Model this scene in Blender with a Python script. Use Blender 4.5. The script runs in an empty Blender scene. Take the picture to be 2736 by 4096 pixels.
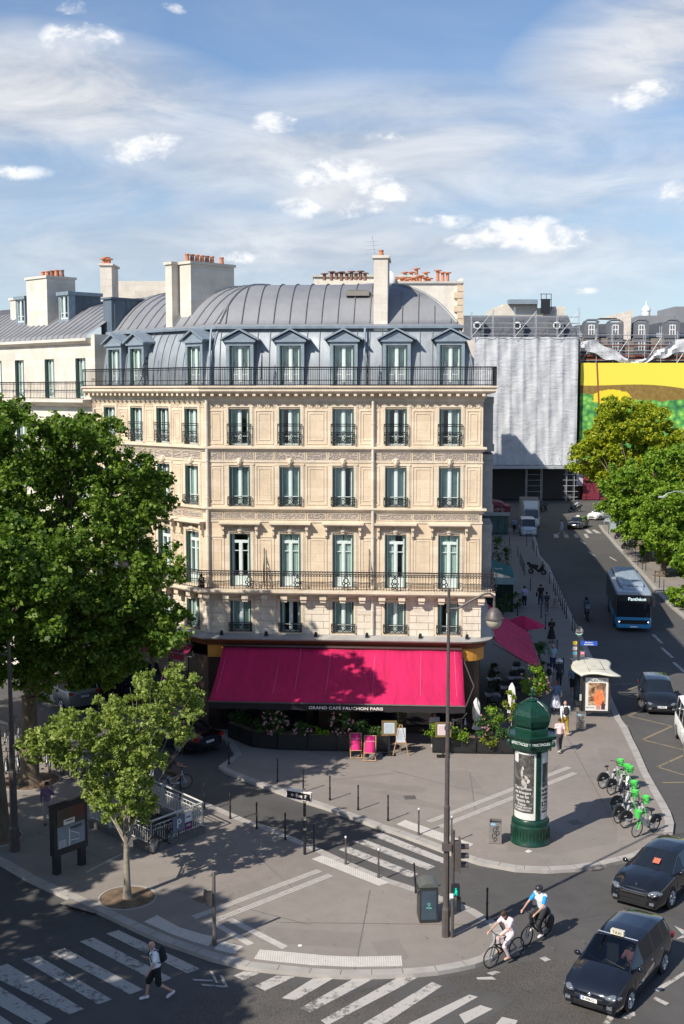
import bpy, bmesh, math, random
import numpy as np
from mathutils import Vector, Matrix, geometry
random.seed(7); np.random.seed(7)
R=math.radians; S=bpy.context.scene; COL=S.collection
# ---------------- camera, sky, sun, exposure
FPX=4800.; CXP=1368.; CYP=2048.; HC=17.5
PITCH=math.atan((CYP-1560)/FPX); CP,SP=math.cos(PITCH),math.sin(PITCH)
cam=bpy.data.cameras.new('camera'); cam.sensor_fit='HORIZONTAL'; cam.sensor_width=24.0
cam.lens=24.0*FPX/2736.; cam.clip_start=.5; cam.clip_end=6000
co=bpy.data.objects.new('camera',cam); COL.objects.link(co); co.location=(0,0,HC)
co.rotation_euler=(R(90)-PITCH,0,0); S.camera=co
def ray(x,y):
    a=(x-CXP)/FPX; b=(CYP-y)/FPX
    return (a,CP+b*SP,-SP+b*CP)
def G(x,y,z=0.):           # surveyed plan position of a point seen in the photograph at height z
    d=ray(x,y); t=(z-HC)/d[2]; return (d[0]*t,d[1]*t)
def at(x,y,D):             # point seen in the photograph at plan distance D
    d=ray(x,y); t=D/d[1]; return Vector((d[0]*t,D,HC+d[2]*t))
SUN_EL,SUN_AZ=R(40.5),R(45)
sd=Vector((math.sin(SUN_AZ)*math.cos(SUN_EL),math.cos(SUN_AZ)*math.cos(SUN_EL),-math.sin(SUN_EL)))
sl=bpy.data.lights.new('sun','SUN'); sl.energy=5.0; sl.angle=R(.55); sl.color=(1,.93,.82)
so=bpy.data.objects.new('sun',sl); COL.objects.link(so); so.location=(-40,-40,60)
so.rotation_euler=sd.to_track_quat('-Z','Y').to_euler()
S.view_settings.view_transform='Standard'; S.view_settings.look='None'
S.view_settings.exposure=0.28; S.view_settings.gamma=1
S.render.engine='CYCLES'; S.cycles.max_bounces=6; S.cycles.transparent_max_bounces=12
S.cycles.use_adaptive_sampling=True
S.cycles.use_denoising=True
class NT:                  # tiny node helper
    def __init__(s,t): s.t=t; t.nodes.clear()
    def n(s,k,**kw):
        o=s.t.nodes.new(k)
        for a,b in kw.items(): setattr(o,a,b)
        return o
    def l(s,a,b): s.t.links.new(a,b)
    def m(s,op,a,b=0.,c=None,clamp=False):
        o=s.n('ShaderNodeMath',operation=op,use_clamp=clamp)
        for i,v in enumerate((a,b,c)):
            if v is None: continue
            if isinstance(v,(int,float)): o.inputs[i].default_value=v
            else: s.l(v,o.inputs[i])
        return o.outputs[0]
    def mix(s,f,a,b,mode='MIX'):
        o=s.n('ShaderNodeMix',data_type='RGBA',blend_type=mode)
        for i,v in ((0,f),(6,a),(7,b)):
            if isinstance(v,(int,float)): o.inputs[i].default_value=v
            elif isinstance(v,tuple): o.inputs[i].default_value=(*v,1) if len(v)==3 else v
            else: s.l(v,o.inputs[i])
        return o.outputs[2]
    def noise(s,vec,sc,det=4,rough=.55,dist=0.):
        o=s.n('ShaderNodeTexNoise'); o.inputs['Scale'].default_value=sc; o.inputs['Detail'].default_value=det
        o.inputs['Roughness'].default_value=rough; o.inputs['Distortion'].default_value=dist
        if vec is not None: s.l(vec,o.inputs['Vector'])
        return o.outputs[0]
    def ramp(s,f,*st):
        o=s.n('ShaderNodeValToRGB'); e=o.color_ramp.elements
        while len(e)<len(st): e.new(.5)
        for q,(p,c) in zip(e,st):
            q.position=p; q.color=(*c,1) if isinstance(c,tuple) else (c,c,c,1)
        s.l(f,o.inputs[0]); return o.outputs[0]
    def xyz(s,v):
        o=s.n('ShaderNodeSeparateXYZ'); s.l(v,o.inputs[0]); return o.outputs
    def comb(s,x,y,z=0.):
        o=s.n('ShaderNodeCombineXYZ')
        for i,v in enumerate((x,y,z)):
            if isinstance(v,(int,float)): o.inputs[i].default_value=v
            else: s.l(v,o.inputs[i])
        return o.outputs[0]
W=bpy.data.worlds.new('World'); S.world=W; W.use_nodes=True
w=NT(W.node_tree)
sky=w.n('ShaderNodeTexSky',sky_type='NISHITA'); sky.sun_disc=False; sky.sun_elevation=SUN_EL
sky.sun_rotation=math.atan2(-sd.x,-sd.y); sky.air_density=1.; sky.dust_density=.6; sky.ozone_density=1.6
tc=w.n('ShaderNodeTexCoord').outputs['Generated']; dx,dy,dz=w.xyz(tc)
ay=w.m('MAXIMUM',w.m('ABSOLUTE',dy),.12)
cu=w.m('DIVIDE',dx,ay); cv=w.m('DIVIDE',dz,ay)
n1=w.noise(w.comb(w.m('MULTIPLY',cu,3.2),w.m('MULTIPLY',cv,11.)),1.,8,.6,.6)
n2=w.noise(w.comb(w.m('MULTIPLY',cu,22.),w.m('MULTIPLY',cv,36.)),1.,7,.6,.35)
n3=w.noise(w.comb(w.m('MULTIPLY',cu,8.),w.m('MULTIPLY',cv,26.),3.),1.,6,.6,.5)
def blob(px,py,rx,ry,p=1.,tilt=0.):
    u0=(px-CXP)/FPX; v0=(1560-py)/FPX
    du=w.m('SUBTRACT',cu,u0); dv=w.m('SUBTRACT',cv,v0)
    if tilt: dv=w.m('SUBTRACT',dv,w.m('MULTIPLY',du,tilt))
    a=w.m('MULTIPLY',du,FPX/rx); b=w.m('MULTIPLY',dv,FPX/ry)
    q=w.m('ADD',w.m('MULTIPLY',a,a),w.m('MULTIPLY',b,b))
    return w.m('MULTIPLY',w.m('SUBTRACT',1.,q,clamp=True),p)
def mx(l):
    o=l[0]
    for q in l[1:]: o=w.m('MAXIMUM',o,q)
    return o
soft=mx([blob(250,420,950,300,1.,-.12),blob(2560,240,640,330,.95,.28),blob(1500,640,1500,330,.85),
   blob(2350,760,1000,260,.7),blob(300,760,700,200,.55),blob(1300,1010,2300,260,.8),blob(2300,560,900,160,.4),blob(1400,790,520,170,.95),blob(2080,1010,620,130,.8),blob(600,640,420,130,.5),blob(1200,560,500,110,.7)])
veil=w.m('MULTIPLY',soft,w.ramp(w.m('ADD',w.m('MULTIPLY',n1,.6),w.m('MULTIPLY',n3,.4)),(.22,0.),(.50,1.)))
veil=w.m('ADD',w.m('MULTIPLY',veil,.95),w.m('MULTIPLY',w.ramp(n1,(.4,0.),(.8,1.)),.22),clamp=True)
cum=mx([blob(590,622,200,78),blob(1375,735,220,92),blob(2120,950,300,84),blob(1880,980,130,40),blob(2535,420,155,64,1.,.25),blob(1115,530,115,55),
   blob(2690,790,110,55),blob(360,205,180,80),blob(330,95,75,45),blob(1330,845,260,60,.9),blob(1560,790,130,50,.8),blob(1750,900,160,40,.6),blob(720,95,70,26,.7,-.3),blob(980,1040,120,30,.7),blob(80,715,180,36,.6),blob(1560,575,130,36,.5),blob(2300,1170,90,22,.6)])
n4=w.noise(w.comb(w.m('MULTIPLY',cu,60.),w.m('MULTIPLY',cv,90.)),1.,6,.62,.5)
cd=w.ramp(w.m('ADD',w.m('ADD',w.m('MULTIPLY',cum,.75),w.m('MULTIPLY',w.m('SUBTRACT',n2,.5),2.6)),w.m('MULTIPLY',w.m('SUBTRACT',n4,.5),1.0)),(.15,0.),(.55,.75),(1.,1.))
cd=w.m('MULTIPLY',cd,w.ramp(cum,(0.,0.),(.5,1.)))
gray=w.ramp(n3,(.36,(.53,.59,.69)),(.5,(.70,.74,.81)),(.66,(.90,.915,.94)))
skc=w.mix(1.,sky.outputs[0],(1.08,1.18,1.32),'MULTIPLY')
SKYS=.086
hz=w.ramp(cv,(0.,1.),(.17,0.))
skc=w.mix(w.m('MULTIPLY',hz,.6),skc,(5.7,6.7,8.3))
v2=w.mix(1.,gray,(9.2,9.2,9.2),'MULTIPLY')
c1=w.mix(veil,skc,v2)
under=w.ramp(w.m('ADD',n2,w.m('MULTIPLY',w.m('SUBTRACT',n4,.5),.5)),(.40,(.64,.68,.76)),(.60,(1.,1.,.99)))
c2=w.mix(w.m('MULTIPLY',cd,.92),c1,w.mix(1.,under,(11.,11.,11.),'MULTIPLY'))
bg=w.n('ShaderNodeBackground'); w.l(c2,bg.inputs[0]); bg.inputs[1].default_value=SKYS
wo=w.n('ShaderNodeOutputWorld'); w.l(bg.outputs[0],wo.inputs[0])
# ---------------- materials
MT={}
def mat(name,col,rough=.7,metal=0.,var=.12,vs=3.,bump=0.,bs=40.,spec=.5,emit=None,estr=1.,stretch=None,coat=0.):
    if name in MT: return MT[name]
    m=bpy.data.materials.new(name); m.use_nodes=True; t=NT(m.node_tree)
    o=t.n('ShaderNodeOutputMaterial'); p=t.n('ShaderNodeBsdfPrincipled'); t.l(p.outputs[0],o.inputs[0])
    v=t.n('ShaderNodeTexCoord').outputs['Object']
    if stretch:
        mp=t.n('ShaderNodeMapping'); mp.inputs['Scale'].default_value=stretch; t.l(v,mp.inputs[0]); v=mp.outputs[0]
    nz=t.noise(v,vs,5,.6)
    lo=tuple(max(0,c*(1-var)) for c in col); hi=tuple(min(1,c*(1+var)) for c in col)
    c=t.ramp(nz,(.3,lo),(.7,hi)); t.l(c,p.inputs['Base Color'])
    p.inputs['Roughness'].default_value=rough; p.inputs['Metallic'].default_value=metal
    p.inputs['Specular IOR Level'].default_value=spec; p.inputs['Coat Weight'].default_value=coat
    if emit: p.inputs['Emission Color'].default_value=(*emit,1); p.inputs['Emission Strength'].default_value=estr
    if bump:
        b=t.n('ShaderNodeBump'); b.inputs['Strength'].default_value=bump; b.inputs['Distance'].default_value=.02
        t.l(t.noise(v,bs,3),b.inputs['Height']); t.l(b.outputs[0],p.inputs['Normal'])
    m['p']=1; MT[name]=m; return m
def new(name):
    m=bpy.data.materials.new(name); m.use_nodes=True; t=NT(m.node_tree); MT[name]=m
    o=t.n('ShaderNodeOutputMaterial'); p=t.n('ShaderNodeBsdfPrincipled'); t.l(p.outputs[0],o.inputs[0])
    return m,t,p,o,t.n('ShaderNodeTexCoord').outputs['Object']
def bumpit(t,p,h,s=.3,d=.02):
    b=t.n('ShaderNodeBump'); b.inputs['Strength'].default_value=s; b.inputs['Distance'].default_value=d
    t.l(h,b.inputs['Height']); t.l(b.outputs[0],p.inputs['Normal'])
def stone(name,col,streak=.25):
    m,t,p,o,v=new(name)
    a=t.noise(v,.9,6,.65); b=t.noise(v,9.,4,.6)
    mp=t.n('ShaderNodeMapping'); mp.inputs['Scale'].default_value=(2.2,2.2,.25); t.l(v,mp.inputs[0])
    s=t.noise(mp.outputs[0],1.6,5,.65)
    c=t.ramp(a,(.3,tuple(x*.86 for x in col)),(.7,tuple(min(1,x*1.1) for x in col)))
    c=t.mix(t.m('MULTIPLY',t.ramp(s,(.5,0.),(.75,1.)),streak),c,tuple(x*.62 for x in col))
    br=t.n('ShaderNodeTexBrick'); br.inputs['Scale'].default_value=1.; br.inputs['Mortar Size'].default_value=.006
    br.inputs['Brick Width'].default_value=.95; br.inputs['Row Height'].default_value=.42
    br.inputs['Color1'].default_value=(1,1,1,1); br.inputs['Color2'].default_value=(.9,.88,.85,1); br.inputs['Mortar'].default_value=(.78,.76,.72,1)
    x,y,z=t.xyz(v); t.l(t.comb(t.m('SUBTRACT',x,y),z),br.inputs['Vector'])
    c=t.mix(1.,c,br.outputs[0],'MULTIPLY')
    c=t.mix(.12,c,t.ramp(b,(.3,.2),(.7,1.)),'MULTIPLY')
    t.l(c,p.inputs['Base Color']); p.inputs['Roughness'].default_value=.85
    bumpit(t,p,b,.15,.01); return m
LIME=stone('limestone',(.73,.59,.43))
LIME2=stone('pale_limestone',(.76,.68,.57),.25)
TRIM=stone('moulded_stone',(.75,.64,.50),.35)
CREAM=stone('cream_render',(.72,.665,.585),.12)
def ornament(name,col,dark,sc):
    m,t,p,o,v=new(name)
    vo=t.n('ShaderNodeTexVoronoi',feature='SMOOTH_F1'); vo.inputs['Scale'].default_value=sc
    x,y,z=t.xyz(v); t.l(t.comb(t.m('ADD',x,t.m('MULTIPLY',y,.7)),z,0.),vo.inputs['Vector'])
    wv=t.m('SINE',t.m('MULTIPLY',vo.outputs['Distance'],26.))
    f=t.m('MULTIPLY_ADD',wv,.5,.5)
    t.l(t.ramp(f,(.2,dark),(.7,col)),p.inputs['Base Color']); p.inputs['Roughness'].default_value=.9
    bumpit(t,p,f,.8,.03); return m
FRIEZE=ornament('carved_frieze',(.42,.355,.30),(.29,.24,.205),5.5)
def zinc(name,col,rough=.42,streak=.35,metal=.35):
    m,t,p,o,v=new(name)
    mp=t.n('ShaderNodeMapping'); mp.inputs['Scale'].default_value=(1.6,1.6,.35); t.l(v,mp.inputs[0])
    a=t.noise(mp.outputs[0],1.4,7,.68,.4); b=t.noise(v,.5,4,.6)
    c=t.ramp(t.m('ADD',t.m('MULTIPLY',a,.7),t.m('MULTIPLY',b,.3)),(.32,tuple(x*(1-streak) for x in col)),(.55,col),(.72,tuple(min(1,x*(1+streak)) for x in col)))
    t.l(c,p.inputs['Base Color']); p.inputs['Metallic'].default_value=metal
    t.l(t.ramp(b,(.3,rough-.08),(.7,rough+.12)),p.inputs['Roughness']); bumpit(t,p,a,.12,.01); return m
ZINC=zinc('mansard_zinc',(.25,.28,.31),.52,.32,.2)
ZINC2=zinc('vault_zinc',(.25,.255,.27),.55,.12,.2)
ZINCD=mat('zinc_trim',(.24,.29,.34),.5,.2,.15)
ROOFD=zinc('dark_slate',(.10,.105,.12),.6,.3,0.)
def asphalt(name,c0,c1,sp=60.,crack=0.,big=.12):
    m,t,p,o,v=new(name)
    g=t.noise(v,sp,3,.7); a=t.noise(v,big,5,.6,.5); q=t.noise(v,1.7,5,.7)
    f=t.m('ADD',t.m('MULTIPLY',a,.65),t.m('MULTIPLY',q,.35))
    c=t.ramp(f,(.33,c0),(.66,c1))
    c=t.mix(.5,c,t.ramp(g,(.25,.35),(.75,1.)),'MULTIPLY')
    wn=t.n('ShaderNodeTexVoronoi'); wn.inputs['Scale'].default_value=1.3; t.l(v,wn.inputs['Vector'])
    sp_=t.ramp(wn.outputs['Distance'],(.035,1.),(.05,0.))
    c=t.mix(t.m('MULTIPLY',sp_,.5),c,(.03,.028,.026))
    if crack:
        vo=t.n('ShaderNodeTexVoronoi',feature='DISTANCE_TO_EDGE'); vo.inputs['Scale'].default_value=crack; t.l(v,vo.inputs['Vector'])
        e=t.ramp(vo.outputs['Distance'],(.0,.2),(.16,1.)); c=t.mix(.55,c,e,'MULTIPLY'); bumpit(t,p,e,.4,.012)
    else: bumpit(t,p,g,.25,.008)
    t.l(c,p.inputs['Base Color']); p.inputs['Roughness'].default_value=.88; return m
ROAD=asphalt('road_asphalt',(.078,.074,.072),(.125,.118,.112))
SETT=asphalt('granite_setts',(.085,.077,.07),(.15,.136,.124),30.,11.)
PAVE=asphalt('pavement_asphalt',(.235,.205,.182),(.335,.295,.264),70.)
PATCH=asphalt('pavement_patch',(.225,.197,.175),(.29,.255,.23),70.)
KERB=mat('granite_kerb',(.36,.335,.31),.8,0,.14,1.2,.2,60)
EARTH=mat('bare_earth',(.16,.11,.07),.95,0,.4,3.,.5,30)
def paint(name,col,under,th=.42):
    m,t,p,o,v=new(name)
    a=t.noise(v,5.,8,.75); b=t.noise(v,.6,3)
    f=t.ramp(t.m('ADD',t.m('MULTIPLY',a,.7),t.m('MULTIPLY',b,.3)),(th-.03,0.),(th+.04,1.))
    c=t.mix(f,under,col); g=t.noise(v,50.,2); c=t.mix(.25,c,t.ramp(g,(.3,.4),(.7,1.)),'MULTIPLY')
    t.l(c,p.inputs['Base Color']); p.inputs['Roughness'].default_value=.8; return m
WPAINT=paint('worn_white_paint',(.47,.44,.41),(.15,.14,.13),.445)
TACT=mat('tactile_white',(.62,.58,.53),.8,0,.1,4.)
STRIPM=mat('guide_strip_white',(.46,.425,.39),.8,0,.12,4.)
YPAINT=paint('worn_yellow_paint',(.27,.215,.125),(.13,.12,.11),.44)
IRON=mat('black_ironwork',(.022,.024,.03),.5,.3)
GREYP=mat('brown_grey_paint',(.10,.085,.08),.5,.2,.2,5.)
FRAMEM=mat('sage_window_paint',(.62,.70,.67),.5,0,.06)
SHUT=mat('dark_green_shutter',(.05,.10,.088),.55,0,.2,9.)
def curtain(name,col):
    m,t,p,o,v=new(name); x,y,z=t.xyz(v)
    f=t.m('MULTIPLY_ADD',t.m('SINE',t.m('MULTIPLY',x,58.)),.5,.5); q=t.noise(v,1.5,3)
    c=t.mix(t.m('MULTIPLY',f,.5),col,tuple(k*.45 for k in col)); c=t.mix(.5,c,t.ramp(q,(.3,.65),(.7,1.)),'MULTIPLY')
    t.l(c,p.inputs['Base Color']); p.inputs['Roughness'].default_value=.9; bumpit(t,p,f,.4,.02); return m
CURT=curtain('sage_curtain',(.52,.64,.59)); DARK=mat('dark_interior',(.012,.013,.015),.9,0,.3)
def glassmat(name,tint,gl=.12,rough=.03):
    m=bpy.data.materials.new(name); m.use_nodes=True; t=NT(m.node_tree); MT[name]=m
    o=t.n('ShaderNodeOutputMaterial'); tr=t.n('ShaderNodeBsdfTransparent'); tr.inputs[0].default_value=(*tint,1)
    g=t.n('ShaderNodeBsdfGlossy'); g.inputs['Roughness'].default_value=rough; g.inputs[0].default_value=(.9,.95,1,1)
    lw=t.n('ShaderNodeLayerWeight'); lw.inputs[0].default_value=.25
    mx_=t.n('ShaderNodeMixShader'); t.l(t.m('MULTIPLY_ADD',lw.outputs['Fresnel'],.8,gl,clamp=True),mx_.inputs[0]); t.l(tr.outputs[0],mx_.inputs[1]); t.l(g.outputs[0],mx_.inputs[2])
    t.l(mx_.outputs[0],o.inputs[0]); return m
GLASS=glassmat('window_glass',(.86,.92,.9),.05)
CGLASS=glassmat('car_glass',(.35,.4,.42),.05)
DGLASS=mat('dark_glass',(.012,.016,.022),.04,0,.1,spec=.8)
def cloth(name,col,sheen=.1,tr=.12):
    m,t,p,o,v=new(name); b=t.noise(v,120.,2)
    mp=t.n('ShaderNodeMapping'); mp.inputs['Scale'].default_value=(1.6,.35,.35); t.l(v,mp.inputs[0]); a=t.noise(mp.outputs[0],1.3,6,.65,.6); bumpit(t,p,a,.9,.09)
    c=t.ramp(a,(.3,tuple(x*.80 for x in col)),(.7,tuple(min(1,x*1.15) for x in col))); c=t.mix(.2,c,t.ramp(b,(.3,.5),(.7,1.)),'MULTIPLY')
    t.l(c,p.inputs['Base Color']); p.inputs['Roughness'].default_value=.85
    if tr:
        tl=t.n('ShaderNodeBsdfTranslucent'); t.l(c,tl.inputs[0]); ms=t.n('ShaderNodeMixShader'); ms.inputs[0].default_value=tr
        t.l(p.outputs[0],ms.inputs[1]); t.l(tl.outputs[0],ms.inputs[2]); t.l(ms.outputs[0],o.inputs[0])
    return m
PINK=cloth('pink_awning_canvas',(.62,.012,.105))
BLACK=mat('black_matt',(.012,.012,.014),.6)
WHITE=mat('white_paint',(.78,.78,.76),.5,0,.05)
WCLOTH=mat('white_canvas',(.78,.75,.68),.85,0,.08,4)
STEEL=mat('brushed_steel',(.42,.40,.38),.35,.75,.15,9)
GALV=mat('galvanised_tube',(.50,.52,.54),.45,.4,.1)
WOODL=mat('pale_wood',(.45,.27,.13),.6,0,.25,8)
TERRA=mat('terracotta',(.52,.20,.10),.8,0,.25,3)
TERRA2=mat('dark_terracotta',(.22,.12,.09),.85,0,.3,3)
CHROME=mat('chrome',(.7,.7,.7),.12,1.,.03)
TYRE=mat('tyre_rubber',(.015,.015,.016),.8)
RIM=mat('alloy_rim',(.45,.45,.46),.3,.8,.05)
LAMPG=mat('headlamp_glass',(.30,.32,.34),.06,.6,.5,26,spec=.8)
TAIL=mat('tail_lamp',(.35,.01,.01),.15)
PLATE=mat('plate_white',(.8,.8,.78),.5,0,.02)
def leafmat(name,a,b,c_,tr=.35):
    m,t,p,o,v=new(name)
    gi=t.n('ShaderNodeNewGeometry'); rnd=gi.outputs['Random Per Island']; nz=t.noise(v,.55,3)
    f=t.m('ADD',t.m('MULTIPLY',rnd,.6),t.m('MULTIPLY',nz,.5))
    c=t.ramp(f,(.25,a),(.55,b),(.85,c_)); t.l(c,p.inputs['Base Color']); p.inputs['Roughness'].default_value=.5
    p.inputs['Specular IOR Level'].default_value=.35
    tl=t.n('ShaderNodeBsdfTranslucent'); t.l(t.mix(1.,c,(1.1,1.25,.5),'MULTIPLY'),tl.inputs[0]); ms=t.n('ShaderNodeMixShader'); ms.inputs[0].default_value=tr
    t.l(p.outputs[0],ms.inputs[1]); t.l(tl.outputs[0],ms.inputs[2]); t.l(ms.outputs[0],o.inputs[0]); return m
LEAFA=leafmat('plane_leaves',(.055,.115,.014),(.115,.205,.024),(.24,.33,.05),.4)
LEAFB=leafmat('young_leaves',(.14,.20,.035),(.25,.33,.065),(.40,.46,.14),.4)
LEAFC=leafmat('yellowing_leaves',(.17,.25,.014),(.33,.39,.02),(.54,.52,.035),.42)
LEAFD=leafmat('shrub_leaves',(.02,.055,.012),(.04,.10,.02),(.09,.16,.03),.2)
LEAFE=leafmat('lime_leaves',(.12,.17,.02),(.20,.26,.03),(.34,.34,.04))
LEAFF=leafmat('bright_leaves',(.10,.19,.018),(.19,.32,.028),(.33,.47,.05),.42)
FLOWER=leafmat('oleander_petals',(.60,.22,.32),(.75,.38,.46),(.85,.6,.62),.25)
BARK=mat('plane_bark',(.13,.10,.07),.9,0,.45,3.,.6,14,stretch=(1,1,.4))
BARK2=mat('young_bark',(.24,.21,.16),.9,0,.4,5.,.5,20)
def pm(name,col,**k): return mat(name,col,k.pop('rough',.8),**k)
# ---------------- mesh helpers
class MB:
    def __init__(s): s.v=[]; s.f=[]; s.mi=[]; s.k=0; s.M=None
    def add(s,vs,fs):
        b=len(s.v)
        if s.M is not None: vs=[s.M@Vector(v) for v in vs]
        s.v+= [tuple(v) for v in vs]; s.f+=[tuple(i+b for i in f) for f in fs]; s.mi+=[s.k]*len(fs); return s
    def box(s,x0,x1,y0,y1,z0,z1):
        return s.add([(x0,y0,z0),(x1,y0,z0),(x1,y1,z0),(x0,y1,z0),(x0,y0,z1),(x1,y0,z1),(x1,y1,z1),(x0,y1,z1)],
            [(0,3,2,1),(4,5,6,7),(0,1,5,4),(1,2,6,5),(2,3,7,6),(3,0,4,7)])
    def cbox(s,c,sz): 
        return s.box(c[0]-sz[0]/2,c[0]+sz[0]/2,c[1]-sz[1]/2,c[1]+sz[1]/2,c[2]-sz[2]/2,c[2]+sz[2]/2)
    def tube(s,pts,r,n=6,caps=True):
        pts=[Vector(p) for p in pts]; rs=r if isinstance(r,(list,tuple)) else [r]*len(pts)
        vs=[]; fs=[]; up=None
        for i,p in enumerate(pts):
            d=(pts[min(i+1,len(pts)-1)]-pts[max(i-1,0)]).normalized()
            if up is None: up=Vector((0,0,1)) if abs(d.z)<.9 else Vector((0,1,0))
            a=d.cross(up)
            if a.length<1e-4: a=d.cross(Vector((1,0,.1)))
            a.normalize(); b=a.cross(d).normalized(); up=b
            for j in range(n):
                t=2*math.pi*j/n; vs.append(p+(a*math.cos(t)+b*math.sin(t))*rs[i])
        for i in range(len(pts)-1):
            for j in range(n):
                k=(j+1)%n; fs.append((i*n+j,i*n+k,(i+1)*n+k,(i+1)*n+j))
        if caps: fs.append(tuple(range(n))[::-1]); fs.append(tuple((len(pts)-1)*n+j for j in range(n)))
        return s.add(vs,fs)
    def bar(s,a,b,w=.02):
        return s.tube([a,b],w*.7,4)
    def lathe(s,prof,n=16,c=(0,0,0),ph=0.):
        vs=[]; fs=[]
        for r,z in prof:
            for j in range(n):
                t=2*math.pi*j/n+ph; vs.append((c[0]+r*math.cos(t),c[1]+r*math.sin(t),c[2]+z))
        for i in range(len(prof)-1):
            for j in range(n):
                k=(j+1)%n; fs.append((i*n+j,i*n+k,(i+1)*n+k,(i+1)*n+j))
        fs.append(tuple(range(n))[::-1]); fs.append(tuple((len(prof)-1)*n+j for j in range(n)))
        return s.add(vs,fs)
    def prism(s,poly,z0,z1):
        n=len(poly); vs=[(p[0],p[1],z0) for p in poly]+[(p[0],p[1],z1) for p in poly]
        tri=geometry.tessellate_polygon([[Vector((p[0],p[1],0)) for p in poly]])
        fs=[tuple(i+n for i in t) for t in tri]+[tuple(t)[::-1] for t in tri]
        fs+=[(i,(i+1)%n,n+(i+1)%n,n+i) for i in range(n)]
        return s.add(vs,fs)
    def sheet(s,poly,z):
        tri=geometry.tessellate_polygon([[Vector((p[0],p[1],0)) for p in poly]])
        return s.add([(p[0],p[1],z) for p in poly],[tuple(t) for t in tri])
    def ell(s,c,r,n=10,m=7):
        vs=[]; fs=[]
        for i in range(m+1):
            a=math.pi*i/m-math.pi/2
            for j in range(n):
                t=2*math.pi*j/n; vs.append((c[0]+r[0]*math.cos(a)*math.cos(t),c[1]+r[1]*math.cos(a)*math.sin(t),c[2]+r[2]*math.sin(a)))
        for i in range(m):
            for j in range(n):
                k=(j+1)%n; fs.append((i*n+j,i*n+k,(i+1)*n+k,(i+1)*n+j))
        return s.add(vs,fs)
    def cap(s,a,b,ra,rb,n=8):
        a=Vector(a); b=Vector(b); d=(b-a); L=d.length or 1e-4; d=d/L
        P=[a-d*ra*.95,a-d*ra*.6,a,b,b+d*rb*.6,b+d*rb*.95]
        return s.tube(P,[ra*.3,ra*.8,ra,rb,rb*.8,rb*.3],n)
    def build(s,name,m,par=None,smooth=False,loc=None,norm=True):
        me=bpy.data.meshes.new(name); me.from_pydata(s.v,[],s.f)
        ms=m if isinstance(m,(list,tuple)) else [m]
        for q in ms: me.materials.append(q)
        if len(ms)>1: me.polygons.foreach_set('material_index',s.mi)
        if norm and len(s.f)<60000:
            bm=bmesh.new(); bm.from_mesh(me); bmesh.ops.recalc_face_normals(bm,faces=bm.faces); bm.to_mesh(me); bm.free()
        if smooth:
            me.polygons.foreach_set('use_smooth',[True]*len(me.polygons))
            try: me.set_sharp_from_angle(angle=R(40))
            except Exception: pass
        me.update(); o=bpy.data.objects.new(name,me); COL.objects.link(o)
        if par is not None: o.parent=par
        if loc is not None: o.location=loc
        return o
def tag(o,label=None,cat=None,group=None,kind=None):
    for k,v in (('label',label),('category',cat),('group',group),('kind',kind)):
        if v: o[k]=v
    return o
def empty(name,loc=(0,0,0),rz=0.,label=None,cat=None,group=None,par=None):
    o=bpy.data.objects.new(name,None); COL.objects.link(o); o.location=loc; o.rotation_euler=(0,0,rz); o.empty_display_size=.2
    if par is not None: o.parent=par
    return tag(o,label,cat,group)
def copy_tree(o,par=None):
    c=o.copy(); COL.objects.link(c); c.parent=par
    for ch in list(o.children): copy_tree(ch,c)
    return c
def text(name,s,size,loc,rot,m,par=None,ext=.004,align='CENTER',sx=1.):
    cu_=bpy.data.curves.new(name,'FONT'); cu_.body=s; cu_.size=size; cu_.extrude=ext; cu_.align_x=align; cu_.align_y='CENTER'
    cu_.resolution_u=3; cu_.offset=size*.012; k=bpy.data.objects.new(name,cu_); COL.objects.link(k); me=bpy.data.meshes.new_from_object(k)
    bpy.data.objects.remove(k); me.materials.clear(); me.materials.append(m)
    o=bpy.data.objects.new(name,me); COL.objects.link(o); o.location=loc; o.rotation_euler=rot; o.scale=(sx,1,1)
    if par is not None: o.parent=par
    return o
def sheetobj(name,polys,z,m,kind='structure'):
    b=MB()
    for p in polys: b.sheet(p,z)
    o=b.build(name,m,norm=False)
    # faces up
    me=o.data; bm=bmesh.new(); bm.from_mesh(me)
    for f in bm.faces:
        if f.normal.z<0: f.normal_flip()
    bm.to_mesh(me); bm.free(); o['kind']=kind; return o
def zc(zx,zy,ox,oy,k): return (ox+zx*k, oy+zy*k)

def bend(o,ac,r):          # wrap flat lettering round a drum of radius r
    for v in o.data.vertices:
        a=ac+v.co.x*o.scale.x/r; R_=r+v.co.z; z=v.co.y+o.location.z; v.co=(R_*math.cos(a),R_*math.sin(a),z)
    o.scale=(1,1,1); o.location=(0,0,0); o.rotation_euler=(0,0,0); return o
def split_islands(o):      # one object per loose piece
    bm=bmesh.new(); bm.from_mesh(o.data); seen=set(); isl=[]
    for f in bm.faces:
        if f.index in seen: continue
        st=[f]; seen.add(f.index); grp=[]
        while st:
            q=st.pop(); grp.append(q)
            for v in q.verts:
                for g_ in v.link_faces:
                    if g_.index not in seen: seen.add(g_.index); st.append(g_)
        isl.append(grp)
    if len(isl)<2: bm.free(); return
    for k,grp in enumerate(isl):
        mb_=MB(); idx={}; vs=[]
        for f in grp:
            for v in f.verts:
                if v.index not in idx: idx[v.index]=len(vs); vs.append(tuple(v.co))
        mb_.add(vs,[tuple(idx[v.index] for v in f.verts) for f in grp])
        n=mb_.build(o.name.split('.')[0],list(o.data.materials),o.parent); n.location=o.location; n.rotation_euler=o.rotation_euler
    bm.free(); bpy.data.objects.remove(o)
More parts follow.
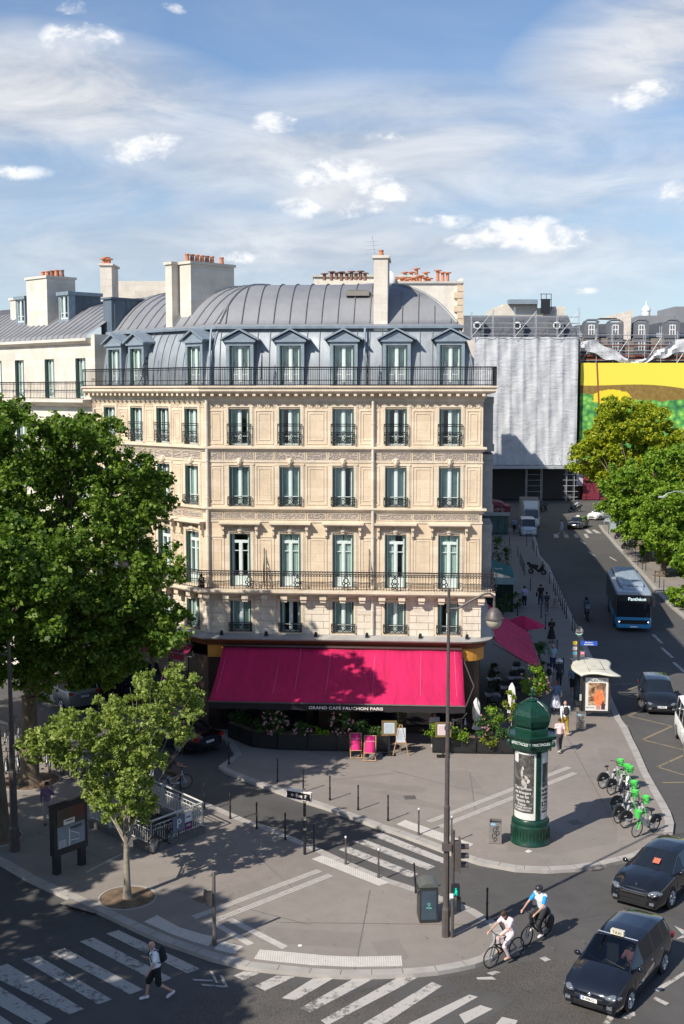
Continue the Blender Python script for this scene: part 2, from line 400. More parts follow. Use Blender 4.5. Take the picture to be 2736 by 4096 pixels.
ORD=['first','second','third','fourth','fifth','sixth','seventh','eighth','ninth','tenth','eleventh','twelfth','thirteenth','fourteenth','fifteenth','sixteenth','seventeenth','eighteenth','nineteenth','twentieth']
# ---------------- ground, roads, pavements
ZR=-.13
g=MB(); g.sheet([(-700,-60),(700,-60),(700,2500),(-700,2500)],ZR); gr=g.build('road',ROAD,norm=False); gr['kind']='structure'
def gp(l,z=0.): return [G(x,y,z) for x,y in l]
A_px=[(-120,3395),(0,3450),(105,3512),(196,3555),(270,3587),(425,3658),(551,3719),(660,3767),(775,3807),(850,3833),(993,3868),(1120,3882),(1252,3895),(1378,3901),(1510,3900),(1654,3894),(1750,3885),(1836,3870),(1900,3856),(1960,3835),(1998,3800),(2015,3765),(2010,3725),(1991,3690),(1951,3670),(1900,3638),(1828,3608),(1745,3579),(1635,3541),(1558,3517),(1400,3450),(1296,3402),(1219,3369),(1071,3306),(985,3278),(875,3230),(784,3196),(698,3193-20),(577,3125),(400,3060),(200,2960),(0,2880),(-150,2830)]
B_px=[(2140,2140),(2150,2180),(2158,2219),(2198,2266),(2220,2319),(2294,2474),(2433,2762),(2486,2879),(2502,2900),(2554,3003),(2591,3088),(2633,3163),(2655,3200),(2680,3245),(2695,3290),(2690,3335),(2660,3374),(2610,3400),(2540,3428),(2422,3457),(2300,3475),(2188,3481),(2061,3475),(1922,3450),(1850,3428),(1778,3402),(1692,3369),(1587,3330),(1520,3309),(1396,3263),(1296,3228),(1171,3187),(1080,3153),(985,3118),(904,3087),(875,3065),(940,3018),(900,2955),(800,2890),(600,2780),(300,2640),(0,2520)]
C_px=[(2395,2100),(2409,2122),(2426,2139),(2460,2180),(2494,2215),(2528,2256),(2573,2304),(2620,2362),(2684,2426),(2736,2470),(2800,2520),(2900,2590)]
A=gp(A_px)+[(-40,60),(-40,48)]; B=gp(B_px)+[(-90,150),(-90,180),(19,180),(19.5,160)]
Cc=gp(C_px)+[(80,75),(80,165)]
def inset(poly,d,closed=False):   # inward offset of an open run
    out=[]; n=len(poly)
    for i,p in enumerate(poly):
        a=Vector(poly[max(i-1,0)]); b=Vector(poly[min(i+1,n-1)]); t=(b-a).normalized()
        out.append((p[0]-t.y*d,p[1]+t.x*d))
    return out
def area(p): return sum(p[i][0]*p[(i+1)%len(p)][1]-p[(i+1)%len(p)][0]*p[i][1] for i in range(len(p)))/2
def pavement(nm,poly,run):
    o=MB().prism(poly,ZR-.1,0).build(nm,PAVE); o['kind']='structure'
    sgn=1 if area(poly)>0 else -1
    q=inset(run,.34*sgn); lo=inset(run,-.012*sgn); b=MB(); n=len(run)
    vs=[(p[0],p[1],.006) for p in lo]+[(p[0],p[1],.006) for p in q]+[(p[0],p[1],ZR-.05) for p in lo]
    fs=[(i,i+1,n+i+1,n+i) for i in range(n-1)]+[(i,i+1,2*n+i+1,2*n+i) for i in range(n-1)]
    b.add(vs,fs); k=b.build('kerb',KERB); k['kind']='structure'
    b=MB(); acc=0.
    for i in range(n-1):
        a=Vector(run[i]); c=Vector(run[i+1]); L_=(c-a).length; d=(c-a)/max(L_,1e-4); nn=Vector((-d.y,d.x))*sgn
        while acc<L_:
            p=a+d*acc+nn*.0; e=p+nn*.33; w2=d*.012
            b.add([(*(p-w2),.0075),(*(p+w2),.0075),(*(e+w2),.0075),(*(e-w2),.0075)],[(0,1,2,3)]); acc+=random.choice((.95,1.,1.05))
        acc-=L_
    k=b.build('kerb_joint',EARTH); k['kind']='structure'
pavement('pavement',A,gp(A_px)); pavement('pavement',B,gp(B_px)); pavement('pavement',Cc,gp(C_px))
o=MB().prism([G(1880,2140),G(2330,2095),(70,205),(0,205)],ZR-.1,-.06); 
c1f=lambda l:[zc(x,y,850,3400,.574) for x,y in l]; z8=lambda l:[zc(x,y,0,3400,.574) for x,y in l]
z6=lambda l:[zc(x,y,1300,2900,.4783) for x,y in l]; z5=lambda l:[zc(x,y,650,2900,.4783) for x,y in l]
zz=lambda l:[zc(x,y,1836,3400,.574) for x,y in l]; zl=lambda l:[zc(x,y,2400,2600,.2143) for x,y in l]; z7=lambda l:[zc(x,y,2000,2900,.4694) for x,y in l]
sheetobj('sett_paving',[gp([(560,4400),(700,4050),(800,3975),(1000,3955),(1250,3945),(1700,3925),(1950,3885),(2100,3845),(2300,3838),(2440,3900),(2520,4100),(2600,4400)],ZR)],ZR+.004,SETT)
sheetobj('asphalt_patch',[gp(c1f([(780,960),(1000,900),(1250,905),(1000,1000),(820,1050)]),ZR),gp(c1f([(1250,900),(1568,880),(1720,980),(1400,1060),(1180,1000)]),ZR),gp(c1f([(1500,1100),(1850,960),(2100,1050),(1900,1200),(1500,1260)]),ZR)],ZR+.008,ROAD)
def dash(a,b,wd,z=ZR,zz_=ZR+.01):
    a=Vector(G(*a,z)); b=Vector(G(*b,z)); t=(b-a).normalized(); n=Vector((-t.y,t.x))*wd/2
    return [tuple(a+n),tuple(b+n),tuple(b-n),tuple(a-n)]
DARKP=asphalt('road_repair',(.075,.072,.07),(.115,.108,.103),70.)
def quadp(x,y,w_,h_,a,z=0.):
    c=Vector(G(x,y,z)); r=Matrix.Rotation(R(a),2); return [tuple(c+r@Vector((sx*w_/2,sy*h_/2))) for sx,sy in ((-1,-1),(1,-1),(1,1),(-1,1))]
sheetobj('road_repair',[quadp(*q,ZR) for q in ((1500,3640,5,.6,-28),(2250,3600,1.2,3,20),(2450,3560,.5,6,40),(2320,2330,1.2,9,-5),(2500,2800,.5,14,-6),(2640,2760,1.5,2.5,-6),(1150,3230,1.0,4,62),(300,3740,2.2,1.6,30),(2380,2620,2.4,7,-5),(2290,2230,.6,16,-5))],ZR+.006,DARKP)
sheetobj('pavement_patch',[quadp(*q) for q in ((1250,3750,3.2,1.1,-8),(1560,3800,.9,1.4,12),(980,3560,1.4,1.0,35),(1500,3140,4.5,.7,-20),(1850,3120,1.2,2.6,10),(2440,3020,1.0,2.2,-6),(700,3520,1.2,.8,20),(330,3620,1.5,.6,-30))],.0028,PATCH)
b=MB()
for x0,y0,x1,y1 in ((1120,3690,2000,3700),(1480,3560,1420,3880),(1000,3400,1180,3560),(700,3560,1240,3700),(1560,3080,2060,3210),(2060,3210,2240,3060),(1320,3120,1600,3090),(2270,2950,2460,3300),(300,3480,700,3330),(150,3330,420,3440),(1880,3090,1900,3240)):
    b.sheet(dash((x0,y0),(x1,y1),.035,0),.0058)
o=b.build('pavement_joint',mat('joint_tar',(.15,.135,.12),.8),norm=False); o['kind']='structure'
b=MB()
for i in range(420):
    x,y=G(random.uniform(150,2500),random.uniform(3060,3850)); r=random.uniform(.012,.035); b.sheet([(x+r*math.cos(k*1.05),y+r*math.sin(k*1.05)) for k in range(6)],.0125)
o=b.build('chewing_gum_spots',mat('gum_spots',(.17,.16,.15),.8,0,.6,.9),norm=False); o['kind']='stuff'
sheetobj('manhole_cover',[quadp(*q) for q in ((1640,3190,.5,.5,5),(2300,3290,.5,.5,20))],.0062,mat('cast_iron_cover',(.13,.12,.115),.6,.3,.2,20))
sheetobj('pavement_patch',[gp(z6([(420,560),(520,550),(1000,680),(1110,700),(1050,720),(700,660)])),gp(z7([(300,900),(640,915),(820,620),(980,640),(1000,1000),(500,1095),(60,1075),(70,990)])),gp(z7([(1040,10),(1085,0),(1200,300),(1150,300)])) ],.003,PATCH)
st=[z6([(400,930),(465,900),(1030,1130),(1000,1165)]),z6([(250,980),(320,955),(925,1185),(855,1213)]),z6([(115,1045),(180,1012),(785,1248),(715,1277)])]
st+=[c1f(q) for q in ([(145,878),(215,848),(335,858),(215,910)],[(295,948),(450,875),(578,885),(365,983)],[(480,1035),(700,898),(845,896),(580,1050)],[(610,1105),(985,897),(1135,893),(680,1135)],[(755,1190),(1290,892),(1437,890),(800,1225)],[(1050,1213),(1530,922),(1600,950),(1130,1260)],[(1365,1213),(1790,1010),(1850,1025),(1470,1240)])]
st+=[z8(q) for q in ([(740,585),(825,560),(1395,830),(1305,862)],[(555,640),(650,612),(1200,895),(1110,930)],[(350,715),(450,685),(1000,975),(905,1008)],[(155,765),(265,738),(780,1045),(685,1078)],[(-110,840),(0,810),(50,793),(585,1110),(485,1148),(-60,880)],[(-160,950),(0,955),(365,1180),(270,1240),(-160,1000)],[(-100,1155),(0,1155),(180,1280),(60,1310)])]
st+=[zz(q) for q in ([(0,1150),(150,1083),(235,1110),(40,1213)],[(240,1235),(300,1165),(410,1190),(370,1260)],[(1355,975),(1568,850),(1640,830),(1390,990)],[(1350,1040),(1370,1025),(1465,1070),(1440,1085)],[(560,755),(600,745),(640,768),(600,780)],[(1000,1213),(1040,1150),(1100,1125),(1060,1213)],[(1130,1165),(1160,1135),(1225,1130),(1230,1155),(1180,1185)],
   [(120,890),(230,885),(260,905),(130,905)],[(190,860),(250,845),(290,855),(230,875)],[(1500,530),(1568,560),(1568,600)],[(1510,625),(1568,590),(1568,612)])]
st+=[z8(q) for q in ([(1460,845),(1485,850),(1520,930),(1500,925)],[(1530,875),(1552,877),(1590,960),(1565,958)],[(1340,900),(1480,908),(1485,918),(1350,912)],[(1400,935),(1560,948),(1568,960),(1412,948)])]
zb=MB()
for q in st: zb.sheet(gp(q,ZR),ZR+.012)
o=sheetobj('road_marking',[gp(q,ZR) for q in st],ZR+.012,WPAINT)
# far crossing and lane dashes
zR=lambda x,y: zc(x,y,1900,2250,.5332)
pd=lambda x,y: zc(x,y,2200,1900,.3418)
q=[dash(zR(1335,540),zR(1402,607),.22),dash(zR(1400,640),zR(1482,715),.22),dash(zR(1490,750),zR(1580,830),.22),dash(zR(1240,400),zR(1290,450),.2)]
for i in range(6): q.append([tuple(G(*pd(x,y),ZR)) for x,y in ((40+125*i-8*i,690),(95+120*i-8*i,690),(105+120*i-2*i,735),(50+125*i-2*i,735))] if i<4 else [tuple(G(*pd(x,y),ZR)) for x,y in ((400+80*(i-4),640),(450+80*(i-4),640),(510+90*(i-4),684),(455+90*(i-4),684))])
q+=[dash(pd(355,765),pd(410,810),.25),dash(pd(455,900),pd(520,950),.25),dash(pd(700,960),pd(775,1005),.2)]
sheetobj('lane_marking',q,ZR+.012,WPAINT)
L=[((230,645),(700,630)),((705,675),(335,824)),((335,820),(850,935)),((925,1062),(530,1230)),((560,1240),(1350,1425)),((1350,1425),(785,1680)),((785,1675),(1700,1900))]
q=[dash(zl([a])[0],zl([b])[0],.13) for a,b in L]
L=[((1640,225),(1335,362)),((1340,358),(1700,465)),((1385,492),(1700,488)),((1250,0),(1480,10)),((1150,330-600),(1151,331-600))][:3]
q+=[dash(z7([a])[0],z7([b])[0],.13) for a,b in L]
sheetobj('yellow_zigzag_marking',q,ZR+.008,YPAINT)
# tactile paving: real domes/ribs in a single surface
def tact(polys,nm='tactile_paving',ribs=True):
    b=MB()
    for p in polys: b.prism(p,-.02,.010)
    o=b.build(nm,TACTM); o['kind']='structure'
m,t,p,o_,v=new('tactile'); x,y,z=t.xyz(v)
f=t.m('MULTIPLY',t.m('SINE',t.m('MULTIPLY',t.m('ADD',x,y),44.)),t.m('SINE',t.m('MULTIPLY',t.m('SUBTRACT',x,y),44.)))
f=t.m('MULTIPLY_ADD',f,.5,.5); c=t.mix(t.ramp(f,(.4,0.),(.7,1.)),(.47,.44,.40),(.66,.62,.57)); c=t.mix(.35,c,t.ramp(t.noise(v,3.,4),(.3,.6),(.7,1.)),'MULTIPLY')
t.l(c,p.inputs['Base Color']); p.inputs['Roughness'].default_value=.8; bumpit(t,p,f,.5,.01); TACTM=m
tact([gp(z6([(600,830),(670,795),(1243,998),(1170,1042)])),gp([(1248,3436),(1289,3422),(1558,3531),(1518,3543)]),
  gp(c1f([(330,695),(560,715),(800,738),(1000,745),(1317,738),(1325,808),(1000,815),(700,802),(470,780),(290,758)])),
  gp(z8([(1005,500),(1095,455),(1250,540),(1400,585),(1490,605),(1455,670),(1330,635),(1180,580)])),gp(c1f([(10,690),(60,637),(215,672),(150,725)]))])
def ribs(a,b,wd=.3):
    a=Vector(G(*a)); b=Vector(G(*b)); t=(b-a).normalized(); n=Vector((-t.y,t.x)); r=[]
    for k in (-1.1,0,1.1):
        o=n*(k*wd/3.3); h=n*wd/9; r.append([tuple(a+o+h),tuple(b+o+h),tuple(b+o-h),tuple(a+o-h)])
    return r
q=ribs((775,3670),(1278,3482))+ribs((824,3697),(1323,3500))+ribs((1716,3287),(2277,3069))+ribs((1761,3308),(2300,3092))
b=MB()
for p_ in q: b.prism(p_,-.02,.008)
o=b.build('guide_strip',STRIPM); o['kind']='structure'
sheetobj('pavement_marking',[gp(c1f([(95,490),(135,472),(525,670),(485,692)])),gp(c1f([(-20,510),(25,500),(290,650),(245,668)])),gp([(342+0,3488),(560,3376),(563,3379),(346,3492)])],.0055,STRIPM)
sheetobj('drain_cover',[gp(z8([(1338,345),(1405,317),(1478,345),(1412,374)]))],.006,GREYP)
# tree pits
def pit(c,r):
    b=MB(); b.lathe([(r,0.),(r,.012)],28,(c[0],c[1],0)); o=b.build('tree_pit',EARTH); o['kind']='structure'
    b=MB(); n=28
    vs=[]; 
    for rr,zz_ in ((r,.0),(r,.03),(r+.06,.03),(r+.06,.0)):
        vs+=[(c[0]+rr*math.cos(2*math.pi*j/n),c[1]+rr*math.sin(2*math.pi*j/n),zz_) for j in range(n)]
    b.add(vs,[(i*n+j,i*n+(j+1)%n,(i+1)*n+(j+1)%n,(i+1)*n+j) for i in range(3) for j in range(n)])
    o=b.build('pit_edging',KERB); o['kind']='structure'
pit(G(510,3592),.95); pit(G(120,3125),1.3); pit(G(-30,3350),1.1); pit(G(2650,2305),1.0); pit(G(2593,2245),1.0)
# ---------------- vegetation
def leaves(b_c,b_r,n,size,flat=.6):
    c=np.repeat(b_c,n,axis=0); r=np.repeat(b_r,n)
    N=len(c); d=np.random.normal(size=(N,3)); d/=np.linalg.norm(d,axis=1)[:,None]
    rad=np.minimum(1.9,np.abs(np.random.normal(size=N))*.62); P=c+d*(rad*r)[:,None]*np.array([1,1,.8])
    nrm=d*.6+np.random.normal(size=(N,3))*.6+np.array([0,0,.5]); nrm/=np.linalg.norm(nrm,axis=1)[:,None]
    a=np.cross(nrm,np.random.normal(size=(N,3))); a/=np.linalg.norm(a,axis=1)[:,None]; bb=np.cross(nrm,a)
    s=size*(.6+.8*np.random.rand(N))[:,None]
    V=np.stack([P-a*s*.5,P+bb*s*.38-a*s*.05+nrm*s*.08,P+a*s*.55,P-bb*s*.38-a*s*.05+nrm*s*.08],1).reshape(-1,3)
    return V
def leafmesh(name,V,m,par,off=(0,0,0)):
    V=V-np.array(off); n=len(V)//4; me=bpy.data.meshes.new(name)
    me.vertices.add(len(V)); me.vertices.foreach_set('co',V.astype(np.float32).ravel())
    me.loops.add(n*4); me.loops.foreach_set('vertex_index',np.arange(n*4,dtype=np.int32))
    me.polygons.add(n); me.polygons.foreach_set('loop_start',np.arange(0,n*4,4,dtype=np.int32))
    try: me.polygons.foreach_set('loop_total',np.full(n,4,dtype=np.int32))
    except Exception: pass
    me.materials.append(m); me.update(calc_edges=True); me.validate()
    o=bpy.data.objects.new(name,me); COL.objects.link(o); o.parent=par; return o
def inpoly(x,y,P):
    c=False; j=len(P)-1
    for i in range(len(P)):
        if (P[i][1]>y)!=(P[j][1]>y) and x<(P[j][0]-P[i][0])*(y-P[i][1])/(P[j][1]-P[i][1])+P[i][0]: c=not c
        j=i
    return c
def tree(base,D,spread,outline,nb,br,nl,ls,m,bark,tr,label,cat='tree',group=None,name='plane_tree',limbs=14,blobs=None,extra=()):
    root=empty(name,(base[0],base[1],0),0,label,cat,group); B0=Vector((base[0],base[1],0))
    if blobs is None:
        xs=[p[0] for p in outline]; ys=[p[1] for p in outline]; pts=[]; tries=0
        while len(pts)<nb and tries<nb*60:
            tries+=1
            x=random.uniform(min(xs),max(xs)); y=random.uniform(min(ys),max(ys))
            if not inpoly(x,y,outline): continue
            dep=random.uniform(-1,1)*spread
            q=at(x,y,D+dep)
            if all((q-o_).length>br*.55 for o_ in pts): pts.append(q)
        for ol,n_ in extra:
            k=0
            while k<n_:
                x=random.uniform(min(p[0] for p in ol),max(p[0] for p in ol)); y=random.uniform(min(p[1] for p in ol),max(p[1] for p in ol))
                if inpoly(x,y,ol): pts.append(at(x,y,D+random.uniform(-1,1)*spread)); k+=1
    else: pts=[Vector(q) for q in blobs]
    C_=np.array([tuple(q) for q in pts]); rr=np.array([br*random.uniform(.6,1.25) for _ in pts])
    # each blob broken in twig clusters
    sub=[];sr=[]
    for q,r_ in zip(C_,rr):
        for k in range(9):
            d=np.random.normal(size=3); d/=np.linalg.norm(d); sub.append(q+d*r_*random.uniform(.35,.95)*np.array([1,1,.75])); sr.append(r_*random.uniform(.22,.42))
    V=leaves(np.array(sub),np.array(sr),max(3,nl//9),ls)
    leafmesh('crown',V,m,root,tuple(B0))
    b=MB(); top=Vector(tuple(C_.mean(axis=0))); fork=B0+Vector((top.x-B0.x,top.y-B0.y,0))*.12; fork.z=max(1.5,(C_[:,2].min()+.0)*.8 if C_[:,2].min()>2 else 2.)
    fork.z=min(fork.z,top.z*.6)
    pth=[B0,B0+Vector((0,0,.35)),B0.lerp(fork,.5),fork]; pth=[p-B0 for p in pth]
    b.tube(pth,[tr*1.5,tr*1.05,tr*.9,tr*.8],10)
    idx=list(range(len(pts))); random.shuffle(idx)
    for i in idx[:limbs]:
        q=Vector(pts[i]); a=fork-B0; e=q-B0; mid=a.lerp(e,.5)+Vector((random.uniform(-.3,.3),random.uniform(-.3,.3),-.05*(e-a).length))
        mid.x+=(a.x-mid.x)*.35; mid.y+=(a.y-mid.y)*.35; b.tube([a,a.lerp(mid,.5)+Vector((0,0,.1)),mid,mid.lerp(e,.55)+Vector(np.random.normal(size=3)*br*.3),e],[tr*.38,tr*.27,tr*.16,tr*.09,tr*.03],6)
        for k in range(2):
            e2=e+Vector(np.random.normal(size=3)*br*.7); b.tube([mid.lerp(e,.4),e2],[tr*.12,tr*.03],4)
    b.build('trunk',bark,root,True); return root
# ---------------- main corner building
def rot2(a): return Vector((math.cos(a),math.sin(a)))
dF=rot2(R(-4.5)); C0=Vector((-6.887,60.854)); LF=13.94; C1=C0+dF*LF
dL=Vector((.7133,-.7009)); LL=10.08; E0=C0-dL*LL
dR=rot2(R(90-4.5)); LRS=16.; B0_=C1+dR*LRS
def inn(d): return Vector((-d.y,d.x))
PL=[E0,C0,C1,B0_]
def off(P,d):
    out=[]
    for i,p in enumerate(P):
        ms=[]
        if i>0: ms.append(inn((P[i]-P[i-1]).normalized()))
        if i<len(P)-1: ms.append(inn((P[i+1]-P[i]).normalized()))
        v=ms[0] if len(ms)==1 else (ms[0]+ms[1])/(1+ms[0].dot(ms[1]))
        out.append(p+v*d)
    return out
def mould(b,P,prof):      # prof: (outward, z) run along P
    rings=[off(P,-o_) for o_,z in prof]; n=len(P); k=len(prof)
    vs=[(rings[j][i].x,rings[j][i].y,prof[j][1]) for i in range(n) for j in range(k)]
    fs=[(i*k+j,(i+1)*k+j,(i+1)*k+(j+1)%k,i*k+(j+1)%k) for i in range(n-1) for j in range(k)]
    fs+=[tuple(range(k)),tuple((n-1)*k+j for j in range(k))[::-1]]
    b.add(vs,fs)
def FM(o,d): m=inn(d); return Matrix(((d.x,m.x,0,o.x),(d.y,m.y,0,o.y),(0,0,1,0),(0,0,0,1)))
MF=FM(C0,dF); ML=FM(E0,dL); MR=FM(C1,dR)
bld=empty('corner_building',(0,0,0),0,'cream limestone corner building with zinc mansard roof above a pink awning','building')
ucF=[1.70,4.27,6.965,9.62,12.305]; ucL=[1.705,4.205,6.54,8.925]
ZW=[(5.15,6.77),(7.5,10.23),(11.62,13.63),(14.72,16.56)]; WW=1.08
def wall(b,M,L,uc,ww,zs,z0,z1,th=.42,y0=0.,e=0.):
    b.M=M
    for u in uc:
        b.box(e,u-ww/2,y0,th,z0,z1); zz_=z0
        for a,c in zs: b.box(u-ww/2,u+ww/2,y0,th,zz_,a); zz_=c
        b.box(u-ww/2,u+ww/2,y0,th,zz_,z1); e=u+ww/2
    b.box(e,L,y0,th,z0,z1); b.M=None
b=MB(); wall(b,MF,LF,ucF,WW,ZW,4.9,17.35); wall(b,ML,LL,ucL,WW,ZW,4.9,17.35)
ucR=[6.2,8.7,11.2,13.7]; wall(b,MR,LRS,ucR,WW,ZW,4.9,17.35,e=.421)
b.build('wall',LIME,bld)
q_=[E0+inn(dL)*11.5,B0_+inn(dR)*8]
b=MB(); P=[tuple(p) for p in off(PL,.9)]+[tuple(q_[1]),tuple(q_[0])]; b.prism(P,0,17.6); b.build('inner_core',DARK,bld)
b=MB(); b.prism([tuple(B0_),tuple(B0_+inn(dR)*9),tuple(B0_+inn(dR)*9-dR*.4),tuple(B0_-dR*.4)],0,20.6); b.prism([tuple(E0),tuple(E0+dL*.35),tuple(E0+dL*.35+inn(dL)*12),tuple(E0+inn(dL)*12)],0,20.6); b.build('party_wall',CREAM,bld)
# entresol rusticated skin
b=MB()
for M_,L_,uc_ in ((MF,LF,ucF),(ML,LL,ucL)):
    b.M=M_; e=.05
    for u in list(uc_)+[L_+.72]:
        x1=min(u-.72,L_-.0)
        r_=0; z=5.05
        while z<6.95 and x1-e>.15:
            h=.36; cut=(e+x1)/2+(.35 if r_%2 else -.25)
            b.box(e,cut-.012,-.035,.01,z,z+h-.03); b.box(cut+.012,x1,-.035,.01,z,z+h-.03)
            z+=h; r_+=1
        e=u+.72
b.M=None; b.build('rusticated_band',LIME2,bld)
# mouldings
b=MB()
mould(b,PL,[(-.05,16.92),(.06,16.92),(.06,17.05),(.16,17.12),(.16,17.28),(.55,17.36),(.62,17.44),(.62,17.58),(.7,17.62),(.7,17.7),(-.1,17.72)])
mould(b,PL,[(-.05,14.42),(.06,14.42),(.1,14.5),(.2,14.56),(.2,14.66),(-.05,14.69)])
mould(b,PL,[(-.05,13.86),(.035,13.86),(.035,13.94),(-.05,13.94)])
mould(b,PL,[(-.05,11.33),(.06,11.33),(.1,11.42),(.22,11.5),(.22,11.58),(-.05,11.6)])
mould(b,PL,[(-.05,10.82),(.04,10.82),(.04,10.92),(-.05,10.92)])
mould(b,PL,[(-.05,7.0),(.08,7.0),(.1,7.12),(.62,7.22),(.68,7.3),(.68,7.42),(-.05,7.45)])
b.build('cornice',TRIM,bld)
b=MB()
for M_,L_ in ((MF,LF),(ML,LL)):
    b.M=M_; n=int(L_/.42)
    for i in range(n+1): u=i*L_/n; b.box(u-.08,u+.08,-.5,-.14,17.2,17.35)
    n=int(L_/.97)
    for i in range(n+1):
        u=i*L_/n; k_=MB(); k_.M=M_; k_.box(u-.17,u+.17,-.5,-.08,6.93,7.17); k_.box(u-.14,u+.14,-.42,-.05,6.78,6.929); k_.build('corbel',TRIM,bld)
    n=int(L_/.36)
    for i in range(n): # greek key
        u=.1+i*(L_-.2)/n; w_=(L_-.2)/n
        for a in ((0,.8,.31,.34),(0,.1,.0,.34),(.1,.75,.0,.04),(.7,.8,.04,.24),(.3,.7,.2,.24),(.3,.4,.1,.2)):
            b.box(u+a[0]*w_,u+a[1]*w_,-.03,.01,16.62+a[2]*.75,16.62+a[3]*.75)
b.M=None; b.build('dentil_course',TRIM,bld)
# wall panels, architraves
b=MB()
def fzb(M_,*a): k_=MB(); k_.M=M_; k_.box(*a); k_.build('frieze_panel',FRIEZE,bld)
def frame(b,x0,x1,z0,z1,w_=.05,d=.025):
    b.box(x0,x1,-d,.01,z0,z0+w_); b.box(x0,x1,-d,.01,z1-w_,z1); b.box(x0,x0+w_,-d,.01,z0+w_,z1-w_); b.box(x1-w_,x1,-d,.01,z0+w_,z1-w_)
for M_,L_,uc_ in ((MF,LF,ucF),(ML,LL,ucL)):
    b.M=M_; ed=[.12]+[k for u in uc_ for k in (u-.82,u+.82)]+[L_-.12]
    for i in range(0,len(ed),2):
        x0,x1=ed[i],ed[i+1]
        if x1-x0<.3: continue
        for z0,z1 in ((14.78,16.5),(11.72,13.72),(7.6,10.1)):
            frame(b,x0,x1,z0,z1,.06,.03)
            if x1-x0>.6: frame(b,x0+.16,x1-.16,z0+.2,z1-.16,.035,.022)
        fzb(M_,x0+.05,x1-.05,-.02,.01,13.98,14.37); fzb(M_,x0+.1,x1-.1,-.02,.01,10.99,11.27)
        frame(b,x0,x1,13.94,14.41,.04,.04); frame(b,x0+.05,x1-.05,10.95,11.31,.035,.04)
    for u in uc_:
        fzb(M_,u-.72,u+.72,-.02,.01,13.98,14.37); fzb(M_,u-.78,u+.78,-.02,.01,10.99,11.27)
        frame(b,u-.77,u+.77,13.94,14.41,.04,.04); frame(b,u-.82,u+.82,10.95,11.31,.035,.04)
        for (z0,z1),ex in zip(ZW,(.1,.14,.14,.14)):
            for k in ((WW/2,WW/2+ex,.05),(WW/2+ex,WW/2+ex+.06,.03)):
                b.box(u-k[1],u-k[0],-k[2],.01,z0,z1+ex*.6); b.box(u+k[0],u+k[1],-k[2],.01,z0,z1+ex*.6)
            b.box(u-WW/2-ex-.06,u+WW/2+ex+.06,-.055,.01,z1+ex*.6,z1+ex*.6+.09)
            b.box(u-WW/2-.1,u+WW/2+.1,-.1,.2,z0-.09,z0-.012)
b.M=None; b.build('mouldings',TRIM,bld)
for M_,uc_ in ((MF,ucF),(ML,ucL)):
    for u in uc_:
        b=MB(); b.M=M_; z=10.36
        b.box(u-1.06,u+1.06,-.42,.01,z+.38,z+.46); b.box(u-1.0,u+1.0,-.34,.01,z+.31,z+.379)
        for s_ in (-1,1):
            b.box(u+s_*.86-.07,u+s_*.86+.07,-.28,.01,z+.1,z+.31); b.box(u+s_*.86-.06,u+s_*.86+.06,-.18,.01,z-.2,z+.1); b.box(u+s_*.86-.05,u+s_*.86+.05,-.1,.01,z-.3,z-.2)
        b.ell((u,-.06,z+.08),(.17,.12,.15),10,6)
        for s_ in (-1,1): b.ell((u+s_*.2,-.03,z+.06),(.12,.08,.11),8,5); b.ell((u+s_*.36,-.02,z+.1),(.1,.06,.06),8,5); b.ell((u+s_*.5,-.01,z+.14),(.1,.04,.04),8,5)
        b.ell((u,-.05,z+.24),(.09,.1,.06),8,5); b.ell((u,-.04,z-.08),(.1,.09,.06),8,5)
        b.build('window_hood',TRIM,bld)
        b=MB(); b.M=M_; z=13.86; b.ell((u,-.1,z),(.12,.13,.17),9,6); b.ell((u,-.06,z-.14),(.09,.1,.1),8,5); b.ell((u,-.08,z+.16),(.15,.09,.06),8,5)
        for s_ in (-1,1): b.ell((u+s_*.13,-.04,z+.08),(.06,.06,.1),7,5)
        b.build('keystone_mask',TRIM,bld)
# windows (one of each kind, copied with parts)
def railing(kind,w_):
    b=MB(); y=-.16; x=w_/2+.05
    if kind=='tall': zs=(.16,.58,.66,.98,1.08)
    else: zs=(.08,.42,.5)
    for z in zs: b.bar((-x,y,z),(x,y,z),.028)
    for s_ in (-1,1):
        b.bar((s_*x,y,.05),(s_*x,y,zs[-1]),.03); b.bar((s_*x,y,zs[-1]),(s_*x,.02,zs[-1]),.025); b.bar((s_*x,y,zs[0]),(s_*x,.02,zs[0]),.025)
    zt=.58 if kind=='tall' else .42
    for k in range(4):
        a=-x+k*2*x/4; c=a+2*x/4
        b.bar((a,y,zs[0]),(c,y,zt),.02); b.bar((a,y,zt),(c,y,zs[0]),.02)
        n=8; p=[((a+c)/2+.1*math.cos(t*math.pi/4),y,(zs[0]+zt)/2+.13*math.sin(t*math.pi/4)) for t in range(9)]; b.tube(p,.013,4)
        b.bar((c,y,zs[0]),(c,y,zt),.018)
    return b
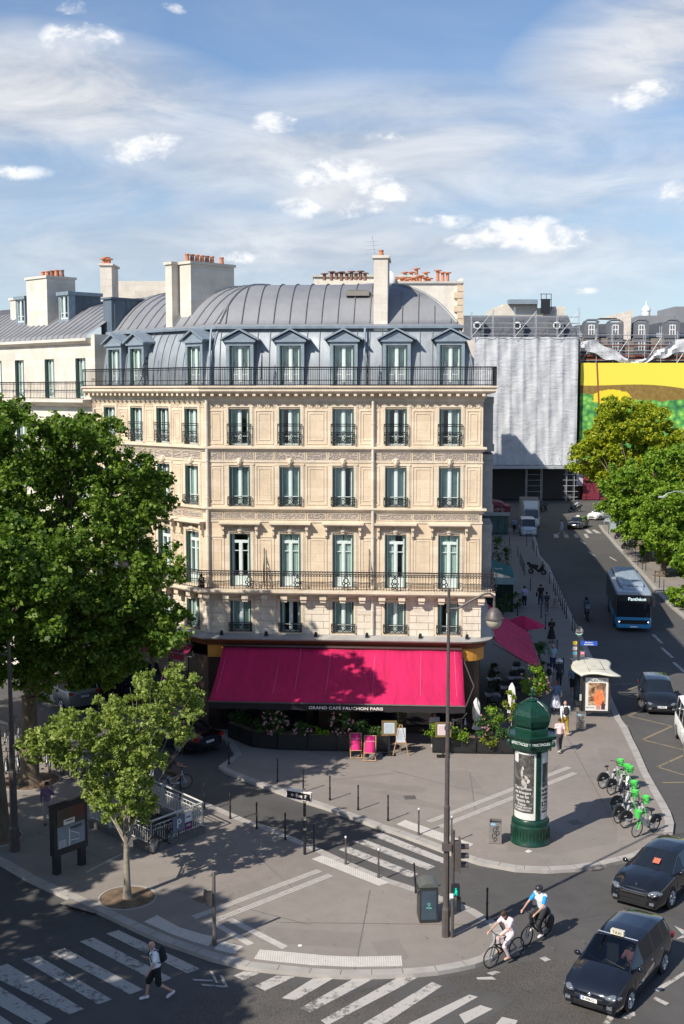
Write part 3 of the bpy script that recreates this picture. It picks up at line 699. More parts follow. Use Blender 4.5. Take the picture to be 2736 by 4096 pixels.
def make_window(par,w_,h,kind,rail,dark=0,trans=None,depth=.2,shut=True):
    b=MB(); y0=depth; x=w_/2
    sw=.1 if shut else .0; xi=x-sw
    for s_ in (-1,1): b.box(min(s_*xi,s_*(xi-.055)),max(s_*xi,s_*(xi-.055)),y0,y0+.07,.0,h)
    b.box(-xi+.056,xi-.056,y0,y0+.07,h-.06,h); b.box(-xi+.056,xi-.056,y0,y0+.07,0,.09)
    zt=h-.06
    if trans: b.box(-xi+.056,xi-.056,y0-.01,y0+.08,trans-.07,trans+.07); zt=trans-.07
    b.box(-.06,.06,y0-.025,y0+.07,.09,zt); 
    for s_ in (-1,1): b.box(s_*.062 if s_>0 else -.095,.095 if s_>0 else -.062,y0,y0+.05,.09,zt)
    lo=.55 if kind=='door' else .0
    if lo: 
        for s_ in (-1,1): b.box(*sorted((s_*.1,s_*(xi-.057))),y0+.01,y0+.05,.09,lo)
    zb=h*.24 if kind!='door' else zt-.42
    for s_ in (-1,1): b.box(*sorted((s_*.096,s_*(xi-.057))),y0+.005,y0+.05,zb,zb+.035)
    o=b.build('window',FRAMEM,par)
    b=MB(); b.add([(-xi,y0+.055,.09),(xi,y0+.055,.09),(xi,y0+.055,h-.05),(-xi,y0+.055,h-.05)],[(0,1,2,3)]); b.build('glass_pane',GLASS,o)
    b=MB(); n=26
    for s_ in (-1,1):
        a,c=sorted((s_*xi,s_*(.02 if not (dark&(1 if s_<0 else 2)) else xi*.72)))
        vs=[];
        for i in range(n+1):
            u=a+(c-a)*i/n; yy=y0+.10+.02*math.sin(u*60); vs+=[(u,yy,0),(u,yy,h)]
        b.add(vs,[(2*i,2*i+2,2*i+3,2*i+1) for i in range(n)])
    b.build('curtain',CURT,o)
    if shut:
        for s_ in (-1,1):
            b=MB(); xa,xb=sorted((s_*(x-.005),s_*(x-.05))); b.box(xa,xb,-.02,y0-.005,.03,h-.02)
            xa,xb=sorted((s_*(x-.055),s_*(x-.095))); b.box(xa,xb,.03,y0-.005,.03,h-.02)
            for k in range(int(h/.09)): b.box(min(s_*(x-.096),s_*(x-.101)),max(s_*(x-.096),s_*(x-.101)),.04,y0-.02,.08+k*.09,.12+k*.09)
            b.build('shutter',SHUT,o)
    if rail: railing(rail,w_).build('railing',IRON,o)
    return o
protos={}
def put_window(par,M,u,y,z,w_,h,kind,rail=None,dark=0,trans=None,depth=.2,shut=True):
    k=(w_,h,kind,rail,dark,trans,depth,shut)
    if k not in protos: o=protos[k]=make_window(par,*k)
    else: o=copy_tree(protos[k],par)
    p=M@Vector((u,y,z)); o.location=p; o.rotation_euler=(0,0,math.atan2(M[1][0],M[0][0])); return o
dk={(0,3):2,(3,3):3,(4,3):1,(0,1):3,(2,2):2,(4,0):1,(1,0):3,(3,1):2,(1,3):1}
for i,u in enumerate(ucF):
    for j,(z0,z1) in enumerate(ZW):
        put_window(bld,MF,u,0,z0,WW,round(z1-z0,2),'door' if j==1 else 'win',('low',None,'low','tall')[j],dk.get((i,j),0),(2.3 if j==1 else None))
for i,u in enumerate(ucL):
    for j,(z0,z1) in enumerate(ZW):
        put_window(bld,ML,u,0,z0,WW,round(z1-z0,2),'door' if j==1 else 'win',('low',None,'low','tall')[j],3 if (i==2) else 0,(2.3 if j==1 else None))
for u in ucR:
    for j,(z0,z1) in enumerate(ZW): put_window(bld,MR,u,0,z0,WW,round(z1-z0,2),'door' if j==1 else 'win',('low',None,'low','tall')[j],0,(2.3 if j==1 else None))
# mansard and vault
def loft(b,P,prof,end=None):
    rings=[off(P,i_) for i_,z in prof]; n=len(P)
    vs=[(p.x,p.y,prof[j][1]) for j in range(len(prof)) for p in rings[j]]
    b.add(vs,[(j*n+i,j*n+i+1,(j+1)*n+i+1,(j+1)*n+i) for j in range(len(prof)-1) for i in range(n-1)])
    return rings
def seams(b,P,prof,sp,r=.022,lift=.02):
    rings=[off(P,i_) for i_,z in prof]
    for s_ in range(len(P)-1):
        d=(P[s_+1]-P[s_]).normalized(); m=inn(d); L_=(P[s_+1]-P[s_]).length; n=max(1,round(L_/sp))
        for k in range(1,n):
            u=k*L_/n; pts=[]
            for j,(i_,z) in enumerate(prof):
                a=(rings[j][s_]-P[s_]).dot(d); c=(rings[j][s_+1]-P[s_]).dot(d)
                if a+.03<u<c-.03:
                    p=P[s_]+d*u+m*(i_-lift); pts.append((p.x,p.y,z+lift))
                else: break
            if len(pts)>1: b.tube(pts,r,4)
low=[(.5,17.74),(.52,18.2),(.58,18.8),(.68,19.3),(.84,19.8),(1.05,20.25),(1.3,20.62)]
PM=PL
b=MB(); loft(b,PM,low); seams(b,PM,low,.62)
rg=[off(PM,i_) for i_,z in low]
for k in (1,2):
    b.tube([(rg[j][k].x,rg[j][k].y,low[j][1]+.02) for j in range(len(low))],.06,6)
b.build('mansard',ZINC,bld,True)
up=[(1.12,20.66),(1.12,20.78),(1.3,20.86),(1.5,21.08),(1.75,21.38),(2.1,21.76),(2.5,22.12),(2.95,22.44),(3.5,22.74),(4.1,22.96),(4.9,23.12),(5.8,23.2),(6.6,23.22)]
b=MB(); rings=loft(b,PM,up); seams(b,PM,up[2:],.82,.03,.03)
top=[tuple(p) for p in rings[-1]]; b.sheet(top+[tuple(q_[0]+dL*.5)],23.2)
for k in (1,2): b.tube([(rings[j][k].x,rings[j][k].y,up[j][1]+.02) for j in range(2,len(up))],.07,6)
for f_ in (.45,):
    pass
b.build('vaulted_roof',ZINC2,bld,True)
b=MB(); mould(b,PM,[(-1.3,20.6),(-1.0,20.6),(-.98,20.72),(-1.06,20.76),(-1.3,20.74)]); b.build('gutter',ZINCD,bld)
# dormers
def dormer(M,u):
    b=MB(); b.M=M; y=.33
    for s_ in (-1,1): b.box(*sorted((u+s_*.54,u+s_*.7)),y,1.5,17.74,19.72)
    b.box(u-.7,u+.7,y,1.5,19.721,19.9)
    b.box(u-.8,u+.8,y-.1,1.5,19.9,19.99)
    for w_,d_,z0,z1 in ((.84,.16,19.99,20.42),):
        vs=[(u-w_,y-.05,z0),(u+w_,y-.05,z0),(u,y-.05,z1),(u-w_,1.6,z0),(u+w_,1.6,z0),(u,1.6,z1)]
        b.add(vs,[(0,1,2),(3,5,4),(0,2,5,3),(1,4,5,2),(0,3,4,1)])
    for s_ in (-1,1):
        a=Vector((u+s_*.98,y-.2,19.98)); c=Vector((u,y-.2,20.5)); n_=Vector((0,0,.09)); e=Vector((0,1.35,0))
        vs=[a,c,c+n_,a+n_,a+e,c+e,c+n_+e,a+n_+e]; b.add(vs,[(0,1,2,3),(4,7,6,5),(0,4,5,1),(3,2,6,7),(0,3,7,4),(1,5,6,2)])
    b.build('dormer',ZINCD,bld)
    put_window(bld,M,u,.36,17.8,WW,1.9,'win',None,0,None,.15,True)
for u in ucF: dormer(MF,u)
for u in (1.7,3.75,8.75): dormer(ML,u)
# railings
def rail(name,P,o_,z0,z1,sp=.125,orn=False,rows=()):
    Q=off(P,-o_); b=MB()
    for s_ in range(len(Q)-1):
        a,c=Q[s_],Q[s_+1]; n=max(2,round((c-a).length/sp))
        A=lambda z: (a.x,a.y,z); Cx=lambda z:(c.x,c.y,z)
        for z in (z1,z1-.1,z0+.06)+tuple(rows): b.bar(A(z),Cx(z),.026 if z<z1 else .045)
        if orn: b.bar(A(z1-.22),Cx(z1-.22),.022)
        for i in range(n+1):
            p=a.lerp(c,i/n); b.bar((p.x,p.y,z0),(p.x,p.y,z1),.016 if i%12 else .03)
            if orn:
                p2=a.lerp(c,min(1,(i+.5)/n)); b.bar((p.x,p.y,z1-.22),(p2.x,p2.y,z1-.1),.018); b.bar((p2.x,p2.y,z1-.1),(a.lerp(c,min(1,(i+1)/n)).x,a.lerp(c,min(1,(i+1)/n)).y,z1-.22),.018)
        if orn:
            m=max(1,round((c-a).length/2.65)); d=(c-a).normalized()
            for k in range(m+1):
                p=a.lerp(c,(k+.0)/m)
                for (uu,zz_,r_) in ((0,.5,.13),(0,.25,.11),(-.12,.36,.07),(.12,.36,.07),(0,.7,.06),(-.1,.14,.06),(.1,.14,.06)):
                    q=p+d*uu; ring=[(q.x+d.x*r_*math.cos(t*math.pi/4),q.y+d.y*r_*math.cos(t*math.pi/4),z0+zz_+r_*math.sin(t*math.pi/4)) for t in range(9)]; b.tube(ring,.022,4)
    return b.build(name,IRON,bld)
P2=[E0,C0,C1,C1+dR*3.2]
rail('balcony_railing',P2,.6,17.7,18.62,.11,rows=(17.98,)); rail('balcony_railing',P2,.58,7.45,8.38,.14,True)
# ivy-like iron scrolls between bays
for M_,u,z0,h in ((MF,2.95,7.5,2.0),(MF,8.3,7.5,2.0),(MF,2.9,17.75,1.75),(MF,8.2,17.75,1.75),(ML,5.4,17.75,1.9)):
    b=MB(); b.M=M_; b.bar((u,-.1,z0),(u,-.1,z0+h),.035)
    y_=lambda k: -.5*(1-k)
    pts=[]; 
    for k in range(13): 
        t=k/12; pts.append((u,-.12-.5*(1-t)**1.2+.06*math.sin(t*9),z0+.2+t*(h-.25)))
    b.tube(pts,.022,5)
    for c_,r_ in ((.45,.2),(.8,.15),(1.1,.11),(1.4,.08)):
        b.tube([(u,-.28+c_*.06+r_*(1-t/22)*math.cos(t*math.pi/4),z0+c_+r_*(1-t/22)*math.sin(t*math.pi/4)) for t in range(14)],.016,4)
    b.build('iron_scroll',IRON,bld)
# downpipes
def pipe(M,u,z0,z1,m,r=.075,n=-.12):
    b=MB(); b.M=M; b.tube([(u,n,z0),(u,n,z1)],r,8)
    z=z0+1.2
    while z<z1: b.tube([(u,n,z),(u,n,z+.08)],r*1.25,8); z+=1.9
    b.build('downpipe',m,bld,True)
pipe(MF,.05,5.1,17.0,CREAM); pipe(MF,8.47,5.1,17.0,CREAM)
b=MB(); b.M=MF; b.tube([(8.0,.3,17.75),(8.0,.42,19.2),(8.0,.75,20.2),(8.0,1.0,20.6)],.06,6); b.tube([(.15,.3,17.75),(.15,.42,19.2),(.15,.75,20.2),(.15,1.0,20.6)],.06,6); split_islands(b.build('roof_downpipe',ZINCD,bld))
# ledge, fascia, ground floor
cr=.85; K=C1-dF*cr+inn(dF)*cr
arc=[K+Vector((math.sin(R(-4.5)+t*0),0))*0+(-inn(dF))*math.cos(t)*cr+dF*math.sin(t)*cr for t in [i*math.pi/2/7 for i in range(8)]]
PG=[E0,C0]+arc+[C1+dR*12]
b=MB(); mould(b,PG,[(-.2,4.86),(.62,4.86),(.66,4.93),(.1,5.09),(-.2,5.1)]); 
b.build('ledge',mat('ledge_lead',(.36,.35,.335),.6,.1,.12,2.),bld)
b=MB(); mould(b,PG,[(-.2,4.5),(.28,4.5),(.34,4.62),(.5,4.78),(.5,4.855),(-.2,4.855)]); b.build('fascia',mat('bronze_fascia',(.17,.055,.03),.45,.2,.15),bld)
b=MB(); mould(b,PG[1:],[(-.3,3.85),(.2,3.85),(.2,4.5),(-.3,4.5)]); b.build('ochre_band',mat('ochre_paint',(.55,.24,.035),.55,0,.1),bld)
b=MB(); mould(b,PG,[(-.3,.0),(.03,.0),(.03,3.85),(-.3,3.85)]); b.build('shopfront',mat('brown_marble',(.035,.018,.014),.35,0,.5,4.),bld)
for M_,L_ in ((MF,LF),(ML,LL)):
    n=5
    for i in range(n):
        b=MB(); b.M=M_; u0=.6+i*(L_-1.9)/n; b.box(u0,u0+(L_-1.9)/n-.35,-.06,-.02,.35,3.6); b.build('shop_window',DGLASS,bld)
b=MB(); b.M=MF; b.box(5.7,7.6,-.09,-.06,0,2.9); b.build('shop_door',mat('warm_interior',(.06,.03,.015),.6),bld)
for u in (.75,3.05,5.6,8.2,10.9,13.25):
    b=MB(); b.M=MF; b.box(u-.09,u+.09,-.42,-.22,5.04,5.12); b.tube([(u,-.32,5.1),(u,-.32,5.2),(u,-.3,5.27)],[.06,.09,.03],6); b.build('spotlight',IRON,bld)
# side elevation bay
b=MB(); b.M=MR
for z0,z1 in ((7.5,10.3),(11.6,13.9),(14.7,16.8)):
    b.box(1.2,4.2,-.62,-.002,z0-.3,z0+.05)
    for u in (1.3,2.65,4.0): b.box(u-.1,u+.1,-.55,-.002,z0+.05,z1)
    b.box(1.25,4.15,-.58,-.002,z1,z1+.35)
b.build('bay_window',mat('grey_bay_paint',(.30,.31,.31),.6,0,.15),bld)
b=MB(); b.M=MR
for z0,z1 in ((7.5,10.3),(11.6,13.9),(14.7,16.8)): b.box(1.4,3.9,-.45,-.01,z0+.06,z1-.01)
b.build('bay_glazing',DGLASS,bld)
# chimneys
def pots(par,M,us,z,y,hs=None,m=TERRA):
    for i,u in enumerate(us):
        b=MB(); b.M=M; h=(.42 if hs is None else hs[i%len(hs)]); b.lathe([(.13,0),(.14,.05),(.11,h*.6),(.11,h-.06),(.14,h-.05),(.14,h),(.1,h)],10,(u,y,z)); b.build('chimney_pot',TERRA2 if (i*7)%3==1 and m is TERRA else m,par,True)
def stack(M,x0,x1,y0,y1,z0,z1,par,m=CREAM,name='chimney'):
    b=MB(); b.M=M; b.box(x0,x1,y0,y1,z0,z1); b.box(x0-.08,x1+.08,y0-.08,y1+.08,z1,z1+.14); return b.build(name,m,par)
c1_=stack(ML,5.2,5.75,1.3,4.7,19.5,24.15,bld); stack(ML,5.87,6.8,1.75,4.75,19.5,24.15,bld)
pots(bld,ML,[6.2]*7,24.29,2.0,(.42,)); 
for i,o in enumerate([o for o in bld.children if o.name.startswith('chimney_pot')]): o.location=(inn(dL)*((i if i<6 else 7.)*.34)).to_3d()
stack(MF,8.42,9.12,1.2,3.6,19.5,24.1,bld); pots(bld,MF,[8.77],24.24,1.6,(.3,)); 
b=MB(); b.M=MF; b.tube([(8.45,2,24.2),(8.3,2,25.3)],.015,4)
for k in range(4): b.bar((7.9,2,24.4+k*.2),(8.6,2.1,24.45+k*.2),.012)
b.build('antenna',GALV,bld)
b=MB(); b.M=MF; b.box(6.9,8.1,2.55,3.75,22.35,22.62); b.build('skylight',mat('skylight_frame',(.2,.19,.17),.5),bld)
b=MB(); b.M=MF; b.box(7.0,8.0,2.6,3.6,22.621,22.64); b.build('skylight_pane',DGLASS,bld)
b=MB(); b.M=ML; b.box(-.35,.45,1.1,9.0,20.3,22.6); b.box(-.45,.55,1.0,9.1,22.6,22.7)
for k in range(10): b.box(.451,.49,1.3+k*.8,1.34+k*.8,20.7,22.6)
b.build('parapet',zinc('blue_zinc',(.13,.17,.21),.5,.25,.2),bld)
# front awning
def awning(name,tl,tr_,bl,br,label,m=PINK,val=.34,cat='awning',txt=None,rollers=True,arms=4,group=None):
    root=empty(name,tuple((Vector(tl)+Vector(tr_))/2),0,label,cat,group); O=root.location
    tl,tr_,bl,br=[Vector(p)-O for p in (tl,tr_,bl,br)]
    nu,nv=36,14; vs=[]
    for j in range(nv+1):
        for i in range(nu+1):
            s_,t_=i/nu,j/nv; p=tl.lerp(tr_,s_).lerp(bl.lerp(br,s_),t_)
            sag=-.16*math.sin(math.pi*t_)-.05*abs(math.sin(math.pi*s_*arms*1.))**.5*math.sin(math.pi*min(1,t_*1.1)); p=p+Vector((0,0,sag+.02*math.sin(s_*31+t_*4)+.015*math.sin(s_*73-t_*5)*t_)); vs.append(p)
    b=MB(); F_=[(j*(nu+1)+i,j*(nu+1)+i+1,(j+1)*(nu+1)+i+1,(j+1)*(nu+1)+i) for j in range(nv) for i in range(nu)]
    b.add(vs,F_); o=b.build('canvas',m,root,True,norm=False)
    md=o.modifiers.new('thick','SOLIDIFY'); md.thickness=.015
    d=(br-bl).normalized()
    b=MB(); n=60; vs=[]
    for i in range(n+1):
        p=bl.lerp(br,i/n); vs+=[p+Vector((0,0,.03)),p+Vector((0,0,-val+(.02*math.sin(i*1.3))))]
    b.add(vs,[(2*i,2*i+2,2*i+3,2*i+1) for i in range(n)]); o=b.build('valance',mat('black_valance',(.015,.012,.014),.8) if m is PINK else m,root); md=o.modifiers.new('thick','SOLIDIFY'); md.thickness=.012
    b=MB(); b.tube([tl+Vector((0,0,.08)),tr_+Vector((0,0,.08))],.09,8); b.build('roller_box',mat('bronze_rail',(.09,.05,.045),.35,.5),root)
    b=MB(); b.tube([bl,br],.045,6)
    for k in range(arms+1):
        a=tl.lerp(tr_,k/arms)-Vector((0,0,.25)); c=bl.lerp(br,k/arms)-Vector((0,0,.06)); md_=a.lerp(c,.55)+d*.5-Vector((0,0,.12)); b.tube([a,md_,c],.03,5)
    b.build('folding_arm',GREYP,root)
    return root
w3=lambda M,u,y,z: tuple(M@Vector((u,y,z)))
aw=awning('awning',w3(MF,.85,-.42,4.42),w3(MF,13.0,-.42,4.42),(-6.42,56.85,2.42),(5.83,55.9,2.42),'large bright pink canvas awning over the ground floor of the corner café','',)if 0 else awning('awning',w3(MF,.85,-.42,4.42),w3(MF,13.0,-.42,4.42),(-6.5,57.15,2.42),(5.9,56.2,2.42),'large bright pink canvas awning along the café front facing the square')
LETT=mat('lettering_white',(.85,.78,.74),.6,0,.02)
ang=math.atan2(56.2-57.15,12.4)
tx=text('lettering','GRAND CAFÉ FAUCHON PARIS',.2,(0,0,0),(R(90),0,ang),LETT,aw,sx=1.28); tx.location=Vector((.18,56.62-.06,2.235))-aw.location
# streaks: seams on the canvas
b=MB(); O=aw.location
for s_ in (.02,.245,.33,.455,.64,.83,.97):
    tl,tr_,bl,br=[Vector(p)-O for p in (w3(MF,.85,-.42,4.42),w3(MF,13.0,-.42,4.42),(-6.5,57.15,2.42),(5.9,56.2,2.42))]
    pts=[tl.lerp(tr_,s_).lerp(bl.lerp(br,s_),t/10)+Vector((0,0,-.16*math.sin(math.pi*t/10)+.012)) for t in range(9)]; b.tube(pts,.014,4)
split_islands(b.build('canvas_seam',cloth('pale_pink_seam',(.80,.16,.30)),aw))
awning('awning',w3(MR,2.2,-.75,4.5),w3(MR,13.5,-.75,4.5),(10.9,64.2,2.35),(11.75,74.3,2.35),'pink canvas awning over the side terrace, mostly in shade')
awning('awning',w3(ML,5.0,-.42,4.3),w3(ML,9.3,-.42,4.3),w3(ML,5.0,-1.0,3.95),w3(ML,9.3,-1.0,3.95),'small folded pink awning on the left side of the corner building',arms=2,m=cloth('shaded_pink_canvas',(.22,.008,.05)))  # same pink canvas, its colour darkened to stand for shade on it
# ---------------- other buildings
def box_building(name,M,L,depth,h,label,wallm,group=None,cat='building'):
    root=empty(name,(0,0,0),0,label,cat,group); return root
nb=empty('cream_building',(0,0,0),0,'cream rendered building with iron balconies left of the corner building','building')
LN=19.; En=E0-dL*LN; MN=FM(En,dL)
ucN=sorted(LN-k for k in (1.1,4.35,7.7,10.3,13.4,16.2))
b=MB(); wall(b,MN,LN,ucN,1.0,[(5.2,7.0),(7.7,10.),(11.,13.),(13.9,15.95),(17.05,19.3)],0,20.35); b.build('wall',CREAM,nb)
b=MB(); P=[tuple(E0+inn(dL)*.9),tuple(En+inn(dL)*.9),tuple(En+inn(dL)*11),tuple(E0+inn(dL)*11)]; b.prism(P,0,20); b.build('inner_core',DARK,nb)
for u in ucN:
    for z0,z1 in ((13.9,15.95),(17.05,19.3),(11.,13.)):
        put_window(nb,MN,u,0,z0,1.0,round(z1-z0,2),'win',None,0,None,.2,True)
PN=[En,E0-dL*.02]
b=MB(); mould(b,PN,[(-.1,20.1),(.1,20.1),(.35,20.25),(.35,20.4),(-.1,20.42)]); mould(b,PN,[(-.1,16.55),(.1,16.55),(.62,16.8),(.62,16.95),(-.1,16.98)]); mould(b,PN,[(-.1,13.5),(.1,13.5),(.6,13.7),(.6,13.82),(-.1,13.85)])
b.build('cornice',CREAM,nb)
bb_=bld; 
def rail2(P,o_,z0,z1,par):
    global bld; k=bld; bld=par; r_=rail('balcony_railing',P,o_,z0,z1,.16); bld=k
rail2(PN,.55,16.98,17.95,nb); rail2(PN,.55,13.85,14.8,nb)
b=MB(); prn=[(-.3,20.4),(-.2,20.6),(.1,20.75),(.6,21.05),(1.2,21.45),(1.9,21.9),(2.7,22.4),(4.5,22.9),(6,23.)]; rr_=loft(b,PN,prn); seams(b,PN,prn,.6,.03,.02); b.build('roof',ZINC2,nb,True)
for u in (LN-4.8,LN-7.2,LN-9.7):
    b=MB(); b.M=MN; b.box(u-.55,u-.4,1.35,3.6,21.3,23.1); b.box(u+.4,u+.55,1.35,3.6,21.3,23.1); b.box(u-.65,u+.65,1.25,3.7,23.1,23.3); b.box(u-.55,u+.55,1.8,3.6,21.3,23.09); b.box(u-.4,u+.4,1.36,1.79,21.3,21.7)
    b.build('dormer',ZINCD,nb); put_window(nb,MN,u,1.3,21.7,.8,1.4,'win',None,3,None,.1,False)
stack(MN,LN-8.5,LN-6.2,1.1,3.1,20.9,24.2,nb); pots(nb,MN,[LN-8.2]*8,24.34,2.1,(.42,))
kk=[o for o in nb.children if o.name.startswith('chimney_pot')]
for i,o in enumerate(kk): o.location=(dL*(i*.25)).to_3d()+(inn(dL)*(.25*(i%2))).to_3d()
stack(MN,LN-12,LN-9.6,2,4,20.9,23.2,nb); pots(nb,MN,[LN-11.5,LN-10.9,LN-10],23.34,3)
# rear party walls with pots behind the vaulted roof
rw=empty('rear_building',(0,0,0),0,'white rendered building rising behind the vaulted roof, row of chimney pots on top','building')
def pxbox(b,x0,x1,ytop,D,dep,z0=0.,ov=0.):
    a=at(x0,ytop,D); c=at(x1,ytop,D); b.box(a.x-ov,c.x+ov,D-ov,D+dep,z0,a.z); return a,c
b=MB(); pxbox(b,1255,1700,1108,83,6,15); pxbox(b,1540,1846,1134,80,2.9,15); pxbox(b,1840,1852,1112,80.2,2.5,15); b.build('wall',stone('white_render',(.80,.76,.68),.15),rw)
b=MB(); 
for x0,x1,y,D in ((1250,1706,1108,83),(1534,1856,1134,80)):
    a=at(x0,y,D); c=at(x1,y,D); b.box(a.x,c.x,D-.12,D+(2.9 if D<82 else 3),a.z+.002,a.z+.14)
b.build('coping',mat('coping_stone',(.5,.48,.44),.8),rw)
b=MB()
for k in range(7):
    a=at(1829,1140+k*27,79.9); b.box(a.x-.0-(.22 if k%2 else 0),a.x+.42,79.86,80.0,a.z-.42,a.z-.02)
b.build('quoin',LIME,rw)
def potat(par,x,y,D,h,m=TERRA,r=.14):
    a=at(x,y,D); b=MB(); b.lathe([(r*.85,-h),(r*.8,-.2),(r*.8,-.06),(r*1.9,-.05),(r*1.9,0),(r*.5,.04)],10,tuple(a)); b.build('chimney_pot',m,par,True)
for i,(x,y,h) in enumerate([(1298,1094,.35),(1326,1086,.5),(1346,1091,.35),(1366,1087,.5),(1387,1093,.35),(1406,1085,.5),(1424,1093,.35),(1442,1084,.5),(1460,1092,.4),(1528,1084,.6)]): potat(rw,x,y,82,h+.1,TERRA2)
for i,(x,y,h) in enumerate([(1583,1114,.5),(1607,1112,.5),(1630,1116,.45),(1657,1110,.6),(1681,1102,.7),(1700,1108,.6),(1717,1113,.5)]): potat(rw,x,y,81,h,TERRA)
for i,(x,y,h) in enumerate([(1620,1089,.5),(1645,1088,.5),(1666,1074,.9),(1704,1089,.6),(1751,1081,.8),(1771,1089,.6),(1790,1090,.6)]): potat(rw,x,y,83,h+.1,TERRA)
b=MB(); a=at(1556,1134,80); b.ell((a.x,79.7,a.z+.25),(.42,.1,.55),14,8); b.build('satellite_dish',WHITE,rw,True)
lw_=empty('rear_building',(0,0,0),0,'low pale building behind the left roofs with a tall narrow chimney','building')
b=MB(); pxbox(b,455,690,1124,95,8,15); b.build('wall',CREAM,lw_)
b=MB(); a,c=pxbox(b,400,446,1062,76,2.2,18); b.box(a.x-.1,c.x+.1,75.9,78.3,a.z,a.z+.12); b.build('chimney',CREAM,lw_)
for x in (416,425,436): potat(lw_,x,1030+abs(x-425)*.5,76.5,.55)
# street side blocks (mostly hidden, they shade the avenue)
sb=empty('avenue_building',(0,0,0),0,'long stone block lining the left side of the avenue beyond the corner building','building')
b=MB(); P=[(8.6,77.),(19.3,178.),(-8,181.),(-8,88.)]; b.prism(P,0,17.5); P=[(16.9,156),(19.2,177.5),(-6,178),(-6,156)]; b.prism(P,17.5,21.3); P=[(15.5,160),(16.8,176),(-5,176),(-5,160)]; b.prism(P,21.3,24.3); b.build('wall',LIME2,sb)
b=MB(); b.box(10.2,12.4,171.,175.,23.5,28.6); b.build('chimney',CREAM,sb)
# wrapped building at the end of the avenue
DT=190.; X=lambda x,D=DT:(x-CXP)/FPX*D*1.0; 
def zat(y,D): return at(CXP,y,D).z
tb=empty('wrapped_building',(0,0,0),0,'slate roofed building wrapped in white scaffold sheeting at the end of the avenue','building')
x0,x1=X(1880),X(2305); zt,zb_=zat(1348,DT),zat(1860,DT)
b=MB(); b.box(x0-25,x1,DT+2,DT+16,0,zt+.3); b.build('wall',mat('dark_stone',(.06,.055,.05),.9),tb)
b=MB(); zr=zat(1256,DT); b.add([(x0-25,DT+1.6,zt),(x1+.1,DT+1.6,zt),(x1-1,DT+4,zr),(x0-25,DT+4,zr),(x0-25,DT+14,zr),(x1-1,DT+14,zr),(x1+.1,DT+16,zt),(x0-25,DT+16,zt)],[(0,1,2,3),(3,2,5,4),(1,6,5,2),(4,5,6,7),(0,3,4,7)]); b.build('roof',ROOFD,tb)
for x in (1908,2068,2226):
    b=MB(); a=at(x,1308,DT+1.2); b.cbox((a.x,a.y+1,a.z-.3),(2.2,2.4,2.9)); b.lathe([(.95,0),(.95,.0)],4,(0,0,0)); o=b.build('dormer',mat('slate_dormer',(.13,.14,.16),.6),tb)
    b=MB(); b.M=Matrix.Translation((a.x,a.y-.28,a.z+.2))@Matrix.Rotation(R(90),4,'X'); b.tube([(.5*math.cos(t*.35),.5*math.sin(t*.35),.1) for t in range(19)],.12,6); b.build('oculus',WHITE,o); b=MB(); b.M=Matrix.Translation((a.x,a.y-.24,a.z+.2))@Matrix.Rotation(R(90),4,'X'); b.lathe([(.48,0),(.48,.05)],16); b.build('oculus_pane',DGLASS,o)
nx,nz=90,40; vs=[]
for j in range(nz+1):
    for i in range(nx+1):
        s_,t_=i/nx,j/nz; xx=x0+(x1-x0)*s_; z=zb_+(zt-zb_)*t_
        rid=abs(((xx-x0)/2.05)%1-.5)*2; y=DT-.12*rid**3-.03*math.sin(xx*5.1+z*.4)-.03*math.sin(z*1.3+xx)-.05*math.sin(xx*2.3-z*.7)
        vs.append((xx,y,z))
b=MB(); b.add(vs,[(j*(nx+1)+i,j*(nx+1)+i+1,(j+1)*(nx+1)+i+1,(j+1)*(nx+1)+i) for j in range(nz) for i in range(nx)])
m,t,p,o_,v=new('scaffold_sheet'); x,y,z=t.xyz(v); a=t.noise(v,.5,6,.7,1.); g_=t.m('FRACT',t.m('MULTIPLY',z,.5)); h_=t.ramp(g_,(.0,.82),(.06,1.))
c=t.ramp(a,(.3,(.40,.415,.44)),(.7,(.60,.61,.63))); c=t.mix(1.,c,h_,'MULTIPLY'); gx=t.ramp(t.m('FRACT',t.m('MULTIPLY',x,.4878)),(.0,.80),(.05,1.),(.95,1.),(1.,.86)); c=t.mix(1.,c,gx,'MULTIPLY'); dg=t.ramp(t.m('FRACT',t.m('MULTIPLY',t.m('SUBTRACT',z,t.m('MULTIPLY',x,.72)),.16)),(.0,.86),(.03,1.)); c=t.mix(.8,c,dg,'MULTIPLY'); t.l(c,p.inputs['Base Color']); p.inputs['Roughness'].default_value=.7
mp=t.n('ShaderNodeMapping'); mp.inputs['Rotation'].default_value=(0,R(35),0); mp.inputs['Scale'].default_value=(.35,1,1.6); t.l(v,mp.inputs[0]); bumpit(t,p,t.m('ADD',t.noise(mp.outputs[0],.9,6,.65,1.2),t.m('MULTIPLY',t.noise(v,1.5,5),.2)),.6,.22)
b.build('sheeting',m,tb,True,norm=False)
def scaff(par,x0,x1,z0,z1,D,dx=4.2,dz=2.,r=.05,planks=None,top=1.2):
    b=MB(); n=round((x1-x0)/dx)
    for y in (D,D+1.1):
        for i in range(n+1): x=x0+(x1-x0)*i/n; b.bar((x,y,z0),(x,y,z1+top*(1+(i%3)*.4)),r)
        z=z0+.4
        while z<z1+.5: b.bar((x0,y,z),(x1,y,z),r); b.bar((x0,y,z+1),(x1,y,z+1),r*.8); z+=dz
    for i in range(n): 
        x=x0+(x1-x0)*i/n; x2=x0+(x1-x0)*(i+1)/n
        if i%2==0: b.bar((x,D-.05,z0),(x2,D-.05,z0+4),r*.9)
    return b.build('scaffolding',GALV,par)
scaff(tb,x0,x1,zt,zr-.6,DT-.6,3.4,1.7,.062,top=.9)
b=MB()
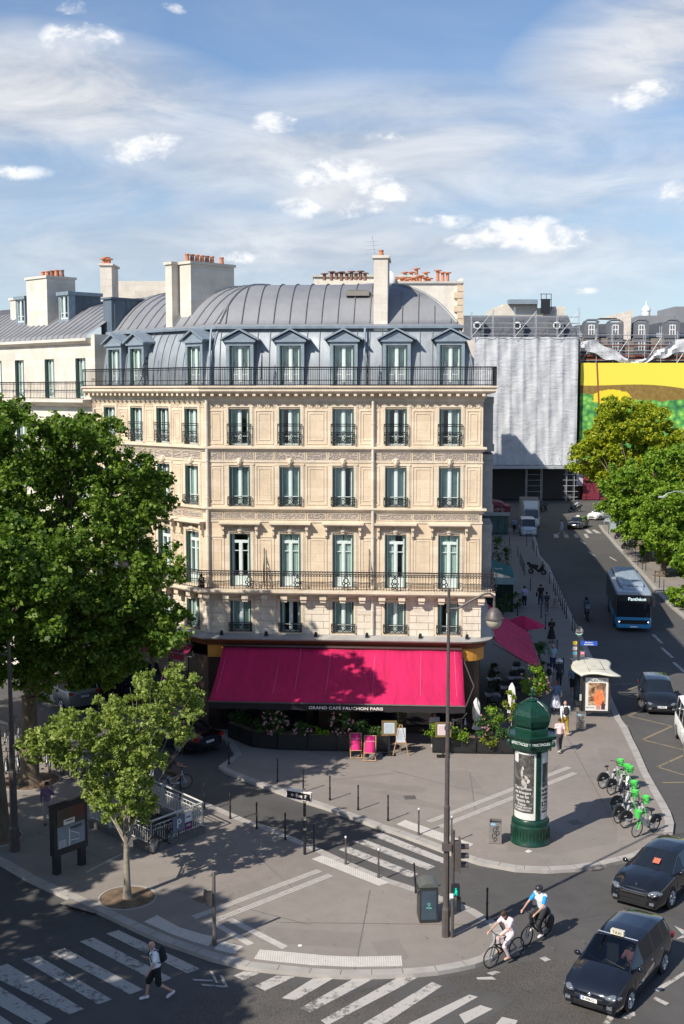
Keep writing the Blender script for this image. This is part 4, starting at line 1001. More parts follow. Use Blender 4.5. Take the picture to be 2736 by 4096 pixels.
for x in (x0+10.2,x1-.9):
    for s_ in (-1.2,1.2) if x<x1-1 else (-.6,.6):
        b.bar((x+s_,DT-.5,0),(x+s_,DT-.5,zb_),.08); b.bar((x+s_,DT+.7,0),(x+s_,DT+.7,zb_),.08)
    for k in range(6): b.bar((x-1.2,DT-.5,.6+k*.9),(x+1.2,DT-.5,.6+k*.9),.06)
b.build('scaffold_tower',GALV,tb)
b=MB(); b.box(x0-20,x1-1,DT-1.6,DT+1,zb_-.5,zb_-.1); 
n=14
for i in range(n): xx=x0+(x1-x0)*i/n; b.bar((xx,DT-1.65,zb_-.3),(xx+(x1-x0)/n/2,DT-1.65,zb_+1.2),.06); b.bar((xx+(x1-x0)/n/2,DT-1.65,zb_+1.2),(xx+(x1-x0)/n,DT-1.65,zb_-.3),.06)
b.build('scaffold_canopy',GALV,tb)
# painted hoarding building
hb=empty('hoarding_building',(0,0,0),0,'scaffolded building behind a huge painted landscape hoarding, maroon shop below','building')
DH=192.; x0,x1=X(2312,DH),X(2312,DH)+46; zt=zat(1452,DH); zb_=zat(1838,DH)
b=MB(); b.box(x0,x1,DH+2.2,DH+16,0,zt+4); b.build('wall',mat('weathered_stone',(.22,.19,.16),.9,0,.2),hb)
m,t,p,o_,v=new('painted_hoarding'); x,y,z=t.xyz(v)
n=t.noise(v,.35,5,.6); n2_=t.noise(v,1.6,4,.7); vo=t.n('ShaderNodeTexVoronoi'); vo.inputs['Scale'].default_value=.75; t.l(v,vo.inputs['Vector'])
n3_=t.noise(v,3.5,4,.7); vo.inputs['Scale'].default_value=1.15; bush=t.ramp(t.m('ADD',t.m('MULTIPLY',vo.outputs['Distance'],.55),t.m('ADD',t.m('MULTIPLY',n,.35),t.m('MULTIPLY',n3_,.45))),(.35,(.50,.72,.10)),(.55,(.20,.50,.09)),(.72,(.08,.30,.07)),(.9,(.02,.13,.05)))
hl=t.m('ADD',t.m('MULTIPLY',t.m('SINE',t.m('MULTIPLY',x,.16)),.9),t.m('MULTIPLY',n,1.2))
h1=t.m('SUBTRACT',zt-3.1,t.m('MULTIPLY',t.m('SUBTRACT',x,x0),.075)); f1=t.m('GREATER_THAN',t.m('ADD',z,t.m('MULTIPLY',t.m('SINE',t.m('MULTIPLY',x,.22)),.5)),h1)
hill=t.ramp(n2_,(.3,(.17,.11,.02)),(.7,(.30,.19,.05)))
f2=t.m('LESS_THAN',t.m('ADD',z,hl),zt-4.4)
c=t.mix(f1,t.mix(f2,hill,bush),(.80,.66,.07))
ux=t.m('SUBTRACT',x,x0+5.); uz=t.m('SUBTRACT',z,zt-5.5); q=t.m('ADD',t.m('MULTIPLY',t.m('MULTIPLY',ux,ux),.07),t.m('MULTIPLY',t.m('MULTIPLY',uz,uz),.4)); q=t.m('ADD',q,t.m('MULTIPLY',n2_,1.2))
c=t.mix(t.m('LESS_THAN',q,1.25),c,(.85,.62,.03))
w_=t.m('ABSOLUTE',t.m('SUBTRACT',t.m('ADD',x,t.m('MULTIPLY',z,.07)),x0+2.55+zt*.07)); c=t.mix(t.m('MULTIPLY',t.m('LESS_THAN',w_,.14),t.m('GREATER_THAN',z,zt-7)),c,(.28,.08,.03))
t.l(c,p.inputs['Base Color']); p.inputs['Roughness'].default_value=.8
b=MB(); b.box(x0,x1,DH-.9,DH-.7,zb_,zt); b.build('hoarding',m,hb)
MAR=mat('maroon_paint',(.17,.02,.035),.6,0,.15)
b=MB(); b.box(x0+.9,x1,DH-.1,DH+2.2,0,zb_)
for k in range(10): b.box(x0+3.+k*4.1,x0+3.5+k*4.1,DH-.3,DH-.1,0,zb_-1)
b.box(x0+.9,x1,DH-.5,DH-.1,3.1,3.9); b.box(x0+.9,x1,DH-.4,DH-.1,zb_-1.4,zb_-.6); b.build('shopfront',MAR,hb)
b=MB()
for k in range(8): b.box(x0+3.6+k*4.1,x0+6.9+k*4.1,DH-.2,DH-.11,.5,2.9)
b.build('shop_window',DGLASS,hb)
b=MB()
for k in range(8): b.box(x0+3.6+k*4.1,x0+6.9+k*4.1,DH-.2,DH-.11,4.1,6.0)
b.box(x0-.2,x0+.85,DH-.2,DH+2,2.2,zb_); b.build('blind',mat('lilac_blind',(.45,.42,.46),.7),hb)
b=MB(); b.add([(x0,DH+2.1,zt+1.5),(x1,DH+2.1,zt+1.5),(x1,DH+4,zat(1345,DH)),(x0,DH+4,zat(1345,DH)),(x0,DH+15,zat(1340,DH)),(x1,DH+15,zat(1340,DH))],[(0,1,2,3),(3,2,5,4)]); b.build('roof',ROOFD,hb)
b=MB(); b.box(x0-.2,x1,DH+3.4,DH+6,zat(1345,DH),zat(1328,DH)); b.build('ridge_band',mat('zinc_ridge',(.33,.37,.41),.5),hb)
for k,xx in enumerate((2366,2462,2566,2690)):
    for yy,sz in ((1316,1.9),(1382,1.5)):
        b=MB(); a=at(xx,yy,DH+1.7); b.cbox((a.x,a.y+1,a.z-.2),(2.3,2,2.5)); b.tube([(a.x-1.25,a.y+.3,a.z+1.05),(a.x-.6,a.y+.3,a.z+1.45),(a.x+.6,a.y+.3,a.z+1.45),(a.x+1.25,a.y+.3,a.z+1.05)],.18,5); o=b.build('dormer',mat('slate_dormer',(.13,.14,.16),.6),hb)
        b=MB()
        for s_ in (-.42,.42): b.cbox((a.x+s_,a.y-.03,a.z-.2),(.14,.06,1.5))
        b.cbox((a.x,a.y-.03,a.z+.6),(1.,.05,.12)); b.cbox((a.x,a.y-.03,a.z-.1),(.1,.06,1.7)); b.cbox((a.x,a.y-.03,a.z-.1),(.7,.04,.12)); b.build('window_frame',WHITE,o)
b=MB(); a=at(2503,1278+30,DH+2); b.box(a.x-1,a.x+.8,DH+1.9,DH+4,a.z-2.,a.z+1.6); b.build('chimney',CREAM,hb)
scaff(hb,x0,x1,zt,zat(1350,DH),DH-.3,2.6,1.5,.075,top=1.0)
b=MB()
for z in (1384,1425,1439): b.box(x0,x1,DH-.2,DH+.7,zat(z,DH),zat(z,DH)+.12)
b.build('scaffold_boards',mat('red_boards',(.30,.07,.04),.8,0,.4,.6),hb)
vs=[]; n=80
for i in range(n+1):
    s_=i/n; xx=x0+(x1-x0)*s_; per=(xx-x0)/15.5; up_=math.sin(math.pi*((per*.92+.28)%1))
    zc_=zat(1418,DH)+1.9*(1-abs(((per+.45)%1)-.5)*4)*.8-.2*math.sin(xx*2); hw=.75+.35*math.sin(xx*.5)
    for k in range(4): vs.append((xx,DH-.6-.25*math.sin(k*2+xx*2.1),zc_+hw*(1-k*.62)))
b=MB(); b.add(vs,[(i*4+k,(i+1)*4+k,(i+1)*4+k+1,i*4+k+1) for i in range(n) for k in range(3)]); b.build('torn_sheeting',MT['scaffold_sheet'],hb,True,norm=False)
# far skyline
def far(label,D,items,m,cat='building',name='far_building'):
    root=empty(name,(0,0,0),0,label,cat); b=MB()
    for x0,x1,yt in items: a=at(x0,yt,D); c=at(x1,yt,D); b.box(a.x,c.x,D,D+14,0,a.z)
    b.build('wall',m,root); return root
fb=far('pale rooftop block with plant boxes behind the slate roof of the wrapped building',215,[(1980,2012,1228),(2012,2150,1216),(2150,2200,1232),(2200,2262,1226)],CREAM)
b=MB()
for x,y0,y1 in ((2165,1176,1245),(2185,1176,1245),(2205,1176,1245),(2165,1176,1177)): 
    a=at(x,y0,214); c=at(x,y1,214); b.bar(tuple(a),tuple(c),.08)
for y in (1176,1198): a=at(2160,y,214); c=at(2206,y,214); b.bar(tuple(a),tuple(c),.08)
a=at(2182,1225,214); b.cbox(tuple(a),(1.5,1,2.5)); b.build('roof_frame',IRON,fb)
b=MB(); a=at(2035,1212,214); c=at(2150,1212,214); b.box(a.x,c.x,213.5,216,a.z-.2,a.z+.6); b.build('roof',ZINCD,fb)
far('long low pale roofs under the sky right of the scaffolding',240,[(2312,2400,1300),(2400,2520,1296),(2520,2640,1304),(2640,3000,1290)],ROOFD)
fb=far('zinc roofed building with a small planted terrace at the right skyline',250,[(2700,3000,1226),(2560,2700,1262)],ZINC2)
b=MB(); a=at(2400,1272,239); c=at(2532,1240,239); e=at(2532,1272,239); b.add([a,e,c,a+Vector((0,6,0)),e+Vector((0,6,0)),c+Vector((0,6,0))],[(0,1,2),(3,5,4),(0,2,5,3),(1,4,5,2),(0,3,4,1)]); b.build('gable',CREAM,fb)
dm=empty('far_dome',(0,0,0),0,'small white domed lantern on the far right skyline','dome'); a=at(2585,1245,400)
b=MB(); b.lathe([(1.3,-12),(1.3,0),(1.5,.1),(1.4,.7),(.9,1.5),(.3,2),(.2,2.8),(.05,3.4)],14,tuple(a)); b.build('lantern',WHITE,dm,True)
# ---------------- street furniture
SH=(1.0)
def bollard_mesh(white):
    root=empty('bollard'); b=MB(); b.lathe([(.05,0),(.05,.1),(.036,.14),(.034,.5),(.045,.52),(.045,.56),(.032,.58),(.028,.95),(.04,.97),(.04,1.0),(.022,1.02)],8); b.build('post',IRON if not white else GREYP,root,True)
    b=MB(); b.ell((0,0,1.05),(.042,.042,.045),8,6); b.build('finial',WHITE if white else IRON,root,True); return root
bp=[bollard_mesh(False),bollard_mesh(True)]; used=[0,0]
def bollard(x,y,label,group,white=0,z=0.,tilt=0.,sc=1.,dz=0.):
    o=bp[white] if not used[white] else copy_tree(bp[white]); used[white]=1
    X_,Y_=G(x,y,z); o.location=(X_,Y_,dz); o.rotation_euler=(0,tilt,0); o.scale=(sc,sc,sc); return tag(o,label,'bollard',group)
g1='bollards along the café kerb'; g2='bollards along the near kerb of the side lane'; g3='bollards lining the left pavement of the avenue'; g4='posts along the right pavement of the avenue'
for i,(x,y) in enumerate([(916,3057),(1110,3129),(1213,3168),(1319.6,3201),(1432.5,3240.5),(1552,3283)]):
    bollard(x,y,['black bollard beside the rear of the dark parked car','black bollard on the café kerb, second from the parked car','black bollard on the café kerb right behind the street sign post','black bollard on the shaded café kerb, fourth from the parked car','black bollard on the café kerb just inside the tree shadow edge','black bollard on the sunny café kerb left of the tactile strip'][i],g1)
bollard(1674.5,3339,'white-tipped bollard at the café side of the small crossing, left one',g1,1)
bollard(1806,3372,'white-tipped bollard at the café side of the small crossing, behind the lamp post',g1,1)
for i,(x,y) in enumerate([(722,3197),(818,3234),(921,3275),(1027,3315),(1141,3359),(1256,3406)]):
    bollard(x,y,['black bollard by the cyclist behind the stair railing','black bollard just right of the stair railing corner','black bollard on the near kerb, third from the stair railing','black bollard on the near kerb, fourth from the stair railing','black bollard on the near kerb, left of the street sign post','black bollard on the near kerb just right of the street sign post'][i],g2)
bollard(1382.7,3458,'white-tipped bollard at the near end of the small crossing, left one',g2,1)
bollard(1513.8,3510.8,'white-tipped bollard at the near end of the small crossing, right one',g2,1)
bollard(1664,3572,'leaning black bollard behind the dark solar litter bin',g2,0,0.,-.07)
bollard(1948,3677,'lone black bollard at the kerb tip beside the cyclists',g2)
R_=[(415,210),(560,158),(590,215),(603,245),(616,270),(630,295),(643,325),(656,357),(670,387),(685,420),(730,510),(748,525),(318,400),(495,415),(528,500),(615,700),(662,843)]
R_=sorted(R_,key=lambda q:-q[1])
for i,(x,y) in enumerate(R_): bollard(*zR(x,y),ORD[i]+' dark bollard up the shaded avenue pavement, counted from the bus shelter',g3)
for i,(x,y) in enumerate([(540,1110),(810,1115),(905,1150),(925,1190),(963,1270),(672,1275),(706,1385),(722,1425),(740,1468),(757,1510),(775,1565)]): bollard(1900+x*.2551,1900+y*.2551,ORD[i]+' dark bollard of the far group between the parked scooter and the white van',g3)
for i,(x,y) in enumerate(sorted([(686,688),(1028,1055),(1080,1100),(1120,1118),(1228,1255),(1280,1315),(1330,1370),(998,990)],key=lambda q:q[1])): bollard(*pd(x,y),ORD[i]+' dark post along the sunny right pavement, counted from the pale booth',g4)
# lamp posts
def lamp(pos,h,label,arm,az,w_=.8):
    root=empty('street_lamp',(pos[0],pos[1],0),0,label,'street lamp')
    b=MB(); b.lathe([(.17*w_,0),(.17*w_,.9),(.13*w_,1.0),(.12*w_,h*.38),(.1*w_,h*.38+.05),(.09*w_,h*.62),(.075*w_,h*.62+.05),(.055*w_,h)],8,ph=R(22.5)); b.build('post',GREYP,root)
    b=MB(); b.lathe([(.1,h*.6),(.1,h*.6+.12)],8); b.lathe([(.07,h*.93),(.07,h*.93+.08)],8); b.build('collar',GREYP,root)
    d=Vector((math.cos(az),math.sin(az),0)); z0=h*.972
    b=MB(); b.tube([Vector((0,0,z0-.35)),d*.3+Vector((0,0,z0-.33)),d*.7+Vector((0,0,z0-.08)),d*1.1+Vector((0,0,z0+.12)),d*(arm-.15)+Vector((0,0,z0+.14)),d*arm+Vector((0,0,z0+.05)),d*arm+Vector((0,0,z0-.15))],.035,6); b.build('arm',GREYP,root,True)
    c=d*arm; b=MB(); b.lathe([(.03,-.1),(.05,-.2),(.04,-.3),(.13,-.35),(.22,-.47),(.26,-.61),(.30,-.64),(.30,-.67),(.25,-.67)],18,(c.x,c.y,z0)); b.build('lamp_shade',GREYP,root,True)
    b=MB(); b.lathe([(.25,-.675),(.255,-.75),(.21,-.87),(.12,-.95),(.03,-.97)],18,(c.x,c.y,z0)); b.build('lamp_globe',mat('lamp_bowl',(.42,.38,.30),.15,0,.1,6,spec=.7),root,True)
    return root
lp=lamp(G(1783,3745),11.35,'tall grey brown street lamp with round globe in front of the café',1.42,0.)
b=MB(); b.tube([(.27+.17*math.cos(t*.7),-.1+.02*math.sin(t),6.95+.2*math.sin(t*.7)) for t in range(30)],.022,5); b.tube([(.1,-.1,7.15),(.45,-.12,7.2),(.6,-.1,7.38)],.015,4); b.build('cable_coil',BLACK,lp)
lamp(G(59,3404),8.2,'street lamp at the left edge beside the black billboard',1.5,R(175),1.15)
# traffic light on its own slim pole
q=G(1810,3742); tl=empty('traffic_light',(q[0]-.02,q[1]-.12,0),0,'traffic light with sunshades seen from its side, fixed at the tall street lamp','traffic light')
b=MB(); b.tube([(0,0,0),(0,0,3.55)],.055,8); b.tube([(0,0,3.1),(-.12,.1,3.1)],.03,5); b.build('pole',GREYP,tl,True)
b=MB(); b.cbox((.13,0,2.72),(.16,.3,.92)); b.box(.2,.235,-.24,.24,2.2,3.25); b.build('signal_head',GREYP,tl)
for k,z in enumerate((3.0,2.7,2.4)):
    b=MB(); n=10; vs=[]; 
    for j in range(n+1):
        a=math.pi*(j/n)*1.25-math.pi*.125; 
        for x,r in ((.235,.115),(.5,.10)): vs.append((x,r*math.cos(a),z+r*math.sin(a)))
    b.add(vs,[(2*j,2*j+2,2*j+3,2*j+1) for j in range(n)]); o=b.build('sunshade',GREYP,tl); o.modifiers.new('t','SOLIDIFY').thickness=.01
b=MB(); b.cbox((-.2,.0,3.0),(.3,.2,.22)); b.build('rear_sunshade',GREYP,tl)
b=MB(); b.cbox((.08,-.1,1.62),(.26,.24,.34)); b.cbox((.2,0,1.1),(.12,.2,.44)); b.build('pedestrian_signal',BLACK,tl)
b=MB(); b.box(-.02,.17,-.224,-.221,1.48,1.76); b.build('signal_lens',mat('dark_teal_lens',(.01,.05,.045),.3),tl)
GRN=mat('green_lamp',(0,.5,.4),.5,emit=(0,.9,.65),estr=.4)
b=MB(); b.ell((.08,-.228,1.71),(.022,.004,.025),8,5); b.box(.062,.098,-.232,-.225,1.6,1.68); b.bar((.07,-.228,1.61),(.045,-.228,1.5),.02); b.bar((.09,-.228,1.61),(.115,-.228,1.5),.02); b.bar((.098,-.228,1.67),(.125,-.228,1.6),.014); b.build('walking_figure',GRN,tl)
b=MB(); b.box(-.12,-.0,-.24,-.236,1.4,1.56); b.build('sticker',PLATE,tl)
# small signal pole left
q=G(858,3779); t2=empty('signal_post',(q[0],q[1],0),0,'dark signal post with a small box, on the kerb before the large pavement','signal post')
b=MB(); b.lathe([(.075,0),(.075,.3),(.06,.33),(.055,2.35),(.03,2.38)],8); b.build('post',GREYP,t2,True)
b=MB(); b.cbox((-.14,-.02,1.55),(.2,.2,.4)); b.box(-.32,-.24,-.12,.1,1.45,1.78); b.build('signal_box',GREYP,t2)
# street sign post
q=G(1219,3418); sp=empty('sign_post',(q[0],q[1],0),0,'stickered post with a small black direction plate between the kerbs','sign post')
b=MB(); b.tube([(0,0,0),(0,0,2.5)],.055,8); b.build('post',IRON,sp,True)
b=MB(); b.tube([(0,0,2.02),(0,0,2.08)],.06,8); b.tube([(0,0,1.35),(0,0,1.5)],.0585,8); b.tube([(0,0,.95),(0,0,1.05)],.058,8); b.tube([(0,0,2.1),(0,0,2.56)],.059,8); b.build('sticker',mat('tan_stickers',(.5,.42,.3),.7,0,.4,9),sp)
ra=R(-28); b=MB(); b.M=Matrix.Rotation(ra,4,'Z'); b.box(-.75,.32,-.09,-.05,2.12,2.44); b.build('plate',BLACK,sp)
b=MB(); b.M=Matrix.Rotation(ra,4,'Z'); frame(b,-.745,.315,2.125,2.435,.02,.096); b.box(-.74,.31,-.1,.1,2.441,2.455); b.build('plate_border',LETT,sp)
tx=text('lettering','← Rue  P',.19,(0,0,0),(R(90),0,ra),LETT,sp,sx=.95); tx.location=Matrix.Rotation(ra,3,'Z')@Vector((-.2,-.098,2.28))
# solar bin
q=G(1712,3690); sbn=empty('solar_bin',(q[0],q[1]+.3,0),R(4),'dark solar litter bin with curved top and a glass front','litter bin')
b=MB(); b.box(-.31,.31,-.35,.35,.03,1.22); b.build('body',mat('bin_dark',(.03,.033,.035),.4),sbn)
b=MB(); n=8; pr=[(-.33+.66*i/n,1.22+.13*math.sin(math.pi*(i/n))**.7) for i in range(n+1)]; vs=[(x,y,z) for y in (-.37,.37) for x,z in pr]; b.add(vs,[(i,i+1,n+2+i,n+1+i) for i in range(n)]+[tuple(range(n+1)),tuple(range(n+1,2*n+2))]); b.build('solar_lid',mat('solar_lid',(.10,.11,.105),.25,0,.2,20),sbn)
b=MB(); b.box(-.25,.25,-.362,-.352,.12,1.1); b.build('front_panel',mat('blue_grey_panel',(.05,.075,.10),.2),sbn)
text('lettering','PARIS',.07,(0,-.366,.52),(R(90),0,0),mat('mint_letters',(.2,.6,.5),.6),sbn)
b=MB(); 
for k in (-1,0,1): b.tube([(0,-.366,.58),(.05*k,-.366,.66),(.02*k,-.366,.7)],.006,4)
b.build('emblem',MT['mint_letters'],sbn)
b=MB(); b.box(-.325,-.311,-.2,.2,.9,1.08); b.build('disposal_flap',IRON,sbn); b=MB(); b.tube([(-.33,-.3,1.12),(-.36,-.1,1.02),(-.33,-.05,.95)],.015,5); b.build('handle',STEEL,sbn)
# steel litter bins
def litter(x,y,label,s_=1.):
    q=G(x,y); r=empty('litter_bin',(q[0],q[1]+.2,0),R(-8),label,'litter bin','steel litter bins')
    b=MB(); 
    for sx in (-1,1): b.box(*sorted((sx*.21,sx*.24)),-.22,.22,.02,.86)
    for sy in (-1,1): b.box(-.21,.21,*sorted((sy*.19,sy*.22)),.02,.86)
    b.build('body',STEEL,r); b=MB(); b.box(-.2,.2,-.18,.18,.03,.78); b.build('liner',BLACK,r)
    b=MB()
    for k,(cx,cz,rr) in enumerate(((-.05,.3,.1),(.08,.42,.08),(-.03,.55,.09),(.07,.65,.06),(0,.17,.07))): b.tube([(cx+rr*(1-t/14)*math.cos(t*.8),-.2235,cz+rr*1.5*(1-t/14)*math.sin(t*.8)) for t in range(9)],.014,4)
    b.build('cut_out',BLACK,r)
    b=MB(); b.box(-.17,.0,-.226,-.221,.75,.83); b.build('sticker',mat('sky_sticker',(.25,.5,.7),.5),r)
litter(1984,3376,'steel litter bin with cut-out scrolls beside the green poster column'); litter(2326,2919,'steel litter bin in front of the bus shelter poster'); litter(2219,2429,'steel litter bin in shade among the bollards on the avenue')
# ---------------- morris column
q=G(2120,3362); mc=empty('poster_column',(q[0],q[1]+.0,0),0,'dark green domed poster column with SPECTACLES lettering and posters','advertising column')
GREEN=mat('column_green',(.007,.043,.028),.32,0,.3,6,coat=.15); 
b=MB(); b.lathe([(.78,0),(.80,.06),(.76,.16),(.73,.3),(.72,.62),(.74,.66),(.74,.72),(.70,.76),(.69,.95),(.66,1.0)],36); b.build('base',GREEN,mc,True)
b=MB(); b.lathe([(.62,1.0),(.62,3.75)],36); b.build('drum',GREEN,mc,True)
b=MB()
for t in range(36): a=t*math.pi/18; b.box(.745*math.cos(a)-.012,.745*math.cos(a)+.012,.745*math.sin(a)-.012,.745*math.sin(a)+.012,.2,.58)
for t in range(48): a=t*math.pi/24; b.cbox((.715*math.cos(a),.715*math.sin(a),.85),(.025,.025,.1))
for a0 in (-73,47,167):
    for k in range(5):
        a=R(a0-5+k*3.4); b.tube([(.645*math.cos(a),.645*math.sin(a),1.0),(.645*math.cos(a),.645*math.sin(a),3.74)],.016,4)
b.build('fluting',GREEN,mc)
hx=R(18)
b=MB(); b.lathe([(.70,3.68),(.74,3.74),(.78,3.80),(.84,3.84),(.90,3.86),(.92,4.2),(1.04,4.28),(1.06,4.36),(1.0,4.38),(.97,4.32),(.72,4.30)],6,ph=hx); b.build('canopy',GREEN,mc)
b=MB(); b.lathe([(.70,4.28),(.70,4.55),(.66,4.57),(.64,4.6)],6,ph=hx); b.build('dome_base',GREEN,mc)
prof=[(.62,4.6),(.74,4.72),(.80,4.92),(.78,5.1),(.68,5.28),(.5,5.44),(.3,5.56),(.2,5.6)]
b=MB(); b.lathe(prof,6,ph=hx); 
o=b.build('dome',GREEN,mc)
b=MB()
for j in range(6):
    a=hx+j*math.pi/3; b.tube([(r*math.cos(a),r*math.sin(a),z) for r,z in prof],.022,5)
b.build('dome_rib',GREEN,mc)
b=MB()
for j in range(6):   # fish scale relief
    a0=hx+j*math.pi/3; a1=a0+math.pi/3
    for (r,z),(r2,z2) in zip(prof[1:],prof[2:-1]):
        for sub in (0,.33,.66):
            rr=(r+(r2-r)*sub)*1.012; zz_=z+(z2-z)*sub; n=max(2,int(rr*9))
            p0=Vector((rr*math.cos(a0),rr*math.sin(a0),zz_)); p1=Vector((rr*math.cos(a1),rr*math.sin(a1),zz_))
            for i in range(n):
                m_=p0.lerp(p1,(i+(.5 if sub!=.33 else 0.1)+.1)/n*.92+.03); b.tube([m_+Vector((0,0,.04)),m_,m_-Vector((0,0,.03))],[.004,.013,.004],4)
b.build('dome_scales',GREEN,mc)
b=MB(); b.lathe([(.22,5.6),(.24,5.63),(.2,5.66),(.1,5.68),(.05,5.75),(.13,5.8),(.14,5.83),(.04,5.86),(.06,5.9),(.09,5.98),(.06,6.06),(.01,6.14)],12); b.build('finial',GREEN,mc,True)
b=MB()
for j in range(6):
    a=hx+j*math.pi/3; c=Vector((.97*math.cos(a),.97*math.sin(a),4.05)); b.ell(c,(.1,.1,.12),8,6); b.ell(c+Vector((.06*math.cos(a),.06*math.sin(a),-.02)),(.05,.05,.05),6,5)
for j in range(6):
    a0=hx+j*math.pi/3; a1=a0+math.pi/3
    p0=Vector((.87*math.cos(a0),.87*math.sin(a0),3.82)); p1=Vector((.87*math.cos(a1),.87*math.sin(a1),3.82))
    for i in range(12): b.ell(p0.lerp(p1,(i+.5)/12)+Vector((0,0,-.02)),(.022,.022,.05),5,4)
b.build('corner_ornament',GREEN,mc)
for j in range(6):
    a=hx+(j+.5)*math.pi/3; r=.92*math.cos(math.pi/6)+.0
    if math.sin(a)<.2:
        text('lettering','SPECTACLES',.15,(r*math.cos(a),r*math.sin(a),4.05),(R(90),0,a+math.pi/2),mat('silver_letters',(.65,.70,.66),.4,.1),mc,.015,sx=.9)
def cyl_panel(par,a0,a1,z0,z1,r,m,name,n=10):
    vs=[]
    for i in range(n+1):
        a=a0+(a1-a0)*i/n; vs+=[(r*math.cos(a),r*math.sin(a),z0),(r*math.cos(a),r*math.sin(a),z1)]
    b=MB(); b.add(vs,[(2*i,2*i+2,2*i+3,2*i+1) for i in range(n)]); return b.build(name,m,par,True,norm=False)
m,t,p,o_,v=new('engraving_poster'); n=t.noise(v,2.2,6,.7,1.5); c=t.ramp(n,(.35,(.035,.033,.033)),(.55,(.09,.085,.08)),(.7,(.25,.235,.215))); t.l(c,p.inputs['Base Color']); p.inputs['Roughness'].default_value=.25; ENG=m
PW=mat('poster_paper',(.66,.65,.62),.3,0,.04)
for a0,a1 in ((177,278),(297,398),(57,158)):
    a0,a1=R(a0),R(a1); f=cyl_panel(mc,a0,a1,1.03,3.66,.632,PW,'poster'); cyl_panel(f,a0+.12,a1-.12,1.3,3.6,.636,ENG,'poster_print')
    cyl_panel(f,a0+.12,a0+.6,3.25,3.6,.639,PW,'poster_caption')
lines=[("C'est fou tous",2.30,.14),("ces étrangers",2.13,.14),("qui ont fait",1.97,.14),("l'histoire de",1.81,.14),("France.",1.66,.14),("LA GRANDE HISTOIRE",1.54,.085),("DE L'IMMIGRATION",1.44,.085)]
for ac in (R(229),R(327)):
    for s_,z,size in lines:
        bend(text('lettering',s_,size*1.12,(0,0,z-.03),(0,0,0),PW,mc,.003,sx=.86),ac,.645)
b=MB()
for u0,z0,ru,rz_ in ((.02,3.05,.05,.075),(-.02,2.86,.055,.14),(.1,2.7,.13,.09),(.2,2.58,.12,.10),(.05,2.5,.09,.13),(.13,2.38,.07,.12)):
    n=14; a_=R(229); b.add([(.6375*math.cos(a_+(u0+ru*math.cos(2*math.pi*k/n))/.64),.6375*math.sin(a_+(u0+ru*math.cos(2*math.pi*k/n))/.64),z0+rz_*math.sin(2*math.pi*k/n)) for k in range(n)],[tuple(range(n))])
b.build('poster_figure',mat('poster_grey_figure',(.42,.40,.37),.3,0,.35,7),mc)
# ---------------- billboard, metro stairs
a_=Vector(G(223,3498)); c_=Vector(G(328,3458)); bd=empty('billboard',(a_.x,a_.y,0),math.atan2((c_-a_).y,(c_-a_).x),'black free-standing poster billboard left of the young tree','billboard'); Wd=(c_-a_).length
b=MB(); b.box(-.06,.18,-.1,.12,0,.75); b.box(Wd-.12,Wd+.12,-.1,.12,0,.75); split_islands(b.build('leg',IRON,bd))
b=MB(); b.box(-.12,Wd+.2,-.12,.14,.7,2.5); b.box(-.14,Wd+.22,-.14,.16,2.5,2.56); b.build('cabinet',IRON,bd)
b=MB(); b.box(.02,Wd+.06,-.135,-.122,.95,1.75); b.build('poster',mat('pale_blue_poster',(.16,.22,.27),.3,0,.2,2),bd)
b=MB(); b.box(.02,Wd+.06,-.134,-.122,1.751,2.4); b.build('poster',mat('olive_poster',(.045,.04,.03),.3,0,.4,2),bd)
b=MB(); b.box(Wd*.55,Wd+.05,-.1365,-.1345,2.0,2.38); b.build('poster_patch',mat('dark_red_patch',(.09,.02,.018),.3),bd)
text('lettering','matest',.19,(Wd*.72,-.139,1.62),(R(90),0,0),BLACK,bd); 
b=MB(); b.box(.3,.8,-.1395,-.137,1.78,1.98); b.build('label_card',PW,bd)
text('lettering','TOBEMAN',.075,(.55,-.143,1.91),(R(90),0,0),BLACK,bd)
b=MB(); b.tube([(.6,-.138,1.5),(.98,-.138,1.3),(.98,-.138,1.1),(.6,-.138,1.15)],.012,4); b.bar((.55,-.138,1.6),(.55,-.138,.97),.03)
for k in range(6): b.bar((.08+k*.06,-.138,1.25),(.08+k*.06,-.138,.97),.012)
b.build('drawing',LETT,bd)
mA,mB,mC,mD=[Vector(G(*q)) for q in ((606,3410),(812,3329),(577,3217),(362,3300))]
mr=empty('stair_railing',(mA.x,mA.y,0),0,'white painted railing around the metro stairs with signs hung on it','railing')
WR=mat('railing_white',(.50,.49,.46),.55,0,.12,6); PLI=mat('plinth_stone',(.12,.115,.11),.8,0,.2,3)
